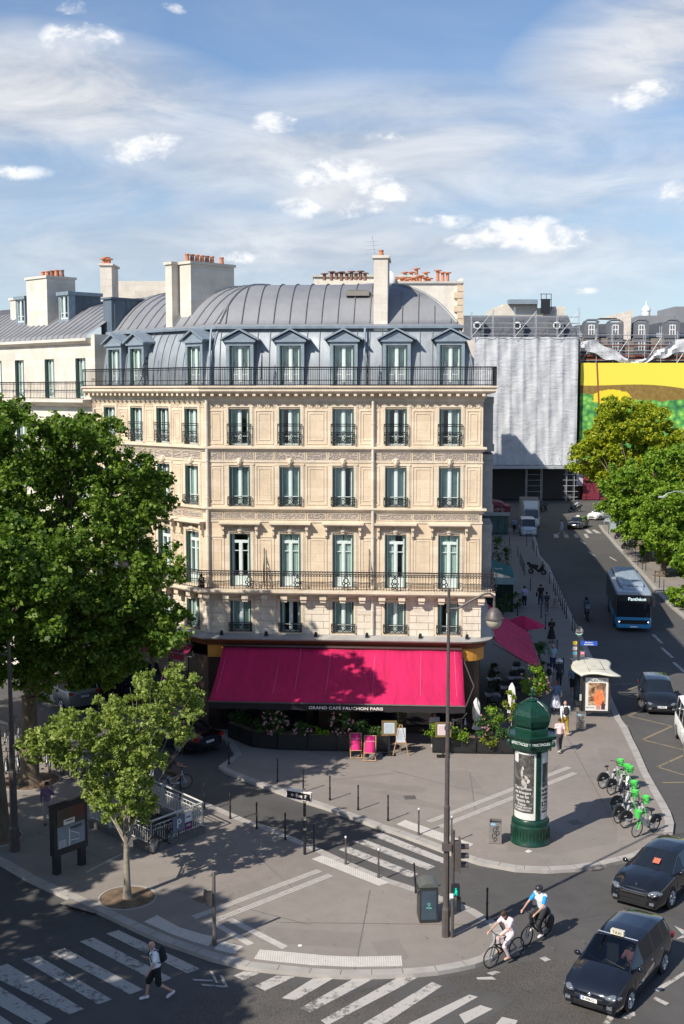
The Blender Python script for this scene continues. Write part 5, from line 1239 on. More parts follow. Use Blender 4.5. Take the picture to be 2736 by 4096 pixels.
def runrail(a,c):
    a=a-mA; c=c-mA; d=(c-a); L_=d.length; d.normalize(); nrm=Vector((-d.y,d.x))
    pb=MB(); pb.add([(a+nrm*s_).to_3d()+Vector((0,0,z)) for s_,z in ((-.12,0),(.12,0),(.12,.24),(-.12,.24))]+[(c+nrm*s_).to_3d()+Vector((0,0,z)) for s_,z in ((-.12,0),(.12,0),(.12,.24),(-.12,.24))],[(0,1,2,3),(4,7,6,5),(0,4,5,1),(1,5,6,2),(2,6,7,3),(3,7,4,0)]); pb.build('plinth',PLI,mr)
    b=MB(); P3=lambda u,z:(a.x+d.x*u,a.y+d.y*u,z)
    b.bar(P3(0,1.22),P3(L_,1.22),.06); b.bar(P3(.1,1.02),P3(L_-.1,1.02),.03); b.bar(P3(.1,.86),P3(L_-.1,.86),.03); b.bar(P3(.1,.34),P3(L_-.1,.34),.03)
    n=max(1,round(L_/1.35))
    for i in range(n+1): b.bar(P3(L_*i/n,.2),P3(L_*i/n,1.22),.05)
    n=round(L_/.115)
    for i in range(1,n): b.bar(P3(L_*i/n,.34),P3(L_*i/n,.86 if i%2 else 1.02),.018)
    b.build('rail_panel',WR,mr)
runrail(mA,mB); runrail(mB,mC); runrail(mA,mD)
b=MB(); 
pts=[mA.lerp(mB,.05)+(mC-mB)*.05,mB-(mB-mA)*.05+(mC-mB)*.05,mC-(mC-mD)*.05-(mC-mB)*.05,mD+(mC-mD)*.05-(mC-mB)*.05]
for k in range(9):
    f0,f1=k/9,(k+1)/9; P4=[pts[0].lerp(pts[3],1-f0),pts[1].lerp(pts[2],1-f0),pts[1].lerp(pts[2],1-f1),pts[0].lerp(pts[3],1-f1)]
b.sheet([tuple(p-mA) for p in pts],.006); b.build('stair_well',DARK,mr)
b=MB()
for k in range(7): 
    a=pts[0].lerp(pts[3],(k+.2)/7)-mA; c=pts[1].lerp(pts[2],(k+.2)/7)-mA; b.bar((a.x,a.y,.012),(c.x,c.y,.012),.03)
b.build('step_edge',PLI,mr)
d=(mB-mA).normalized(); M_=Matrix(((d.x,-d.y,0,0),(d.y,d.x,0,0),(0,0,1,0),(0,0,0,1)))
b=MB(); b.M=M_; b.box(1.0,1.62,-.13,-.1,.5,1.1); b.build('sign_panel',mat('grey_blue_sign',(.12,.15,.2),.5),mr)
b=MB(); b.M=M_; b.box(1.63,1.98,-.14,-.1,.42,.72); b.build('sign_panel',mat('plum_sign',(.12,.02,.10),.5),mr)
b=MB(); b.M=M_; b.box(1.63,1.98,-.14,-.1,.73,1.13); b.build('sign_panel',PW,mr)
for s_,u,z,sz,m in (('P',1.3,.78,.5,PW),('AVIS',1.8,.6,.12,PW),('PARIS',1.8,.93,.1,BLACK)):
    tx=text('lettering',s_,sz,(0,0,0),(R(90),0,math.atan2(d.y,d.x)),m,mr); tx.location=M_@Vector((u,-.146,z))
q=G(545,3275); ms=empty('metro_sign',(q[0],q[1],0),0,'grey metro sign standing at the far end of the stair railing','sign')
b=MB(); b.bar((0,0,0),(0,0,2.1),.05); b.bar((.5,0,0),(.5,0,2.1),.05); b.build('post',WR,ms)
b=MB(); b.box(-.25,.75,-.04,0,1.5,2.05); b.build('board',mat('metro_board',(.3,.31,.34),.5),ms); text('lettering','METRO',.26,(.25,-.05,1.78),(R(90),0,0),PW,ms)
# no parking disc under the trees
q=G(672,2960); ns=empty('round_sign',(q[0],q[1],0),0,'round purple looking no stopping sign at the left café corner','road sign')
b=MB(); b.tube([(0,0,0),(0,0,3.0)],.04,6); b.build('post',IRON,ns); b=MB(); b.M=Matrix.Translation((0,-.05,3.1))@Matrix.Rotation(R(90),4,'X'); b.lathe([(.33,0),(.33,.03)],20); b.build('disc',mat('sign_red',(.25,.02,.05),.5),ns)
b=MB(); b.M=Matrix.Translation((0,-.085,3.1))@Matrix.Rotation(R(90),4,'X'); b.lathe([(.26,0),(.26,.01)],20); b.build('disc_centre',mat('sign_blue',(.05,.04,.25),.5),ns)
b=MB(); b.bar((-.19,-.1,3.29),(.19,-.1,2.91),.04); b.bar((-.19,-.1,2.91),(.19,-.1,3.29),.04); b.build('cross',MT['sign_red'],ns)
# ---------------- bus shelter
hs=Vector((math.sin(R(4.9)),math.cos(R(4.9)))); q=Vector(G(2378,2868)); bs=empty('bus_shelter',(q.x,q.y,0),R(-4.9),'bus shelter with a cream curved roof and a perfume poster','bus shelter')
DKB=mat('shelter_bronze',(.05,.045,.04),.4,.3)
b=MB(); n=16; vs=[]; ny=14
for j in range(ny+1):
    for i in range(n+1):
        u=i/n; v_=j/ny; y=-.55+v_*3.9+ .0
        x0=-1.05-.28*(v_-.5)+.18*math.sin(v_*math.pi*2+2.6); x1=1.05-.28*(v_-.5)*1.+.18*math.sin(v_*math.pi*2+2.6)
        x=x0+(x1-x0)*u; z=2.42+.10*math.sin(u*math.pi)+.05*math.sin(v_*math.pi); vs.append((x,y+.18*math.sin(u*math.pi*2),z))
b.add(vs,[(j*(n+1)+i,j*(n+1)+i+1,(j+1)*(n+1)+i+1,(j+1)*(n+1)+i) for j in range(ny) for i in range(n)]); o=b.build('roof',mat('cream_grp',(.58,.56,.47),.6,0,.1,1.5),bs,True,norm=False); md=o.modifiers.new('t','SOLIDIFY'); md.thickness=.09; md.offset=-1
b=MB(); b.box(-.35,-.33,-.2,2.6,2.545,2.56); b.box(.5,.52,.1,2.4,2.54,2.555); b.box(-.3,.5,.3,.32,2.545,2.56); b.tube([(.0+.14*math.cos(t*.7),1.0+.2*math.sin(t*.7),2.56) for t in range(9)],.012,4); b.build('roof_seam',mat('seam_brown',(.12,.09,.06),.7),bs)
b=MB(); b.box(-.62,.78,-.12,.12,.28,2.3); b.build('poster_case',DKB,bs)
b=MB(); b.box(-.52,.68,-.128,-.12,.38,2.18); b.build('poster',PW,bs)
m,t,p,o_,v=new('fashion_print'); n=t.noise(v,2.6,5,.6,1.2); x,y,z=t.xyz(v)
c=t.ramp(n,(.36,(.035,.02,.015)),(.5,(.30,.16,.09)),(.62,(.55,.40,.25))); 
q1=t.m('ADD',t.m('POWER',t.m('MULTIPLY',t.m('SUBTRACT',x,.2),3.4),2.),t.m('POWER',t.m('MULTIPLY',t.m('SUBTRACT',z,1.05),1.9),2.)); q1=t.m('ADD',q1,t.m('MULTIPLY',n,.6))
c=t.mix(t.m('LESS_THAN',q1,1.15),c,t.ramp(n,(.35,(.55,.12,.03)),(.65,(.9,.28,.12)))); t.l(c,p.inputs['Base Color']); p.inputs['Roughness'].default_value=.3
b=MB(); b.box(-.37,.55,-.133,-.129,.68,1.9); b.build('poster_print',m,bs)
text('lettering','VALENTINO',.19,(.08,-.134,2.03),(R(90),0,0),BLACK,bs,.002,sx=.92); text('lettering','BORN IN ROMA',.06,(-.27,-.134,.55),(R(90),0,0),BLACK,bs,.002)
b=MB(); b.box(.05,.27,-.14,-.13,.46,.72); b.build('bottle_print',mat('blush_bottle',(.55,.25,.18),.4),bs); b=MB(); b.box(.32,.52,-.14,-.13,.46,.78); b.box(.37,.46,-.14,-.13,.78,.9); b.build('bottle_print',mat('plum_bottle',(.08,.03,.03),.4),bs)
b=MB(); 
for x,y in ((-.75,.0),(-.75,2.9),(.7,2.9),(-.6,.05),(.75,.05)): b.tube([(x,y,0),(x,y,2.45)],.045,6)
split_islands(b.build('column',DKB,bs))
b=MB(); b.box(-.76,-.74,.1,2.85,.25,2.2); b.build('glass_side',GLASS,bs); b=MB(); b.box(-.9,-.6,.7,2.6,.42,.47); b.build('bench',DKB,bs)
b=MB(); b.box(-.82,-.72,-.1,-.06,.9,1.25); b.build('notice',mat('cream_notice',(.5,.5,.44),.6),bs)
q=Vector(G(2310,2818)); bp_=empty('bus_sign',(q.x,q.y,0),R(-4),'round BUS sign on a pole with route numbers, above the shelter','bus sign')
b=MB(); b.tube([(0,0,0),(0,0,3.85)],.05,8); b.build('pole',DKB,bp_,True)
b=MB(); b.M=Matrix.Translation((0,.03,4.18))@Matrix.Rotation(R(90),4,'X'); b.lathe([(.24,0),(.25,.02),(.25,.07),(.24,.09)],26); b.lathe([(.04,0),(.1,.02)],3,(0,-.3,.02)); b.build('disc',mat('sign_grey',(.10,.095,.085),.5),bp_,True)
b=MB(); n=14
for (r0,r1,m_,nm) in ((.17,.205,PW,'arc'),(.206,.238,mat('mint_band',(.1,.55,.42),.5),'arc')):
    b=MB(); vs=[]
    for i in range(n+1):
        a=R(-150+120*i/n); s_=math.sin(math.pi*i/n); 
        for r in (r0+(r1-r0)*(1-s_)*.5,r1): vs.append((r*math.cos(a),-.066,4.18+r*math.sin(a)))
    b.add(vs,[(2*i,2*i+2,2*i+3,2*i+1) for i in range(n)]); b.build(nm,m_,bp_)
text('lettering','BUS',.2,(0,-.068,4.22),(R(90),0,0),WHITE,bp_,.003)
b=MB(); b.box(.09,1.02,-.05,-.02,3.37,3.62); b.build('name_plate',mat('plate_blue',(.02,.08,.42),.4),bp_)
text('lettering','Madeleine',.105,(.55,-.055,3.54),(R(90),0,0),WHITE,bp_,.002); text('lettering','Malesherbes',.105,(.55,-.055,3.43),(R(90),0,0),WHITE,bp_,.002)
b=MB(); b.box(-.36,-.08,-.045,-.02,2.72,3.62); b.box(.08,.34,-.045,-.02,2.72,3.06); b.build('number_board',mat('sign_grey2',(.13,.12,.11),.5),bp_)
for s_,x,z,c in (('42',-.22,3.51,(.85,.62,.02)),('45',-.22,3.2,(.75,.68,.68)),('52',-.22,2.93,(.15,.5,.7)),('94',.21,2.93,(.6,.08,.17))):
    b=MB(); b.box(x-.115,x+.115,-.05,-.046,z-.075,z+.075); o=b.build('number_plate',mat('plate_'+s_,c,.5),bp_); text('lettering',s_,.14,(x,-.053,z),(R(90),0,0),BLACK if s_!='94' else WHITE,o,.002)
# ---------------- kiosks and far furniture
q=G(1998,2138); ks=empty('kiosk',(q[0]-1.,q[1]+1.5,0),R(-4.9),'news kiosk with maroon fascia and teal glass in the shaded avenue','kiosk')
b=MB(); b.box(-2.6,2.2,-1.2,1.4,.1,2.3); b.build('body',mat('teal_glass_wall',(.05,.11,.11),.3,0,.3,1),ks)
b=MB(); b.box(-2.8,2.4,-1.5,1.7,2.75,3.5); b.build('fascia',MAR,ks); b=MB(); b.box(-2.8,2.35,-1.45,-1.2,2.3,2.749); b.build('counter_band',mat('pale_band',(.4,.42,.42),.5),ks)
b=MB(); b.lathe([(2.9,3.5),(2.2,3.9),(.3,4.2)],4,(-.2,.1,0),ph=R(45)); b.build('roof',MAR,ks)
b=MB(); 
for c in (.75,1.45): b.tube([(c+.2*math.cos(t*.785),-1.51,3.05+.2*math.sin(t*.785)) for t in range(9)],.025,4)
b.tube([(.75,-1.51,3.05),(1.0,-1.51,3.3),(1.35,-1.51,3.3),(1.1,-1.51,3.05),(.75,-1.51,3.05)],.025,4); b.bar((1.45,-1.51,3.05),(1.3,-1.51,3.4),.03); b.build('bicycle_emblem',PW,ks)
b=MB()
for k in range(6): b.box(-2.5+k*.85,-2.45+k*.85,-1.23,-1.2,.1,2.3)
b.build('mullion',IRON,ks)
q=G(2458,2128); ub=empty('utility_box',(q[0],q[1],0),R(-5),'tall pale blue grey booth at the end of the right pavement','booth'); b=MB(); b.box(-.55,.55,-.5,.5,.12,2.6); b.build('cabinet',mat('pale_teal_box',(.30,.36,.38),.4,0,.1),ub); b=MB(); b.box(-.6,.6,-.55,.55,2.6,2.72); b.box(-.6,.6,-.55,.55,0,.119); b.build('cap',mat('booth_cap',(.4,.45,.47),.4),ub)
q=G(2470,2150); lp2=empty('street_lamp',(q[0],q[1],0),0,'dark street lamp standing beside the pale booth, head above the trees','street lamp'); b=MB(); b.lathe([(.22,0),(.2,1.),(.15,1.2),(.12,8.)],8); b.build('post',IRON,lp2)
q=at(2760,2000,106); lp3=empty('street_lamp',(q.x,q.y,0),0,'street lamp whose curved pale arm shows over the right hand trees','street lamp'); b=MB(); b.tube([(0,0,0),(0,0,7.9)],.09,8); b.tube([(0,0,7.9),(-.4,0,8.4),(-1.2,0,8.6),(-2.0,0,8.4),(-2.4,0,8.1)],.035,6); b.build('post',GALV,lp3,True); b=MB(); b.ell((-2.5,0,8.05),(.35,.2,.12),8,5); b.build('lamp_head',GALV,lp3,True)
for k in range(5):
    x,y=pd(895+13*k,925+11*k); q=G(x,y); r=empty('bike_rack',(q[0],q[1],0),R(-30),ORD[k]+' low steel hoop rack counted from the parked scooters','bike rack','hoop racks on the right pavement'); b=MB(); b.tube([(-.3,0,0),(-.3,0,.75),(0,0,.9),(.3,0,.75),(.3,0,0)],.03,5); b.build('hoop',GREYP,r)
# teal terrace
tt=empty('terrace_shelter',(12.0,97.,0),R(-4.9),'teal awning and glass terrace on the shaded left side of the avenue','terrace')
TEAL=cloth('teal_canvas',(.02,.16,.155)); b=MB(); b.add([(-1.5,-3,3.7),(-1.3,3.4,3.7),(2.0,3.4,2.75),(1.9,-3,2.75)],[(0,1,2,3)]); o=b.build('canvas',TEAL,tt); o.modifiers.new('t','SOLIDIFY').thickness=.03
b=MB(); b.box(-1.5,1.9,-3.05,-3.0,2.2,2.74); b.box(1.9,1.95,-3,3.4,2.2,2.74); b.build('valance',mat('pale_teal_valance',(.22,.33,.34),.8),tt)
b=MB(); b.box(-1.4,1.8,-2.9,3.3,0,2.19); b.build('glazing',mat('dark_green_glass',(.01,.025,.02),.15),tt)
b=MB(); 
for x in (-1.4,-.6,.2,1.0,1.8): b.box(x-.03,x+.03,-2.95,-2.91,0,2.19)
b.box(-1.4,1.83,-2.96,-2.91,.75,.85); b.build('mullion',IRON,tt)
text('lettering','Brasserie',.4,(.3,-1.2,3.18),(R(17),0,0),PW,tt)
# ---------------- people
def col(name,c,r=.85): return mat(name,c,r,0,.1,9)
SK=[col('skin_light',(.52,.30,.21),.6),col('skin_tan',(.36,.19,.12),.6),col('skin_dark',(.10,.05,.035),.6)]
HAIR={'brown':col('brown_hair',(.05,.025,.014)),'black':col('black_hair',(.012,.01,.01)),'grey':col('grey_hair',(.35,.34,.33)),'blond':col('auburn_hair',(.24,.12,.05))}
def rem(o,v=.022):
    m=o.modifiers.new('join','REMESH'); m.mode='VOXEL'; m.voxel_size=v; m.use_smooth_shade=True
def person(pos,head,label,h=1.75,pose='walk',stride=.34,skin=0,hair='brown',top=(.6,.6,.6),bot=(.03,.03,.04),shorts=False,skirt=None,sleeves='short',shoe=(.5,.5,.5),bag=None,hat=None,lean=.06,arms=None,bald=False,flip=1,fine=False,z=0.,cat='person',longhair=False,raglan=None,par=None,seat=None,look=0.):
    root=empty('person',(pos[0],pos[1],z),math.atan2(-head[0],head[1]),label,cat); root.scale=(h/1.75,)*3
    if par is not None: root.parent=par
    s=stride; V=Vector
    if pose in('walk','stand'):
        hipc=V((0,0,.93)); 
        legs={1:[V((.09,0,.9)),V((.1,.42*s+.03,.5)),V((.1,.62*s,.1)),V((.11,.62*s+.15,.04))],-1:[V((-.09,0,.9)),V((-.1,-.12*s+.02,.48)),V((-.1,-.95*s,.14+.15*s)),V((-.11,-.95*s+.13,.04+.04*s))]}
    elif pose=='ride':
        hipc=V((0,-.3,1.0)); legs={1:[V((.09,-.28,.98)),V((.11,.18,.82)),V((.12,.02,.42)),V((.12,.16,.37))],-1:[V((-.09,-.28,.98)),V((-.11,.1,.62)),V((-.12,-.1,.24)),V((-.12,.04,.19))]}
    else:
        hipc=V((0,0,.5)); legs={k:[V((.09*k,0,.5)),V((.12*k,.45,.52)),V((.12*k,.5,.12)),V((.12*k,.62,.08))] for k in (1,-1)}
    if flip<0: legs={1:[V((-p.x,p.y,p.z)) for p in legs[-1]],-1:[V((-p.x,p.y,p.z)) for p in legs[1]]}
    def up(p):   # upper body leans about the hips
        a=lean; q=V(p)-V((0,0,.93)); return hipc+V((q.x,q.y*math.cos(a)+q.z*math.sin(a),q.z*math.cos(a)-q.y*math.sin(a)))
    che,nek=up((0,0,1.3)),up((0,.01,1.48)); hd=up((0,.03+look,1.63)); 
    A={}
    for k in (1,-1):
        sh=up((.18*k,0,1.42)); f=-k*flip
        if arms and k in arms: el,wr=[V(q) for q in arms[k]]
        elif pose=='ride': wr=V((.24*k,.42,1.1)); el=sh.lerp(wr,.5)+V((.07*k,-.03,-.06))
        else: el=up((.23*k,f*s*.35-.02,1.14)); wr=up((.23*k,f*s*.9+.05,.92))
        A[k]=(sh,el,wr)
    b=MB(); b.ell(hd,(.078,.096,.118),14,10); b.ell(hd+V((0,.02,-.05)),(.055,.07,.07),10,7); b.cap(nek-V((0,0,.05)),hd-V((0,0,.06)),.052,.048)
    b.ell(hd+V((0,.102,-.01)),(.012,.02,.022),6,5)
    for k in (1,-1): b.ell(hd+V((.08*k,0,-.005)),(.012,.022,.032),6,5)
    b.cap(hipc,che,.11,.12); b.cap(che,nek,.12,.05); b.cap(A[-1][0],A[1][0],.06,.06)
    for k in (1,-1):
        sh,el,wr=A[k]; b.cap(sh,el,.046,.036); b.cap(el,wr,.036,.026)
        dr=(wr-el).normalized(); palm=wr+dr*.06; b.cap(wr,palm,.026,.032)
        if fine:
            sd_=dr.cross(V((0,0,1))); sd_=sd_.normalized() if sd_.length>.1 else V((0,1,0))
            for q,L_ in ((-.026,.055),(-.009,.07),(.009,.066),(.026,.05)):
                p0=palm+dr*.02+sd_*q; p1=p0+dr*L_*.6; b.tube([p0,p1,p1+dr*L_*.3-V((0,0,L_*.4))],[.0095,.009,.007],5)
            b.tube([wr+dr*.02+sd_*.028,wr+dr*.05+sd_*.055,wr+dr*.085+sd_*.05],[.011,.01,.008],5)
        else: b.cap(palm,palm+dr*.05,.026,.018)
        l=legs[k]; b.cap(l[0],l[1],.075,.052); b.cap(l[1],l[2],.054,.035); b.cap(l[2],l[3],.035,.03)
    o=b.build('body',SK[skin],root,True); rem(o,.013 if fine else .02)
    b=MB()
    for k in (1,-1): b.ell(hd+V((.03*k,.088,.012)),(.014,.008,.008),6,4)
    b.build('eyes',col('eye_dark',(.02,.015,.012)),root,True); b=MB(); b.ell(hd+V((0,.088,-.055)),(.025,.01,.007),6,4); b.build('mouth',col('lip',(.25,.08,.07)),root,True)
    if not bald:
        b=MB(); b.ell(hd+V((0,-.012+.03*(lean>.3),.035)),(.094,.104+.012*(lean>.3),.105),12,8)
        if longhair: b.ell(hd+V((0,-.06,-.08)),(.085,.06,.13),10,7)
        b.build('hair',HAIR[hair],root,True)
    tm=col('cloth_%.2f_%.2f_%.2f'%top,top); bmt=col('cloth_%.2f_%.2f_%.2f'%bot,bot)
    b=MB(); b.cap(hipc+V((0,0,-.02)),che,.145,.155); b.cap(che,nek-V((0,0,.06)),.155,.075); b.cap(A[-1][0],A[1][0],.085,.085); b.cap(A[-1][0]-V((0,0,.12)),A[1][0]-V((0,0,.12)),.09,.09)
    if raglan is None or True:
        for k in (1,-1):
            sh,el,wr=A[k]
            if sleeves=='short' and raglan is None: b.cap(sh,sh.lerp(el,.62),.07,.062)
            elif sleeves=='long': b.cap(sh,el,.07,.052); b.cap(el,el.lerp(wr,.9),.052,.04)
    rem(b.build('top',tm,root,True),.022)
    if raglan:
        b=MB()
        for k in (1,-1): sh,el,wr=A[k]; b.cap(sh.lerp(nek,.35),sh,.07,.082); b.cap(sh,sh.lerp(el,.65),.08,.064)
        rem(b.build('sleeves',col('raglan_blue',raglan),root,True),.022)
    b=MB()
    if skirt:
        zz0=skirt; n=18; vs=[]
        for j,(zz_,r) in enumerate(((1.0,.15),(.85,.2),(.6,.25),(zz0,.33))):
            for i in range(n):
                a=2*math.pi*i/n; rr=r*(1+.09*math.sin(a*6)*j/3); vs.append((rr*math.cos(a),rr*.85*math.sin(a)+.02,zz_))
        b.add(vs,[(j*n+i,j*n+(i+1)%n,(j+1)*n+(i+1)%n,(j+1)*n+i) for j in range(3) for i in range(n)]); b.build('skirt',bmt,root,True)
    else:
        b.cap(hipc+V((0,0,.04)),hipc-V((0,0,.04)),.15,.15)
        for k in (1,-1):
            l=legs[k]; b.cap(l[0],l[1] if not shorts else l[0].lerp(l[1],.95),.105,.08 if not shorts else .1)
            if not shorts: b.cap(l[1],l[1].lerp(l[2],.93),.078,.055)
        rem(b.build('trousers',bmt,root,True),.022)
    for k in (1,-1):
        b=MB(); l=legs[k]; b.cap(l[2]-V((0,.03,.03)),l[3]+V((0,.02,0)),.05,.042); b.build('shoe',col('shoe_%.2f'%shoe[0],shoe),root,True)
    if bag:
        bm_=col('bag_%.2f_%.2f'%bag[1][:2],bag[1])
        if bag[0]=='back':
            b=MB(); c=up((0,-.22,1.27)); b.ell(c,(.16,.12,.24),12,8); b.ell(c-V((0,.05,.1)),(.12,.1,.1),10,6); b.build('backpack',bm_,root,True)
            b=MB(); 
            for k in (1,-1): b.tube([up((.1*k,-.14,1.4)),up((.11*k,-.02,1.52)),up((.11*k,.14,1.38)),up((.12*k,.13,1.2)),up((.13*k,-.12,1.1))],.018,5)
            b.build('strap',bm_,root)
        else:
            b=MB(); c=up((.3*bag[0],0,.98)); b.ell(c,(.07,.2,.19),10,7); b.tube([c+V((0,.1,.1)),up((.19*bag[0],.02,1.5)),c+V((0,-.1,.1))],.014,5); b.build('handbag',bm_,root,True)
    if hat:
        b=MB()
        if hat[0]=='sun': b.lathe([(.23,-.02),(.2,.02),(.11,.04),(.1,.12),(.02,.14)],16,tuple(hd+V((0,0,.04))))
        elif hat[0]=='helmet': b.ell(hd+V((0,-.01,.05)),(.115,.145,.11),14,8)
        elif hat[0]=='moto': b.ell(hd+V((0,-.005,.01)),(.135,.15,.15),14,9)
        b.build('hat' if hat[0]=='sun' else 'helmet',col('hat_%.2f'%hat[1][0],hat[1],.4),root,True)
    return root
HA=Vector((.085,.996)); 
m1=person(G(628,3995,ZR),(-.9,-.35),'bald man in white T-shirt, black shorts and backpack striding over the crossing',1.78,'walk',.45,0,bald=True,top=(.88,.90,.94),bot=(.012,.012,.014),shorts=True,shoe=(.7,.7,.72),bag=('back',(.015,.016,.02)),lean=.14,arms={1:[(.3,.12,1.08),(.26,.28,1.18)],-1:[(-.3,.14,1.16),(-.3,.3,.98)]},fine=True,z=ZR)
person(G(2238,3010),(-.1,1),'woman in pale pink T-shirt and dark trousers walking away past the column',1.68,'walk',.3,0,'brown',(.75,.50,.50),(.05,.05,.06),shoe=(.6,.55,.45),bag=(1,(.55,.40,.22)),hat=None)
person(G(2260,2940),(-.05,1),'man in white shirt, mustard trousers and black backpack walking away',1.76,'walk',.25,0,bald=True,top=(.75,.76,.78),bot=(.33,.22,.03),sleeves='long',bag=('back',(.02,.02,.022)),flip=-1)
person(G(2222,2843),(.1,1),'woman in denim jacket and long white skirt with a shoulder bag',1.68,'walk',.2,0,'blond',(.13,.19,.34),(.62,.64,.72),skirt=.22,sleeves='long',bag=(1,(.45,.42,.38)),longhair=True,shoe=(.65,.6,.55))
person(G(2193,2770),(0,1),'person in beige top and shorts with a small black backpack in the shade',1.72,'walk',.25,1,'black',(.45,.45,.40),(.40,.40,.38),shorts=True,bag=('back',(.02,.02,.02)),shoe=(.6,.6,.6))
person(G(2236,2752),(.05,1),'person in dark clothes wearing a white bucket hat',1.7,'walk',.2,1,'black',(.05,.05,.055),(.03,.03,.04),sleeves='long',hat=('sun',(.75,.77,.8)),bag=(-1,(.4,.4,.4)))
person(G(2210,2690),(-.05,-1),'grey haired man in light blue T-shirt and jeans walking towards the square',1.78,'walk',.25,0,'grey',(.36,.48,.56),(.03,.05,.10))
person(G(2205,2570),(0,-1),'woman in a long black dress on the shaded pavement',1.7,'walk',.12,1,'brown',(.016,.015,.018),(.014,.014,.016),skirt=.3,longhair=True,arms={1:[(.24,.08,1.15),(.1,.28,1.25)]},shoe=(.05,.05,.05))
person(G(2186,2456),(.03,1),'man with dark backpack and grey trousers behind the man in black',1.75,'walk',.3,1,'black',(.10,.11,.14),(.13,.14,.17),bag=('back',(.03,.035,.05)),shoe=(.5,.5,.5))
person(G(2162,2428),(.03,1),'man in black T-shirt and jeans walking up the avenue',1.85,'walk',.3,0,'black',(.014,.014,.017),(.04,.06,.11),bag=(-1,(.015,.015,.015)),flip=-1,shoe=(.6,.6,.62))
person(G(2097,2431),(.03,1),'man in lavender shirt and black trousers near the palm',1.78,'walk',.2,1,'black',(.45,.40,.58),(.015,.015,.018),sleeves='long')
person(G(2290,2778),(.1,-1),'person in blue top half hidden behind the bus shelter',1.72,'stand',.1,1,'black',(.15,.25,.40),(.015,.016,.02),shorts=True)
person(G(2418,2820),(-.9,.1),'person in a grey jacket waiting at the right of the shelter poster',1.68,'stand',.05,1,'black',(.22,.20,.18),(.04,.04,.045),sleeves='long')
person(G(2057,2131),(0,-1),'man in light blue shirt and black trousers beside the far white van',1.82,'walk',.2,1,'grey',(.36,.46,.62),(.012,.012,.014),sleeves='long')
person(G(2247,2131),(-1,-.1),'person in pale blue clothes crossing in front of the far taxi',1.75,'walk',.35,0,'black',(.42,.50,.68),(.42,.50,.68),shorts=True,shoe=(.7,.7,.7),z=ZR)
person(G(2477,2119),(-.4,1),'person in blue shirt on the far right corner by the booth',1.8,'walk',.35,1,'black',(.22,.30,.42),(.06,.07,.09),sleeves='long')
person(G(191,3296),(.25,-1),'man in purple shirt and beige trousers behind the billboard',1.78,'stand',.08,1,'black',(.20,.13,.22),(.36,.31,.26),sleeves='long',arms={-1:[(-.26,.05,1.2),(-.12,.22,1.5)]},shoe=(.08,.04,.03))
person(G(392,3190),(.2,1),'person in grey shirt seen through the young tree branches',1.75,'stand',.1,1,'black',(.25,.27,.33),(.09,.09,.10))
person(G(1737,2984),(-.1,-1),'waiter in a white shirt standing in the café entrance',1.74,'stand',.06,1,'black',(.55,.50,.52),(.02,.02,.022),sleeves='long')
# ---------------- bicycles
def wheel(par,y,r,m=TYRE,name='wheel',x=0.,w_=.022,sp=True,rim=GALV):
    b=MB(); n=22; vs=[]; k=6
    for i in range(n):
        a=2*math.pi*i/n
        for j in range(k): c=2*math.pi*j/k; rr=r-w_+w_*math.cos(c); vs.append((x+w_*math.sin(c),y+rr*math.cos(a),r+rr*math.sin(a)))
    b.add(vs,[(i*k+j,((i+1)%n)*k+j,((i+1)%n)*k+(j+1)%k,i*k+(j+1)%k) for i in range(n) for j in range(k)])
    o=b.build(name,m,par,True)
    if sp:
        b=MB()
        for i in range(12): a=math.pi*i/12; b.tube([(x,y+(r-w_*1.5)*math.cos(a),r+(r-w_*1.5)*math.sin(a)),(x,y-(r-w_*1.5)*math.cos(a),r-(r-w_*1.5)*math.sin(a))],.004,3,False)
        b.tube([(x+.05,y,r),(x-.05,y,r)],.025,6); b.build('spokes',rim,o)
    return o
def bicycle(a,c,label,fm,group=None,kind='city',z=0.,fork=None,cat='bicycle',name='bicycle',r=.34):
    a=Vector(a); c=Vector(c); d=(c-a).normalized(); mid=(a+c)/2; root=empty(name,(mid.x,mid.y,z),math.atan2(-d.x,d.y),label,cat,group)
    bikebody(root,fm,kind,fork,r); return root
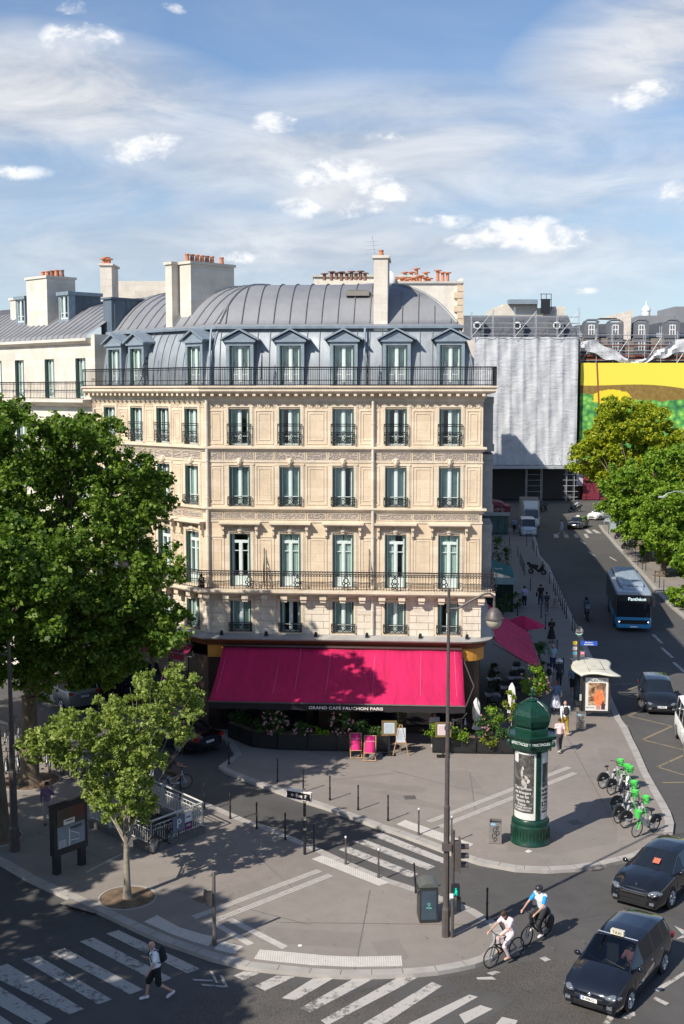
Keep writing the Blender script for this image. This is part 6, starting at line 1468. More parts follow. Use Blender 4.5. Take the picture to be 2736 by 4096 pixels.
def bikebody(root,fm,kind,fork=None,r=.34):
    wheel(root,-.54,r); wheel(root,.54,r); V=Vector
    bb=(0,-.1,.3); st=(0,-.24,.72); ht=(0,.36,.86); hb_=(0,.4,.7)
    b=MB(); t=.024 if kind!='hire' else .04
    if kind=='race': b.tube([st,ht],t,6)
    b.tube([bb,st],t,6); b.tube([bb,hb_],t*1.3,6); b.tube([(0,-.54,r),bb],t*.7,5); b.tube([(0,-.54,r),st],t*.6,5); b.tube([hb_,ht],t*1.1,6)
    if kind=='city': b.tube([(0,-.2,.55),hb_],t,6)
    b.build('frame',fm,root,True)
    b=MB(); 
    for k in (-1,1): b.tube([(.05*k,.54,r),(.05*k,.42,.68),(0,.4,.72)],t*.6,5)
    b.build('fork',fork or fm,root,True)
    b=MB(); b.tube([st,(0,-.28,.9)],.016,5); b.ell((0,-.3,.95),(.075,.13,.04),8,5); b.build('saddle',BLACK,root,True)
    b=MB(); b.tube([ht,(0,.35,1.02)],.016,5); b.tube([(-.3,.25,1.08),(-.18,.36,1.05),(0,.37,1.03),(.18,.36,1.05),(.3,.25,1.08)],.015,5); b.build('handlebar',BLACK,root,True)
    b=MB(); b.tube([(-.06,-.1,.3),(.06,-.1,.3)],.04,8); b.bar((.08,-.1,.3),(.08,.02,.42),.018); b.bar((-.08,-.1,.3),(-.08,-.22,.18),.018); b.cbox((.12,.02,.42),(.1,.08,.02)); b.cbox((-.12,-.22,.18),(.1,.08,.02)); b.build('crank',BLACK,root)
    if kind=='hire':
        b=MB(); n=9; vs=[]
        for i in range(n+1):
            a=R(20+150*i/n)
            for x in (-.05,.05):
                vs+=[(x,-.54+(r+.04)*math.cos(a),r+(r+.04)*math.sin(a)),(x*.8,-.54+.12*math.cos(a),r+.08*math.sin(a))]
        b.add(vs,[(4*i,4*i+4,4*i+6,4*i+2) for i in range(n)]+[(4*i,4*i+4,4*i+5,4*i+1) for i in range(n)]+[(4*i+2,4*i+6,4*i+7,4*i+3) for i in range(n)]); b.build('mudguard',BLACK,root)
        b=MB(); b.cbox((-.056,-.6,.5),(.006,.12,.035)); b.cbox((.056,-.6,.5),(.006,.12,.035)); b.build('mark',PW,root)
        b=MB(); b.M=Matrix.Translation((0,.15,.56))@Matrix.Rotation(R(-35),4,'X'); b.cbox((0,0,0),(.1,.11,.4)); b.build('battery',mat('silver_battery',(.6,.6,.58),.35,.4),root)
        b=MB(); n=14; vs=[]
        for (sc,zz_) in ((.62,.82),(1.,1.12)):
            for i in range(n): a=2*math.pi*i/n; vs.append((.19*sc*math.cos(a),.58+.14*sc*math.sin(a),zz_))
        b.add(vs,[(i,(i+1)%n,n+(i+1)%n,n+i) for i in range(n)]+[tuple(range(n))]); o=b.build('basket',mat('lime_plastic',(.08,.55,.10),.45,0,.06),root); o.modifiers.new('t','SOLIDIFY').thickness=.012
LIMEP=mat('lime_plastic',(.08,.55,.10),.45,0,.06); SILV=mat('silver_frame',(.62,.61,.58),.4,.3)
zb_=lambda x,y:(2330+x*.236,3000+y*.236)
LB=[((360,655),(700,565),'farthest green hire bicycle in the parked row'),((500,760),(855,640),'second farthest green hire bicycle in the parked row'),((690,830),(830,700),'green hire bicycle turned away from the others in the row'),((590,1060),(1010,930),'green hire bicycle in the middle of the row, upper of the shaded pair'),((620,1240),(1030,1090),'green hire bicycle in the middle of the row, lower of the shaded pair'),((740,1325),(1200,1215),'green hire bicycle with a full silver arm, second nearest in the row'),((1210,1375),(905,1480),'nearest green hire bicycle, turned to face the road corner')]
hb0=None
for a,c,l in LB:
    A_=Vector(G(*zb_(*a))); C_=Vector(G(*zb_(*c))); d=(C_-A_).normalized(); mid=A_+d*.54
    if hb0 is None: hb0=bicycle(A_,C_,l,SILV,'green hire bicycles parked in a row','hire',0,LIMEP,name='hire_bicycle'); o=hb0
    else: o=copy_tree(hb0)
    o.location=(mid.x,mid.y,0); o.rotation_euler=(R(4)*0,R(-5),math.atan2(-d.x,d.y)); tag(o,l,'bicycle','green hire bicycles parked in a row')
def cyclist(a,c,bl,bm_,**kw):
    A_,C_=Vector(a),Vector(c); d=(C_-A_).normalized(); mid=(A_+C_)/2; z=kw.get('z',0)
    bicycle(A_,C_,bl,bm_,z=z)
    return person((mid.x,mid.y),(d.x,d.y),pose='ride',**kw)
m_=mat('white_frame',(.5,.5,.5),.4)
cyclist(G(2063,3833,ZR),G(1967,3871,ZR),'black city bicycle ridden by the woman in pink',IRON,label='dark haired woman in pale pink clothes riding a bicycle, head bowed',h=1.68,hair='brown',top=(.72,.55,.58),bot=(.68,.56,.56),lean=.35,longhair=True,z=ZR,fine=True,shoe=(.55,.35,.25),look=.05)
r_=cyclist(G(2180,3745,ZR),G(2112,3783,ZR),'black touring bicycle ridden by the helmeted cyclist',IRON,label='cyclist in blue and white T-shirt with a black helmet',h=1.78,top=(.70,.72,.78),bot=(.02,.02,.025),raglan=(.02,.28,.62),lean=.28,hat=('helmet',(.03,.03,.035)),z=ZR,fine=True,shoe=(.75,.75,.75),bald=False,hair='black')
q=Vector(G(2180,3745,ZR)); d=(Vector(G(2112,3783,ZR))-q).normalized()
pb=empty('pannier_bag',(q.x+d.x*.15,q.y+d.y*.15,ZR),math.atan2(-d.x,d.y),'bulky black pannier on the rear rack of the touring bicycle','bag'); b=MB(); b.ell((.2,-.1,.62),(.13,.24,.27),12,8); b.ell((-.2,-.1,.6),(.12,.22,.25),12,8); b.ell((0,-.1,.85),(.2,.22,.16),12,8); b.build('bag_body',BLACK,pb,True)
cyclist(G(650,3172),G(742,3156),'bicycle with a white wheel ridden behind the stair railing',m_,label='cyclist with bare legs half hidden by the young tree',h=1.75,top=(.05,.035,.03),bot=(.10,.07,.05),shorts=True,lean=.3,skin=1,hair='black')
bicycle(G(700,3375),G(606,3418),'black bicycle chained to the stair railing',IRON,kind='race')
g5='bicycles parked in the shade behind the left trees'
rb=bicycle(G(100,3120),G(60,3060),'bicycle parked in the shade by the big tree trunk',IRON,g5); rb.name='parked_bicycle'
for i,(x,y) in enumerate([(30,3105),(80,3000),(20,2990),(-5,3050),(190,3075),(235,3085),(265,3095),(300,3105),(335,3115),(420,3120),(60,2950)]):
    o=copy_tree(rb); q=G(x,y); o.location=(q[0],q[1],0); o.rotation_euler=(0,R(6),R(25+random.uniform(-10,10))); tag(o,ORD[i+1]+' dark bicycle of the shaded cluster around the big tree trunk','bicycle',g5)
rb['label']='first dark bicycle of the shaded cluster, close by the big tree trunk'
# ---------------- vehicles
def seg(b,P,Q,m): pass
def car(name,pos,head,label,st,paint,wb=2.7,wr=.33,hw=.89,cat='car',group=None,glass=DGLASS,plate=None,lights=True,grille=True,z=ZR,rim=RIM,mir=True,face='front',tailz=.85):
    root=empty(name,(pos[0],pos[1],z),math.atan2(-head[0],head[1]),label,cat,group)
    def ring(s_):
        y,w_,zb,zt,zr,hr=s_[:6]; P=[(0,zb),(w_*.9,zb),(w_,zb+.16),(w_*1.01,(zb+zt)/2),(w_*.99,zt-.07),(w_*.955,zt),(hr,zr-.05),(hr*.86,zr-.005),(hr*.5,zr+.015),(0,zr+.025)]
        return [(x,y,z_) for x,z_ in P]+[(-x,y,z_) for x,z_ in P[-2:0:-1]]
    rings=[ring(s_) for s_ in st]; n=len(rings[0]); V_=[p for r in rings for p in r]
    F={'body':[], 'windscreen':[], 'side_window':[], 'side_window_':[], 'rear_window':[]}
    for i in range(len(st)-1):
        k=st[i][6]
        for j in range(n):
            f=(i*n+j,i*n+(j+1)%n,(i+1)*n+(j+1)%n,(i+1)*n+j); jj=j if j<9 else n-1-j
            t='body'
            if k=='W' and jj>=6: t='windscreen'
            elif k=='R' and jj>=6: t='rear_window'
            elif k in 'SWR' and jj==5: t='side_window' if k!='R' else 'body'
            F[t+'_' if t=='side_window' and j>9 else t].append(f)
    F['body']+=[tuple(range(n)),tuple((len(st)-1)*n+j for j in range(n))]
    for t,fs in F.items():
        if not fs: continue
        used_=sorted({i for f in fs for i in f}); mp={v:i for i,v in enumerate(used_)}
        b=MB(); b.add([V_[i] for i in used_],[tuple(mp[i] for i in f) for f in fs]); b.build(t.strip('_'),paint if t=='body' else (glass if t=='windscreen' else DGLASS),root,True)
    b=MB()
    for i in range(len(st)-1):
        if st[i][6] in 'WR':
            for s_ in (6,n-6): b.tube([Vector(rings[i][s_]),Vector(rings[i+1][s_])],.03,5)
    b.build('pillar',paint,root)
    for y in (wb/2,-wb/2):
        for s_ in (-1,1):
            b=MB(); b.M=Matrix.Translation((s_*(hw+.004),y,wr))@Matrix.Rotation(R(90)*s_,4,'Y'); b.lathe([(wr+.045,-.02),(wr+.045,.006)],20); b.build('wheel_arch',BLACK,root)
            b=MB(); b.M=Matrix.Translation((s_*(hw-.17),y,wr))@Matrix.Rotation(R(90)*s_,4,'Y'); b.lathe([(wr*.6,0),(wr,.0),(wr,.17),(wr*.92,.19),(wr*.66,.19)],22); o=b.build('wheel',TYRE,root,True)
            b=MB(); b.M=Matrix.Translation((s_*(hw+.0),y,wr))@Matrix.Rotation(R(90)*s_,4,'Y'); b.lathe([(wr*.14,.0),(wr*.14,.03)],8)
            for k in range(7):
                a=2*math.pi*k/7; b.bar((wr*.1*math.cos(a),wr*.1*math.sin(a),.025),(wr*.64*math.cos(a),wr*.64*math.sin(a),.025),.045)
            b.tube([(wr*.66*math.cos(t*math.pi/9),wr*.66*math.sin(t*math.pi/9),.02) for t in range(19)],.014,4); b.build('rim',rim,o)
    y0,yl=st[0][0],st[-1][0]; w0=st[1][1]; zt=st[1][3]
    if lights:
        for s_ in (-1,1):
            b=MB(); b.M=Matrix.Translation((s_*w0*.84,y0-.2,zt-.035))@Matrix.Rotation(-s_*R(38),4,'Z'); b.ell((0,0,0),(.25,.13,.095),12,7); b.build('headlight',LAMPG,root,True)
            b=MB(); b.cbox((s_*hw*.82,yl+.06,tailz),(.26,.14,.16)); b.build('tail_light',TAIL,root)
    if grille:
        b=MB(); b.box(-w0*.55,w0*.55,y0-.1,y0+.012,st[0][2]+.02,st[0][2]+.12); b.box(-w0*.5,w0*.5,y0-.1,y0+.01,zt-.16,zt-.1); b.build('grille',BLACK,root)
        b=MB(); b.box(-w0*.52,w0*.52,y0-.1,y0+.018,zt-.095,zt-.075); b.build('grille_trim',CHROME,root)
    for s_ in ((-1,1) if len(st)>8 else ()):
        b=MB(); x=s_*(hw*1.012); zb0=.3; zt0=st[5][3]
        for y in [q[0]-.03 for q in st if q[6]=='P'][:3]+[st[4][0]-.12]: b.tube([(x*.985,y,zb0),(x,y,(zb0+zt0)/2+.0),(x*.955,y,zt0)],.007,4)
        b.tube([(x*.985,wb/2-.5,.3),(x*.985,-wb/2+.5,.3)],.008,4); b.build('door_seam',BLACK,root)
        b=MB(); 
        for y in [q[0]+.22 for q in st if q[6]=='P'][1:3]: b.cbox((x*.99,y,zt0-.13),(.03,.16,.025))
        b.build('door_handle',CHROME,root)
    b=MB(); w1=st[4][1]*.86 if len(st)>8 else .3; b.tube([(-w1*.98,st[1][0]-.15,zt+.035),(-w1,st[4][0]-.0,st[4][4]-.03)],.007,4); b.tube([(w1*.98,st[1][0]-.15,zt+.035),(w1,st[4][0]-.0,st[4][4]-.03)],.007,4); b.build('bonnet_seam',BLACK,root)
    if grille:
        b=MB(); 
        for s_ in (-1,1): b.cbox((s_*w0*.78,y0-.03,st[0][2]+.1),(.16,.1,.09))
        b.build('fog_lamp',LAMPG,root)
    if plate:
        b=MB(); yy=y0+.02 if face=='front' else yl-.02; zz_=st[0][2]+.2 if face=='front' else tailz-.2; b.cbox((0,yy,zz_),(.52,.012,.11)); pl=b.build('number_plate',PLATE,root)
        b=MB(); b.cbox((-.24 if face!='front' else .24,yy+(.004 if face=='front' else -.004),zz_),(.04,.012,.11)); b.build('plate_band',mat('plate_blue',(.02,.08,.42),.4),pl)
        text('lettering',plate,.105,(0,yy+(.0105 if face=='front' else -.0105),zz_),(R(90),0,R(180) if face=='front' else 0),BLACK,pl,.001,sx=.86)
    if mir:
        for s_ in (-1,1):
            iw=[i for i,q in enumerate(st) if q[6]=='W'][0]; b=MB(); b.ell((s_*(hw+.07),st[iw][0]-.25,st[iw][3]+.08),(.11,.07,.08),8,6); b.bar((s_*(hw-.12),st[iw][0]-.28,st[iw][3]+.0),(s_*(hw+.06),st[iw][0]-.25,st[iw][3]+.06),.05); b.build('wing_mirror',paint,root,True)
    return root
def MPV(L=1.,H=1.): return [(2.31*L,.60,.30,.52,.55,.42,'H'),(2.22*L,.80,.2,.66,.70,.6,'H'),(1.95*L,.87,.18,.80,.86,.7,'H'),(1.5*L,.885,.18,.91*H,.98*H,.74,'H'),(1.15*L,.89,.18,.97*H,1.03*H,.76,'W'),(.3*L,.89,.18,.99*H,1.52*H,.64,'P'),(.24*L,.89,.18,.99*H,1.53*H,.64,'S'),(-.52*L,.89,.18,1.0*H,1.58*H,.66,'P'),(-.6*L,.89,.18,1.0*H,1.58*H,.66,'S'),(-1.35*L,.89,.18,1.01*H,1.56*H,.65,'P'),(-1.43*L,.89,.18,1.01*H,1.56*H,.65,'S'),(-1.9*L,.87,.2,1.02*H,1.5*H,.62,'P'),(-1.96*L,.87,.2,1.02*H,1.48*H,.62,'R'),(-2.2*L,.84,.26,1.0*H,1.08*H,.66,'H'),(-2.31*L,.76,.32,.86*H,.9*H,.56,'H')]
SED=[(2.6,.62,.30,.58,.62,.45,'H'),(2.5,.84,.2,.74,.79,.62,'H'),(2.1,.93,.18,.86,.93,.74,'H'),(1.6,.95,.18,.93,1.0,.78,'H'),(1.2,.95,.18,.96,1.03,.8,'W'),(.3,.95,.18,.98,1.43,.62,'P'),(.24,.95,.18,.98,1.44,.62,'S'),(-.55,.95,.18,.99,1.47,.63,'P'),(-.63,.95,.18,.99,1.47,.63,'S'),(-1.2,.95,.18,1.0,1.42,.61,'P'),(-1.28,.95,.18,1.0,1.4,.61,'R'),(-1.95,.93,.2,1.0,1.08,.74,'H'),(-2.45,.88,.26,.98,1.03,.72,'H'),(-2.6,.78,.32,.85,.9,.6,'H')]
def VAN(h=1.95): return [(2.5,.66,.32,.7,.75,.5,'H'),(2.42,.86,.24,.92,.98,.7,'H'),(2.1,.94,.2,1.05,1.13,.8,'H'),(1.75,.96,.2,1.12,1.22,.84,'W'),(1.05,.96,.2,1.15,h-.05,.8,'P'),(.97,.96,.2,1.15,h-.04,.8,'S'),(.1,.96,.2,1.16,h,.82,'P'),(.02,.96,.2,1.16,h,.82,'S'),(-1.0,.96,.2,1.16,h,.82,'P'),(-1.1,.96,.2,1.16,h,.82,'S'),(-2.1,.96,.22,1.16,h-.02,.8,'P'),(-2.2,.95,.24,1.16,h-.04,.78,'R'),(-2.45,.93,.28,1.14,1.2,.8,'H'),(-2.5,.9,.32,1.0,1.05,.7,'H')]
BLK=mat('black_car_paint',(.008,.009,.012),.12,.2,.1,2,spec=.7,coat=1.); NAVY=mat('dark_navy_paint',(.010,.013,.022),.12,.3,.1,2,spec=.7,coat=1.)
tx_=car('taxi_car',(8.28,34.27),(-.567,-.823),'black taxi with a driver in pink, nearest car at the bottom right',MPV(),NAVY,2.78,.32,.89,'taxi',glass=CGLASS,plate='EF-098-CS')
b=MB(); b.box(-.78,.78,-1.9,1.2,.3,.34); b.box(-.7,.7,.95,1.25,.7,.98); b.build('dashboard',BLACK,tx_)
for x,y in ((-.38,-.25),(.38,-.25),(-.38,-1.2),(.38,-1.2)):
    b=MB(); b.box(x-.25,x+.25,y,y+.5,.35,.55); b.box(x-.25,x+.25,y-.12,y,.5,1.12); b.box(x-.12,x+.12,y-.1,y-.02,1.12,1.3); b.build('seat',mat('grey_seat',(.06,.06,.065),.8),tx_)
b=MB(); b.tube([(-.38+.17*math.cos(t*.7),.62+.06*math.sin(t*.7),.98+.16*math.sin(t*.7)) for t in range(10)],.014,5); b.build('steering_wheel',BLACK,tx_)
b=MB(); b.box(-.2,.2,.12,.26,1.58,1.72); b.build('roof_sign',mat('lamp_cream',(.62,.57,.45),.4,0,.05),tx_); text('lettering','TAXI',.13,(0,.2625,1.65),(R(90),0,R(180)),BLACK,tx_,.002)
b=MB(); b.tube([(-.62,.19,1.55),(.62,.19,1.55)],.02,6); b.build('roof_bar',CHROME,tx_)
b=MB(); b.bar((-.6,1.13,1.06),(.05,1.0,1.13),.018); b.bar((.1,1.1,1.07),(.6,.95,1.1),.018); b.build('wiper',BLACK,tx_)
b=MB(); b.ell((0,2.27,.62),(.07,.03,.055),10,6); b.build('badge',CHROME,tx_,True)
hd_=Vector((-.567,-.823)); lf=Vector((-hd_.y,hd_.x)); q=Vector((8.28,34.27))+hd_*-.0+lf*.38
# driver sits on the left (French side)
drv=person((q.x,q.y),(hd_.x,hd_.y),'taxi driver in a pink shirt seen through the windscreen',1.6,'sit',0,1,'black',(.52,.22,.22),(.03,.03,.04),sleeves='long',lean=.0,arms={1:[(.25,.18,.85),(.12,.42,.95)],-1:[(-.25,.18,.85),(-.14,.42,.95)]},z=ZR+.12)
mb=car('saloon_car',(11.45,41.3),(-.6,-.8),'long black saloon behind the taxi, cut by the right edge',SED,BLK,3.1,.35,.95,'car',glass=DGLASS)
b=MB(); b.tube([(-.58,2.5,.72),(-.3,2.6,.72),(.3,2.6,.72),(.58,2.5,.72)],.028,5); b.tube([(-.5,2.56,.50),(.5,2.56,.50)],.014,4)
b.build('front_grille',CHROME,mb); b=MB(); b.box(-.5,.5,2.4,2.61,.45,.70); b.build('grille_mesh',BLACK,mb)
b=MB(); b.box(-.02,.02,2.35,2.37,.84,.92); b.build('bonnet_badge',CHROME,mb); b=MB(); b.M=Matrix.Translation((-.1,.9,1.26))@Matrix.Rotation(R(-27),4,'X'); b.box(-.14,.1,-.12,.12,.0,.006); b.build('orange_card',mat('orange_card',(.5,.14,.08),.7),mb)
car('family_car',(17.67,65.9),(-.14,-.99),'dark grey car coming down the avenue with a blue item on the dashboard',MPV(.95,1.02),mat('graphite_paint',(.012,.013,.014),.12,.3,.1,spec=.7,coat=1.),2.65,.33,.89,'car',plate='FD-990-RL')
b=MB(); b.box(.3,.62,1.0,1.03,1.12,1.3)
car('white_van',(17.75,58.0),(-.14,-.99),'white van cut by the right edge of the street',VAN(2.1),WHITE,3.1,.34,.96,'van')
q=Vector(G(335,2845,ZR)); car('grey_van',(q.x-1.5,q.y+2.0),(-.62,.785),'silver grey people carrier parked under the big left tree',VAN(1.9),mat('silver_paint',(.22,.235,.25),.3,.5,.05,coat=.6),3.1,.33,.96,'van',plate='DS-704-KP',face='rear',tailz=1.05)
q=Vector(G(850,3015,ZR)); hv=Vector((-.74,.67)); car('dark_saloon',(q.x+hv.x*2.5-.2,q.y+hv.y*2.5),(hv.x,hv.y),'black saloon parked beside the left corner of the café',SED,BLK,2.85,.34,.95,'car',plate='GT-661-FJ',face='rear',tailz=.86)
q=Vector(G(2280,2119,ZR)); hv=Vector((-.45,-.89)); tf=car('taxi_car',(q.x-hv.x*2.2+.4,q.y-hv.y*2.2),(hv.x,hv.y),'black taxi with a white roof light at the far crossing',MPV(.96,.93),BLK,2.7,.33,.89,'taxi'); b=MB(); b.box(-.2,.2,-.1,.1,1.48,1.64); b.build('roof_sign',WHITE,tf)
q=Vector(G(2380,2082,ZR)); car('white_hatchback',(q.x+1.2,q.y+1.6),(-.8,-.6),'white hatchback waiting at the far corner',MPV(.88,.97),WHITE,2.5,.31,.89,'car')
q=Vector(G(2440,2104,ZR)); car('silver_car',(q.x+1.5,q.y+1.0),(-.86,-.5),'silver estate car nosing out behind the pale booth',MPV(.95,1.03),mat('silver_paint2',(.4,.44,.48),.3,.4,.05),2.6,.33,.89,'car')
q=Vector(G(2410,2048,ZR)); car('dark_car',(q.x+1.5,q.y+1.5),(-.93,-.35),'dark car behind the white hatchback',MPV(.95,.98),BLK,2.6,.33,.89,'car')
q=Vector(G(2116,2150,ZR)); car('white_van',(q.x+.2,q.y+2.5),(-.085,-.996),'white van parked nose first in the shaded avenue',VAN(2.1),mat('cool_white_paint',(.55,.6,.66),.3,0,.04),3.1,.34,.96,'van',plate='EZ-318-MN')
q=Vector(G(2127,2114,ZR)); tk=car('box_truck',(q.x+.2,q.y+3.0),(-.085,-.996),'white box lorry standing behind the white van',[(2.9,.8,.4,.9,.95,.7,'H'),(2.85,1.02,.35,1.25,1.3,.95,'W'),(2.55,1.05,.35,1.3,2.35,.92,'S'),(1.7,1.05,.35,1.3,2.45,.95,'P'),(1.2,1.05,.35,1.3,2.45,.95,'H')],WHITE,3.6,.42,1.02,'lorry',mir=True)
b=MB(); b.box(-1.15,1.15,-3.6,1.15,.75,3.45); b.build('cargo_box',mat('box_aluminium',(.50,.48,.44),.5,.2,.08),tk); b=MB(); b.box(-1.17,1.17,-3.62,1.17,3.45,3.5); b.build('box_roof',mat('dusty_roof',(.20,.175,.15),.8),tk)
b=MB(); b.add([(-.85,2.3,2.47),(.85,2.3,2.47),(.95,1.2,3.4),(-.95,1.2,3.4),(-.85,1.16,2.47),(.85,1.16,2.47)],[(0,1,2,3),(0,4,5,1),(0,3,4),(1,5,2),(2,5,4,3)]); b.build('wind_deflector',WHITE,tk)
b=MB(); b.box(-.98,.98,-3.5,1.2,.45,.74); b.build('chassis',BLACK,tk)
b=MB(); q=Vector(G(1925,2040,ZR)); car('dark_van',(q.x,q.y+3),(.9,.1),'dark vehicle crossing at the far end behind the kiosk',MPV(.95,1.05),mat('steel_blue_paint',(.05,.06,.08),.2,.3),2.7,.33,.89,'car')
# bus
BX=Vector(G(2534,2530,ZR)); hv=Vector((-.15,-.989)); bus=empty('city_bus',(BX.x-hv.x*5.6,BX.y-hv.y*5.6,ZR),math.atan2(-hv.x,hv.y),'blue and grey city bus coming down the avenue, showing Panthéon','bus')
BL=mat('bus_blue',(.05,.30,.56),.25,.1,.08,coat=.5); BG=mat('bus_grey_roof',(.34,.40,.47),.35,.2,.1,1.5)
def rbox(b,x0,x1,y0,y1,z0,z1,r=.12):
    n=4; vs=[]; P=[]
    for cx,cz,a0 in ((x1-r,z0+r,-90),(x1-r,z1-r,0),(x0+r,z1-r,90),(x0+r,z0+r,180)):
        for i in range(n+1): a=R(a0+90*i/n); P.append((cx+r*math.cos(a),cz+r*math.sin(a)))
    k=len(P); cx,cz=(x0+x1)/2,(z0+z1)/2
    for y,s_ in ((y0,.93),(y0+r,1),(y1-r,1),(y1,.93)): vs+=[(cx+(x-cx)*s_,y,cz+(z_-cz)*s_) for x,z_ in P]
    b.add(vs,[(j*k+i,j*k+(i+1)%k,(j+1)*k+(i+1)%k,(j+1)*k+i) for j in range(3) for i in range(k)]+[tuple(range(k)),tuple(3*k+i for i in range(k))])
b=MB(); rbox(b,-1.25,1.25,-5.6,5.6,.3,1.15); b.build('lower_body',BL,bus,True)
b=MB(); rbox(b,-1.24,1.24,-5.58,5.58,1.0,2.78,.1); b.build('window_band',DGLASS,bus,True)
b=MB(); rbox(b,-1.25,1.25,-5.6,5.52,2.62,2.98,.14); b.build('roof',BG,bus,True)
b=MB(); rbox(b,-.9,.9,-5.3,3.4,2.95,3.28,.12); b.build('roof_pod',BG,bus,True)
b=MB(); rbox(b,-.75,.75,3.45,4.5,2.95,3.12,.06); b.build('air_unit',BG,bus,True)
b=MB()
for x in (-.36,.36):
    for k in range(8): b.box(x-.26,x+.26,-5.+k*1.02,-4.15+k*1.02,3.28,3.3)
b.build('roof_panel',mat('roof_panel_grey',(.28,.33,.39),.4),bus)
b=MB()
for x in (-.4,-.12,.16): 
    for y in (3.7,3.95): b.box(x,x+.2,y,y+.12,3.12,3.135)
b.build('vent',BLACK,bus)
b=MB()
for k in range(7):
    for s_ in (-1,1): b.box(*sorted((s_*1.241,s_*1.256)),-5.3+k*1.6,-5.2+k*1.6,.9,2.7)
b.build('window_post',BLACK,bus)
b=MB(); b.box(-1.12,1.12,5.56,5.6,2.28,2.66); b.build('destination_box',BLACK,bus)
text('lettering','Panthéon',.34,(-.2,5.61,2.46),(R(90),0,R(180)),mat('display_glow',(.8,.9,.9),.5,emit=(.8,1,1),estr=.9),bus,.002)
b=MB(); b.box(-1.0,1.0,5.585,5.605,.62,.92); b.build('front_grille',BLACK,bus)
for s_ in (-1,1):
    b=MB(); b.ell((s_*1.02,5.54,.78),(.13,.07,.1),10,6); b.build('headlight',mat('headlamp_lit',(.9,.9,.9),.2,emit=(1,.98,.95),estr=3.),bus,True)
    b=MB(); b.tube([(s_*1.25,5.4,2.7),(s_*1.42,5.5,2.6),(s_*1.42,5.5,2.3)],.03,5); b.box(*sorted((s_*1.34,s_*1.5)),5.42,5.55,1.95,2.4); b.build('wing_mirror',BLACK,bus)
    for y in (3.1,-2.9):
        b=MB(); b.M=Matrix.Translation((s_*1.1,y,.48))@Matrix.Rotation(R(90)*s_,4,'Y'); b.lathe([(.3,0),(.48,0),(.48,.16),(.3,.16),(.22,.12),(.05,.15)],20); b.build('wheel',TYRE,bus,True)
b=MB(); b.cbox((0,5.6,.42),(.52,.02,.11)); b.build('number_plate',PLATE,bus)
b=MB(); b.box(-.6,.6,5.5,5.52,1.0,1.0+.02); b.bar((-.1,5.6,1.22),(-.9,5.6,1.35),.03); b.bar((.1,5.6,1.22),(.9,5.6,1.35),.03); b.build('wiper',BLACK,bus)
# scooters
def scooter(pos,head,label,group=None,col_=BLACK,z=0.,cat='scooter'):
    root=empty('motor_scooter',(pos[0],pos[1],z),math.atan2(-head[0],head[1]),label,cat,group)
    for y in (-.62,.68):
        b=MB(); b.M=Matrix.Translation((-.06,y,.26))@Matrix.Rotation(R(90),4,'Y'); b.lathe([(.1,0),(.26,.0),(.26,.12),(.1,.12)],16); o=b.build('wheel',TYRE,root,True)
        b=MB(); b.M=Matrix.Translation((-.065,y,.26))@Matrix.Rotation(R(90),4,'Y'); b.lathe([(.13,0),(.13,.13)],10); b.build('rim',RIM,o)
    b=MB(); b.cap((0,-.75,.72),(0,-.1,.62),.15,.17); b.cap((0,-.1,.5),(0,.25,.28),.15,.12); b.cap((0,.2,.3),(0,.62,.85),.12,.16); b.cap((0,.5,.75),(0,.66,.5),.15,.09); o=b.build('body',col_,root,True); rem(o,.03)
    b=MB(); b.cap((0,-.6,.84),(0,.02,.78),.13,.14); b.build('seat',mat('seat_vinyl',(.02,.02,.02),.6),root,True)
    b=MB(); b.tube([(-.33,.42,1.02),(0,.5,1.0),(.33,.42,1.02)],.02,5); b.build('handlebar',BLACK,root,True)
    b=MB(); b.add([(-.18,.62,.98),(.18,.62,.98),(.14,.52,1.32),(-.14,.52,1.32)],[(0,1,2,3)]); b.build('windshield',CGLASS,root)
    b=MB(); b.ell((0,-.88,.98),(.2,.2,.15),10,6); b.build('top_box',BLACK,root,True)
    for s_ in (-1,1): b=MB(); b.ell((s_*.09,.73,.82),(.05,.03,.035),8,5); b.build('headlight',LAMPG,root,True)
    return root
SCB=mat('scooter_black',(.015,.015,.017),.2,.2,coat=.6)
scooter(G(*zR(465,88)),(.75,-.5),'black motor scooter parked between the bollards of the avenue',None,SCB)
q=Vector(G(2356,2488,ZR)); scooter((q.x,q.y+.8),(-.1,-1),'motor scooter ridden beside the bus',None,SCB,ZR)
person((q.x,q.y+.95),(-.1,-1),'helmeted rider on the scooter beside the bus',1.75,'ride',0,0,'black',(.07,.09,.12),(.03,.035,.045),sleeves='long',hat=('moto',(.02,.02,.022)),z=ZR-.08,lean=.05)
q=Vector(G(2300,2048,ZR)); scooter((q.x,q.y),(-1,.1),'dark scooter with a rider far off before the maroon shop',None,SCB,ZR); person((q.x+.1,q.y),(-1,.1),'rider in a pale shirt on the far scooter',1.75,'ride',0,0,'black',(.4,.42,.5),(.2,.19,.17),sleeves='long',hat=('moto',(.05,.05,.05)),z=ZR-.08,lean=.05)
for i,(x,y,l) in enumerate([(820,745,'first parked scooter beyond the hoop racks'),(905,860,'parked scooter nearest the hoop racks on the right pavement'),(960,870,'scooter parked against the outer tree trunk')]):
    scooter(G(*pd(x,y)),(-.75,-.5),'dark '+l,'scooters parked on the right pavement',SCB)
for i,(x,y) in enumerate([(2165,2050),(2182,2044)]):
    scooter(G(x,y,ZR),(-.4,-.9),['dark scooter parked right behind the box lorry','dark scooter parked farther right of the box lorry'][i],'scooters parked behind the lorry',SCB,ZR)
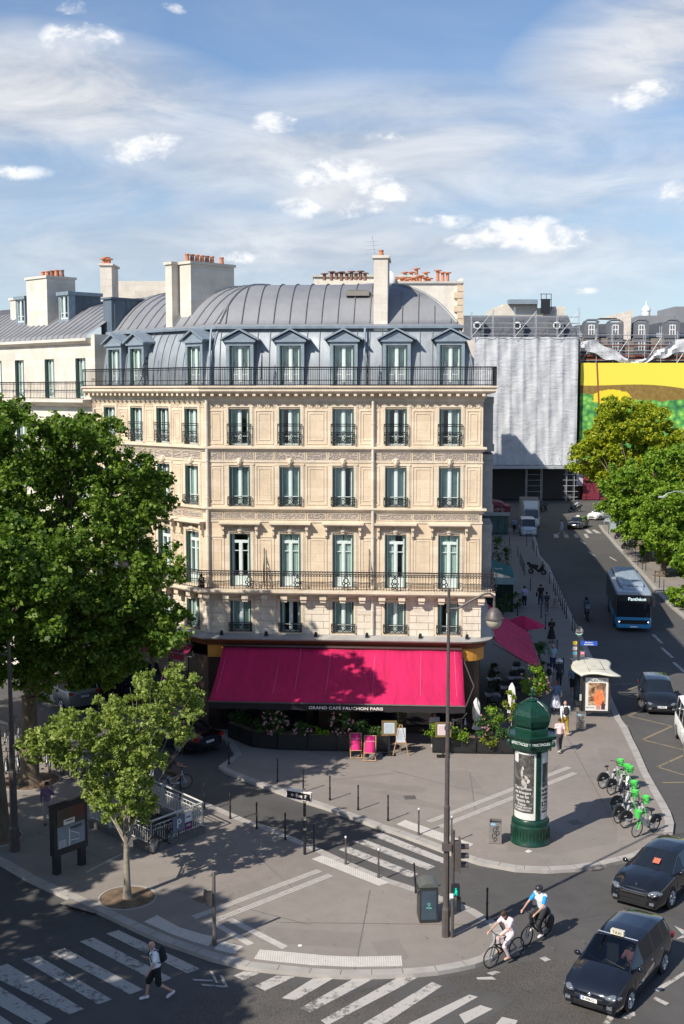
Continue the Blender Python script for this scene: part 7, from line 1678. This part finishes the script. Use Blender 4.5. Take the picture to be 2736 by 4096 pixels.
# ---------------- café terrace
def shrub(pos,h,r,n,label,m=LEAFD,fl=0,name='shrub',cat='shrub',ls=.10,pot=None,tall=1.,group=None):
    root=empty(name,(pos[0],pos[1],0),0,label,cat,group); z0=pos[2] if len(pos)>2 else .5
    bl=[]; br_=[]
    for i in range(n):
        d=np.random.normal(size=3); d/=np.linalg.norm(d); bl.append((pos[0]+d[0]*r*.75,pos[1]+d[1]*r*.75,z0+h*.5+d[2]*h*.45)); br_.append(r*random.uniform(.3,.5))
    leafmesh('foliage',leaves(np.array(bl),np.array(br_),60,ls),m,root,(pos[0],pos[1],0))
    b=MB(); 
    for i in range(5): q=bl[i%n]; b.tube([(0,0,z0-.1),((q[0]-pos[0])*.6,(q[1]-pos[1])*.6,q[2])],[.025,.01],4)
    b.build('stem',BARK,root)
    if fl:
        k=[]; 
        for i in range(fl):
            d=np.random.normal(size=3); d[1]=-abs(d[1]); d/=np.linalg.norm(d); k.append((pos[0]+d[0]*r*1.05,pos[1]+d[1]*r*1.0,z0+h*.5+d[2]*h*.55))
        leafmesh('flowers',leaves(np.array(k),np.full(fl,.07),14,.07),FLOWER,root,(pos[0],pos[1],0))
    if pot: b=MB(); b.lathe([(.22,0),(.3,z0)],12); b.build('pot',pot,root,True)
    return root
PLB=mat('planter_black',(.012,.012,.013),.45,0,.2)
def planter(a,c,label,h=.78,w_=.45,grp='black planter boxes round the café terrace'):
    a=Vector(a); c=Vector(c); d=(c-a); L_=d.length; r=empty('planter_box',(a.x,a.y,0),math.atan2(d.y,d.x),label,'planter',grp)
    b=MB(); b.box(.01,L_-.01,0,w_,.03,h); b.build('box',PLB,r); b=MB(); n=max(1,round(L_/1.1))
    for i in range(n): b.box(L_*i/n+.06,L_*(i+1)/n-.06,-.012,-.001,.12,h-.1)
    b.build('panel',mat('planter_panel',(.02,.02,.021),.35),r); b=MB(); b.box(.05,L_-.05,.05,w_-.05,h,h+.01); b.build('soil',EARTH,r)
pp=[G(911,2950),G(1006,2989),G(1110,3000),G(1230,3004),G(1345,3006),G(1450,3007),G(1555,3008)]
names=['left end planter of the café terrace, in deep shade','planter box under the pink oleander, left of the terrace','planter box left of the middle of the café terrace','planter box in the middle of the café terrace','planter box right behind the pink deck chairs','planter box beside the menu easel']
for i in range(6): planter(pp[i],pp[i+1],names[i])
planter(G(1728,3012),G(1800,3014),'planter box behind the lamp post, right of the café entrance'); planter(G(1802,3014),G(1905,3016),'long sunny planter box right of the lamp post'); planter(G(1907,3016),G(2055,3018),'planter box just left of the green column')
planter(G(2060,3015),G(2150,2860),'planter box running back along the avenue behind the column'); planter(G(2152,2856),G(2178,2740),'far planter box of the side terrace')
S_=[]
def sh(px,py,h,r,n,lab,m=LEAFD,fl=0,z0=.75,dy=.25,**k):
    q=G(px,py); shrub((q[0],q[1]+dy,z0),h,r,n,lab,m,fl,**k)
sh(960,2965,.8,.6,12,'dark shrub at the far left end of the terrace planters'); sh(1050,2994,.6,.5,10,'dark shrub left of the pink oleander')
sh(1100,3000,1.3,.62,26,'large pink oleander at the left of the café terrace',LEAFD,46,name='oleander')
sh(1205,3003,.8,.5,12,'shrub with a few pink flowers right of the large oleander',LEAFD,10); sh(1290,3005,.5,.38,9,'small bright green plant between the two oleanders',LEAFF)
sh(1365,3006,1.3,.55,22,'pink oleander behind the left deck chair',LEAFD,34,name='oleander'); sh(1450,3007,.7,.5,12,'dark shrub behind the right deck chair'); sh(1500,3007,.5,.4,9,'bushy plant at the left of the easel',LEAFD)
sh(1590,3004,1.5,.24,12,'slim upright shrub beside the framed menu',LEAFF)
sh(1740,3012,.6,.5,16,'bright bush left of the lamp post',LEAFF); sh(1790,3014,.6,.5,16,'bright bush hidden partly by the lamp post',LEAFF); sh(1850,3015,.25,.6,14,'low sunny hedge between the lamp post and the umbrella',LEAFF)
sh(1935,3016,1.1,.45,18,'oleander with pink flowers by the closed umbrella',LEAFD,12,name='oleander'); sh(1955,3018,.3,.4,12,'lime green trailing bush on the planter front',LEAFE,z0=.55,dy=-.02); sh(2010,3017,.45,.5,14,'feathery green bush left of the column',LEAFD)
sh(1975,2990,1.3,.55,18,'leafy climbing bush behind the column side planters',LEAFF,z0=.8); sh(2040,2950,1.7,.35,18,'yellow green lemon tree near the second umbrella',LEAFE,z0=.8,name='lemon_tree',cat='tree')
sh(2135,2880,1.6,.75,34,'round bright green shrub with pink flowers above the column',LEAFF,10,z0=1.3); sh(2168,2850,.9,.5,14,'pink flowering oleander behind the column dome',LEAFD,40,z0=.9,name='oleander')
sh(2160,2760,1.,.4,14,'shaded shrub at the corner of the side terrace'); sh(1978,2800,1.8,.45,14,'dim shrub deep inside the side terrace',z0=.3)
def closed_umbrella(px,py,label,h=2.5):
    q=G(px,py); r=empty('closed_parasol',(q[0],q[1]+.4,0),0,label,'parasol','closed white parasols'); b=MB(); b.tube([(0,0,0),(0,0,h)],.025,6); b.lathe([(.25,0),(.25,.05)],10); b.build('pole',GALV,r)
    b=MB(); n=16; vs=[]; P=[(.22,.95),(.19,1.1),(.08,1.3),(.15,1.45),(.19,1.9),(.15,2.25),(.13,2.3),(.03,2.5)]
    for rr,z in P:
        for i in range(n): a=2*math.pi*i/n; k=rr*(1+.18*math.cos(a*5+z*2)); vs.append((k*math.cos(a),k*math.sin(a),z))
    b.add(vs,[(j*n+i,j*n+(i+1)%n,(j+1)*n+(i+1)%n,(j+1)*n+i) for j in range(len(P)-1) for i in range(n)]); b.build('canopy',WCLOTH,r,True)
closed_umbrella(1908,3000,'closed white parasol right of the big awning'); closed_umbrella(2050,2930,'closed white parasol just left of the column dome')
for i,(x,y) in enumerate([(1424,3033),(1480,3044)]):
    q=G(x,y); r=empty('deck_chair',(q[0],q[1]+.2,0),R(-4 if i else 3),['left pink deck chair in front of the terrace planters','right pink deck chair in front of the terrace planters'][i],'deck chair','pink deck chairs')
    b=MB()
    for s_ in (-1,1): b.bar((s_*.27,-.3,.02),(s_*.27,.4,1.05),.035); b.bar((s_*.23,.45,.02),(s_*.23,-.35,.42),.03)
    b.bar((-.28,.4,1.05),(.28,.4,1.05),.035); b.bar((-.25,-.35,.42),(.25,-.35,.42),.03); b.bar((-.28,-.3,.04),(.28,-.3,.04),.03); b.build('frame',WOODL,r)
    b=MB(); n=10; vs=[]
    for k in range(n+1):
        t=k/n; y=.39-.74*t; z=1.05-.62*t-.16*math.sin(math.pi*t); vs+=[(-.235,y,z),(.235,y,z)]
    b.add(vs,[(2*k,2*k+1,2*k+3,2*k+2) for k in range(n)]); o=b.build('sling',cloth('pink_sling',(.70,.03,.20)),r,True,norm=False); o.modifiers.new('t','SOLIDIFY').thickness=.012
    text('lettering','GRAND CAFÉ FAUCHON',.038,(0,.21,.83),(R(50),0,0),PW,r,.001)
q=G(1603,3022); r=empty('menu_easel',(q[0],q[1],0),0,'wooden tripod easel holding a white menu sheet','easel'); b=MB(); b.bar((-.38,-.1,0),(-.05,.1,1.5),.035); b.bar((.38,-.1,0),(.05,.1,1.5),.035); b.bar((0,.5,0),(0,.12,1.5),.03); b.bar((-.28,.0,.62),(.28,.0,.62),.04); b.build('stand',WOODL,r); b=MB(); b.M=Matrix.Translation((0,-.02,.66))@Matrix.Rotation(R(-8),4,'X'); b.box(-.23,.23,0,.02,0,.68); b.build('menu_sheet',mat('menu_white',(.5,.55,.6),.6),r)
b=MB(); b.M=Matrix.Translation((0,-.02,.66))@Matrix.Rotation(R(-8),4,'X')
for k in range(12): b.box(-.17,.1+.07*math.sin(k*2.1),-.004,-.001,.1+k*.042,.112+k*.042)
b.build('menu_lines',mat('faint_ink',(.2,.22,.25),.7),r)
for x,y,l,w_ in ((1556,3020,'framed menu stand left of the easel',.36),(1772,3027,'framed menu stand behind the tall lamp post',.38)):
    q=G(x,y); r=empty('menu_stand',(q[0],q[1],0),0,l,'menu board','framed menu stands'); b=MB(); b.box(-.3,.3,-.2,.2,.005,.05); b.box(-.04,.04,-.02,.02,.05,1.0); b.build('base',BLACK,r); b=MB(); frame(b,-w_,w_,.98,1.7,.06,.06); b.box(-w_,w_,-.02,.03,.98,1.7); b.build('frame',mat('gilt_frame',(.25,.17,.07),.45,.2),r); b=MB(); b.box(-w_+.1,w_-.1,-.03,-.021,1.07,1.6); b.build('menu_sheet',MT['menu_white'] if x<1600 else PW,r)
    b=MB()
    for k in range(8): b.box(-w_+.15,w_-.2,-.034,-.031,1.12+k*.055,1.13+k*.055)
    b.build('menu_lines',MT['faint_ink'] if x<1600 else mat('pink_ink',(.6,.05,.2),.7),r)
# serving table at right
q=G(1835,2990); r=empty('serving_table',(q[0],q[1]+.5,0),0,'serving table with bottles behind the sunny planter','table'); b=MB(); b.box(-.6,.6,-.3,.3,.98,1.03); 
for x in (-.55,.55): b.box(x-.03,x+.03,-.25,.25,0,.98)
b.build('table_top',mat('table_dark',(.06,.055,.05),.4),r)
for k in range(5):
    b=MB(); b.lathe([(.045,0),(.05,.18),(.02,.26),(.018,.34)],8,(0,0,0)); o=b.build('bottle',[mat('brass_bottle',(.45,.3,.1),.3,.6),WHITE,mat('brass_bottle',(.45,.3,.1),.3,.6),STEEL,WHITE][k],None,True); o.location=(q[0]-.45+k*.2,q[1]+.42,1.03); tag(o,['brass bottle at the left end of the serving table','white bottle second from left on the serving table','brass bottle in the middle of the serving table','steel shaker on the serving table','white bottle at the right end of the serving table'][k],'bottle','bottles on the serving table')
# tables and chairs of the side terrace
def table(pos,lab):
    r=empty('café_table',(pos[0],pos[1],0),0,lab,'table','tables of the side terrace'); b=MB(); b.lathe([(.03,0),(.03,.7)],8); b.lathe([(.25,0),(.25,.03)],10); b.build('leg',IRON,r); b=MB(); b.box(-.4,.4,-.4,.4,.7,.74); b.build('table_top',mat('pale_table',(.30,.34,.38),.35),r); return r
def chair(pos,rz,lab):
    r=empty('café_chair',(pos[0],pos[1],0),rz,lab,'chair','chairs of the side terrace'); b=MB(); b.box(-.23,.23,-.22,.22,.43,.48); b.build('seat',mat('rattan_dark',(.05,.055,.055),.6),r); b=MB(); b.tube([(-.22,.22,.45),(-.24,.28,.8),(-.15,.3,.93),(.15,.3,.93),(.24,.28,.8),(.22,.22,.45)],.02,5); b.box(-.2,.2,.26,.28,.6,.88); b.build('backrest',MT['rattan_dark'],r)
    for x in (-.2,.2):
        for y in (-.18,.2): b=MB(); b.bar((x,y,0),(x,y,.43),.025); b.build('leg',IRON,r)
    return r
T=[(1975,2765,'nearest the corner pillar'),(2030,2800,'in the middle row'),(2060,2760,'behind the second parasol'),(1970,2830,'by the closed parasol'),(2075,2720,'at the far side')]
t0=c0_=None
for i,(x,y,l) in enumerate(T):
    q=G(x,y)
    if t0 is None: t0=table(q,'pale square table '+l)
    else: o=copy_tree(t0); o.location=(q[0],q[1],0); o['label']='pale square table '+l
    for s_,w_ in ((-1,'front'),(1,'back')):
        if c0_ is None: c0_=chair((q[0],q[1]-.65),math.pi,'dark chair in '+w_+' of the table '+l)
        else: o=copy_tree(c0_); o.location=(q[0],q[1]+.65*s_,0); o.rotation_euler=(0,0,0 if s_>0 else math.pi); o['label']='dark chair in '+w_+' of the table '+l if s_<0 else 'dark chair at the back of the table '+l
# open pink parasol and palms
q=at(2090,2480,76.5); r=empty('open_parasol',(q.x,q.y,0),0,'open pink parasol beyond the side terrace awning','parasol'); b=MB(); b.tube([(0,0,0),(0,0,3.0)],.03,6); b.build('pole',GALV,r); b=MB(); b.lathe([(1.5,2.35),(1.1,2.55),(.6,2.78),(.03,3.0)],8); b.build('canopy',PINK,r)
def palm(px,py,D,label):
    q=at(px,py,D); r=empty('potted_palm',(q.x,q.y,0),0,label,'palm','potted palms of the side terrace'); b=MB(); b.lathe([(.25,0),(.35,.9)],10); b.build('pot',BLACK,r); b=MB(); b.tube([(0,0,.85),(0,0,1.7)],[.09,.06],6); b.build('trunk',BARK,r)
    V=[]
    for k in range(18):
        a=random.uniform(0,6.28); el=random.uniform(.2,1.3); L_=random.uniform(.7,1.0); p=Vector((0,0,1.7)); d=Vector((math.cos(a)*math.cos(el),math.sin(a)*math.cos(el),math.sin(el))); sd=d.cross(Vector((0,0,1))).normalized()
        for j in range(9):
            d2=(d-Vector((0,0,.16*j))).normalized(); p2=p+d2*L_/9
            for s_ in (-1,1): V+=[tuple(p),tuple(p+sd*s_*.24+d2*.1-Vector((0,0,.05))),tuple(p+sd*s_*.25+d2*.15-Vector((0,0,.07))),tuple(p2)]
            p=p2
    leafmesh('fronds',np.array(V),LEAFD,r)
palm(2110,2440,80,'potted palm behind the open pink parasol'); palm(2158,2540,72.5,'potted palm at the edge of the side awning')
sh(2015,2470,1.6,.6,14,'pale shrub against the wall before the side awning',LEAFD,z0=.3)
q=at(1995,2200,106); shrub((q.x,q.y,.3),4.2,1.1,40,'tall dark conifer beside the teal terrace',LEAFD,0,'conifer','tree',.16); 
q=at(2060,2370,94); shrub((q.x,q.y,.3),1.2,.7,16,'green hedge at the corner of the teal terrace',LEAFD,0,ls=.12)
# paper litter
b=MB(); b.sheet(gp(z7([(210,1080),(240,1063),(278,1078),(240,1093)])),.012); tag(b.build('paper_sheet',PW),'pale paper lying at the foot of the green column','litter')
b=MB(); q=G(*c1f([(610,667)])[0]); b.lathe([(.07,.003),(.07,.012)],12,(q[0],q[1],0)); tag(b.build('paper_disc',WHITE),'round white disc lying on the large pavement','litter')
# ---------------- trees
tree(G(120,3125),50.6,2.6,[(-420,1660),(0,1590),(60,1630),(120,1640),(160,1680),(250,1660),(330,1680),(400,1650),(455,1665),(470,1710),(450,1730),(520,1830),(600,1800),(640,1850),(600,1900),(670,1920),(650,1990),(655,2080),(600,2120),(660,2180),(690,2280),(650,2330),(700,2390),(740,2470),(720,2530),(640,2580),(560,2620),(520,2690),(400,2700),(330,2640),(250,2620),(150,2700),(60,2650),(-50,2600),(-420,2500)],330,.92,620,.17,LEAFA,BARK,.42,'huge dark green plane tree covering the left side of the corner building',limbs=18,extra=[([(-150,2420),(700,2400),(700,2540),(560,2640),(420,2720),(200,2740),(-150,2760)],70),([(-150,1700),(480,1750),(600,2000),(620,2400),(-150,2450)],70)])
tree(G(0,3345),46.,2.6,[(-700,2080),(-100,2080),(60,2090),(160,2150),(230,2250),(240,2500),(120,2560),(0,2620),(-700,2700)],85,1.15,560,.21,LEAFA,BARK,.4,'plane tree whose trunk base shows at the left edge behind the lamp post',limbs=14)
tree(G(-60,2930),60.,2.,[(-300,1800),(0,1750),(200,1900),(300,2200),(420,2450),(330,2560),(0,2500),(-300,2400)],60,1.2,500,.24,LEAFA,BARK,.4,'second plane tree behind the big one at the left edge',limbs=12)
tree(G(510,3592),41.,1.7,[(95,2990),(70,2930),(200,2900),(330,2830),(410,2800),(500,2790),(560,2680),(640,2710),(700,2670),(770,2720),(805,2800),(760,2880),(745,2950),(690,3000),(640,3050),(610,3120),(615,3230),(560,3320),(500,3290),(450,3280),(360,3220),(345,3150),(310,3090),(270,3050),(200,3050),(130,3030)],200,.40,400,.105,LEAFB,BARK2,.12,'young pale leaved tree in the round pit on the near pavement',limbs=9,name='young_tree')
gt='plane trees along the right pavement'
tree(G(2560,2200),150.,4.,[(2262,1885),(2300,1790),(2350,1740),(2390,1650),(2430,1600),(2500,1585),(2560,1620),(2620,1610),(2680,1680),(2740,1760),(2900,1800),(2900,2060),(2500,2060),(2420,1960),(2350,1880)],330,1.25,560,.30,LEAFC,BARK,.4,'tall yellowing plane tree in front of the painted hoarding',group=gt,limbs=5)
tree(G(2593,2245),122.,4.,[(2400,1960),(2420,1900),(2500,1840),(2560,1820),(2750,1800),(2900,1850),(2900,2140),(2640,2180),(2560,2200),(2480,2110),(2420,2040)],170,1.15,560,.27,LEAFF,BARK,.3,'green plane tree in the middle of the avenue row',group=gt,limbs=5)
tree(G(2650,2305),112.,3.5,[(2540,2060),(2600,1980),(2700,1950),(2900,1950),(2900,2300),(2700,2280),(2640,2240),(2580,2180)],130,1.0,560,.25,LEAFF,BARK,.3,'light green plane tree above the bus, with a pale straight trunk',group=gt,limbs=5)
tree(G(2790,2480),96.,2.5,[(2700,2270),(2760,2200),(2900,2150),(2900,2480),(2740,2460),(2700,2420),(2680,2360),(2720,2320)],46,.9,560,.25,LEAFF,BARK,.3,'nearest plane tree at the right edge beside the bus',group=gt,limbs=10)
# trees standing left of the view; their shade falls on the lower left crossing
def blobs_at(x,y,z0,z1,r,n):
    out=[]
    for i in range(n):
        a=random.uniform(0,6.28); t=random.random(); rr=r*math.sqrt(random.random())*math.sin(math.pi*(.15+.75*t)); out.append((x+rr*math.cos(a),y+rr*math.sin(a),z0+(z1-z0)*t))
    return out
tA=tree((-18.6,25.5),0,0,None,0,1.35,520,.34,LEAFA,BARK,.4,'plane tree standing left of the lower crossing',limbs=12,blobs=blobs_at(-18.6,25.5,6.,15.5,5.2,60)); 
for (x,y,l,rz,sc) in ((-19.5,39.,'plane tree on the left pavement beyond the lamp',1.3,.95),(-16.0,18.,'plane tree nearest the camera building',2.9,.95),(-23.,32.5,'plane tree between the crossing and the square, left of the view',4.2,1.0),(-24.,57.,'plane tree on the left pavement beside the cream building',2.1,1.05)):
    o=copy_tree(tA); o.location=(x,y,0); o.rotation_euler=(0,0,rz); o.scale=(sc,sc,sc); tag(o,l,'tree')
fac=empty('facing_building',(0,0,0),0,'stone building across the square on the left, out of the picture','building')
b=MB(); b.box(-66,-24.3,-6,13.4,0,24.5); b.build('wall',LIME2,fac); b=MB(); b.box(-64,-26.,-5,12.,24.5,27.); b.build('roof',ZINC,fac)
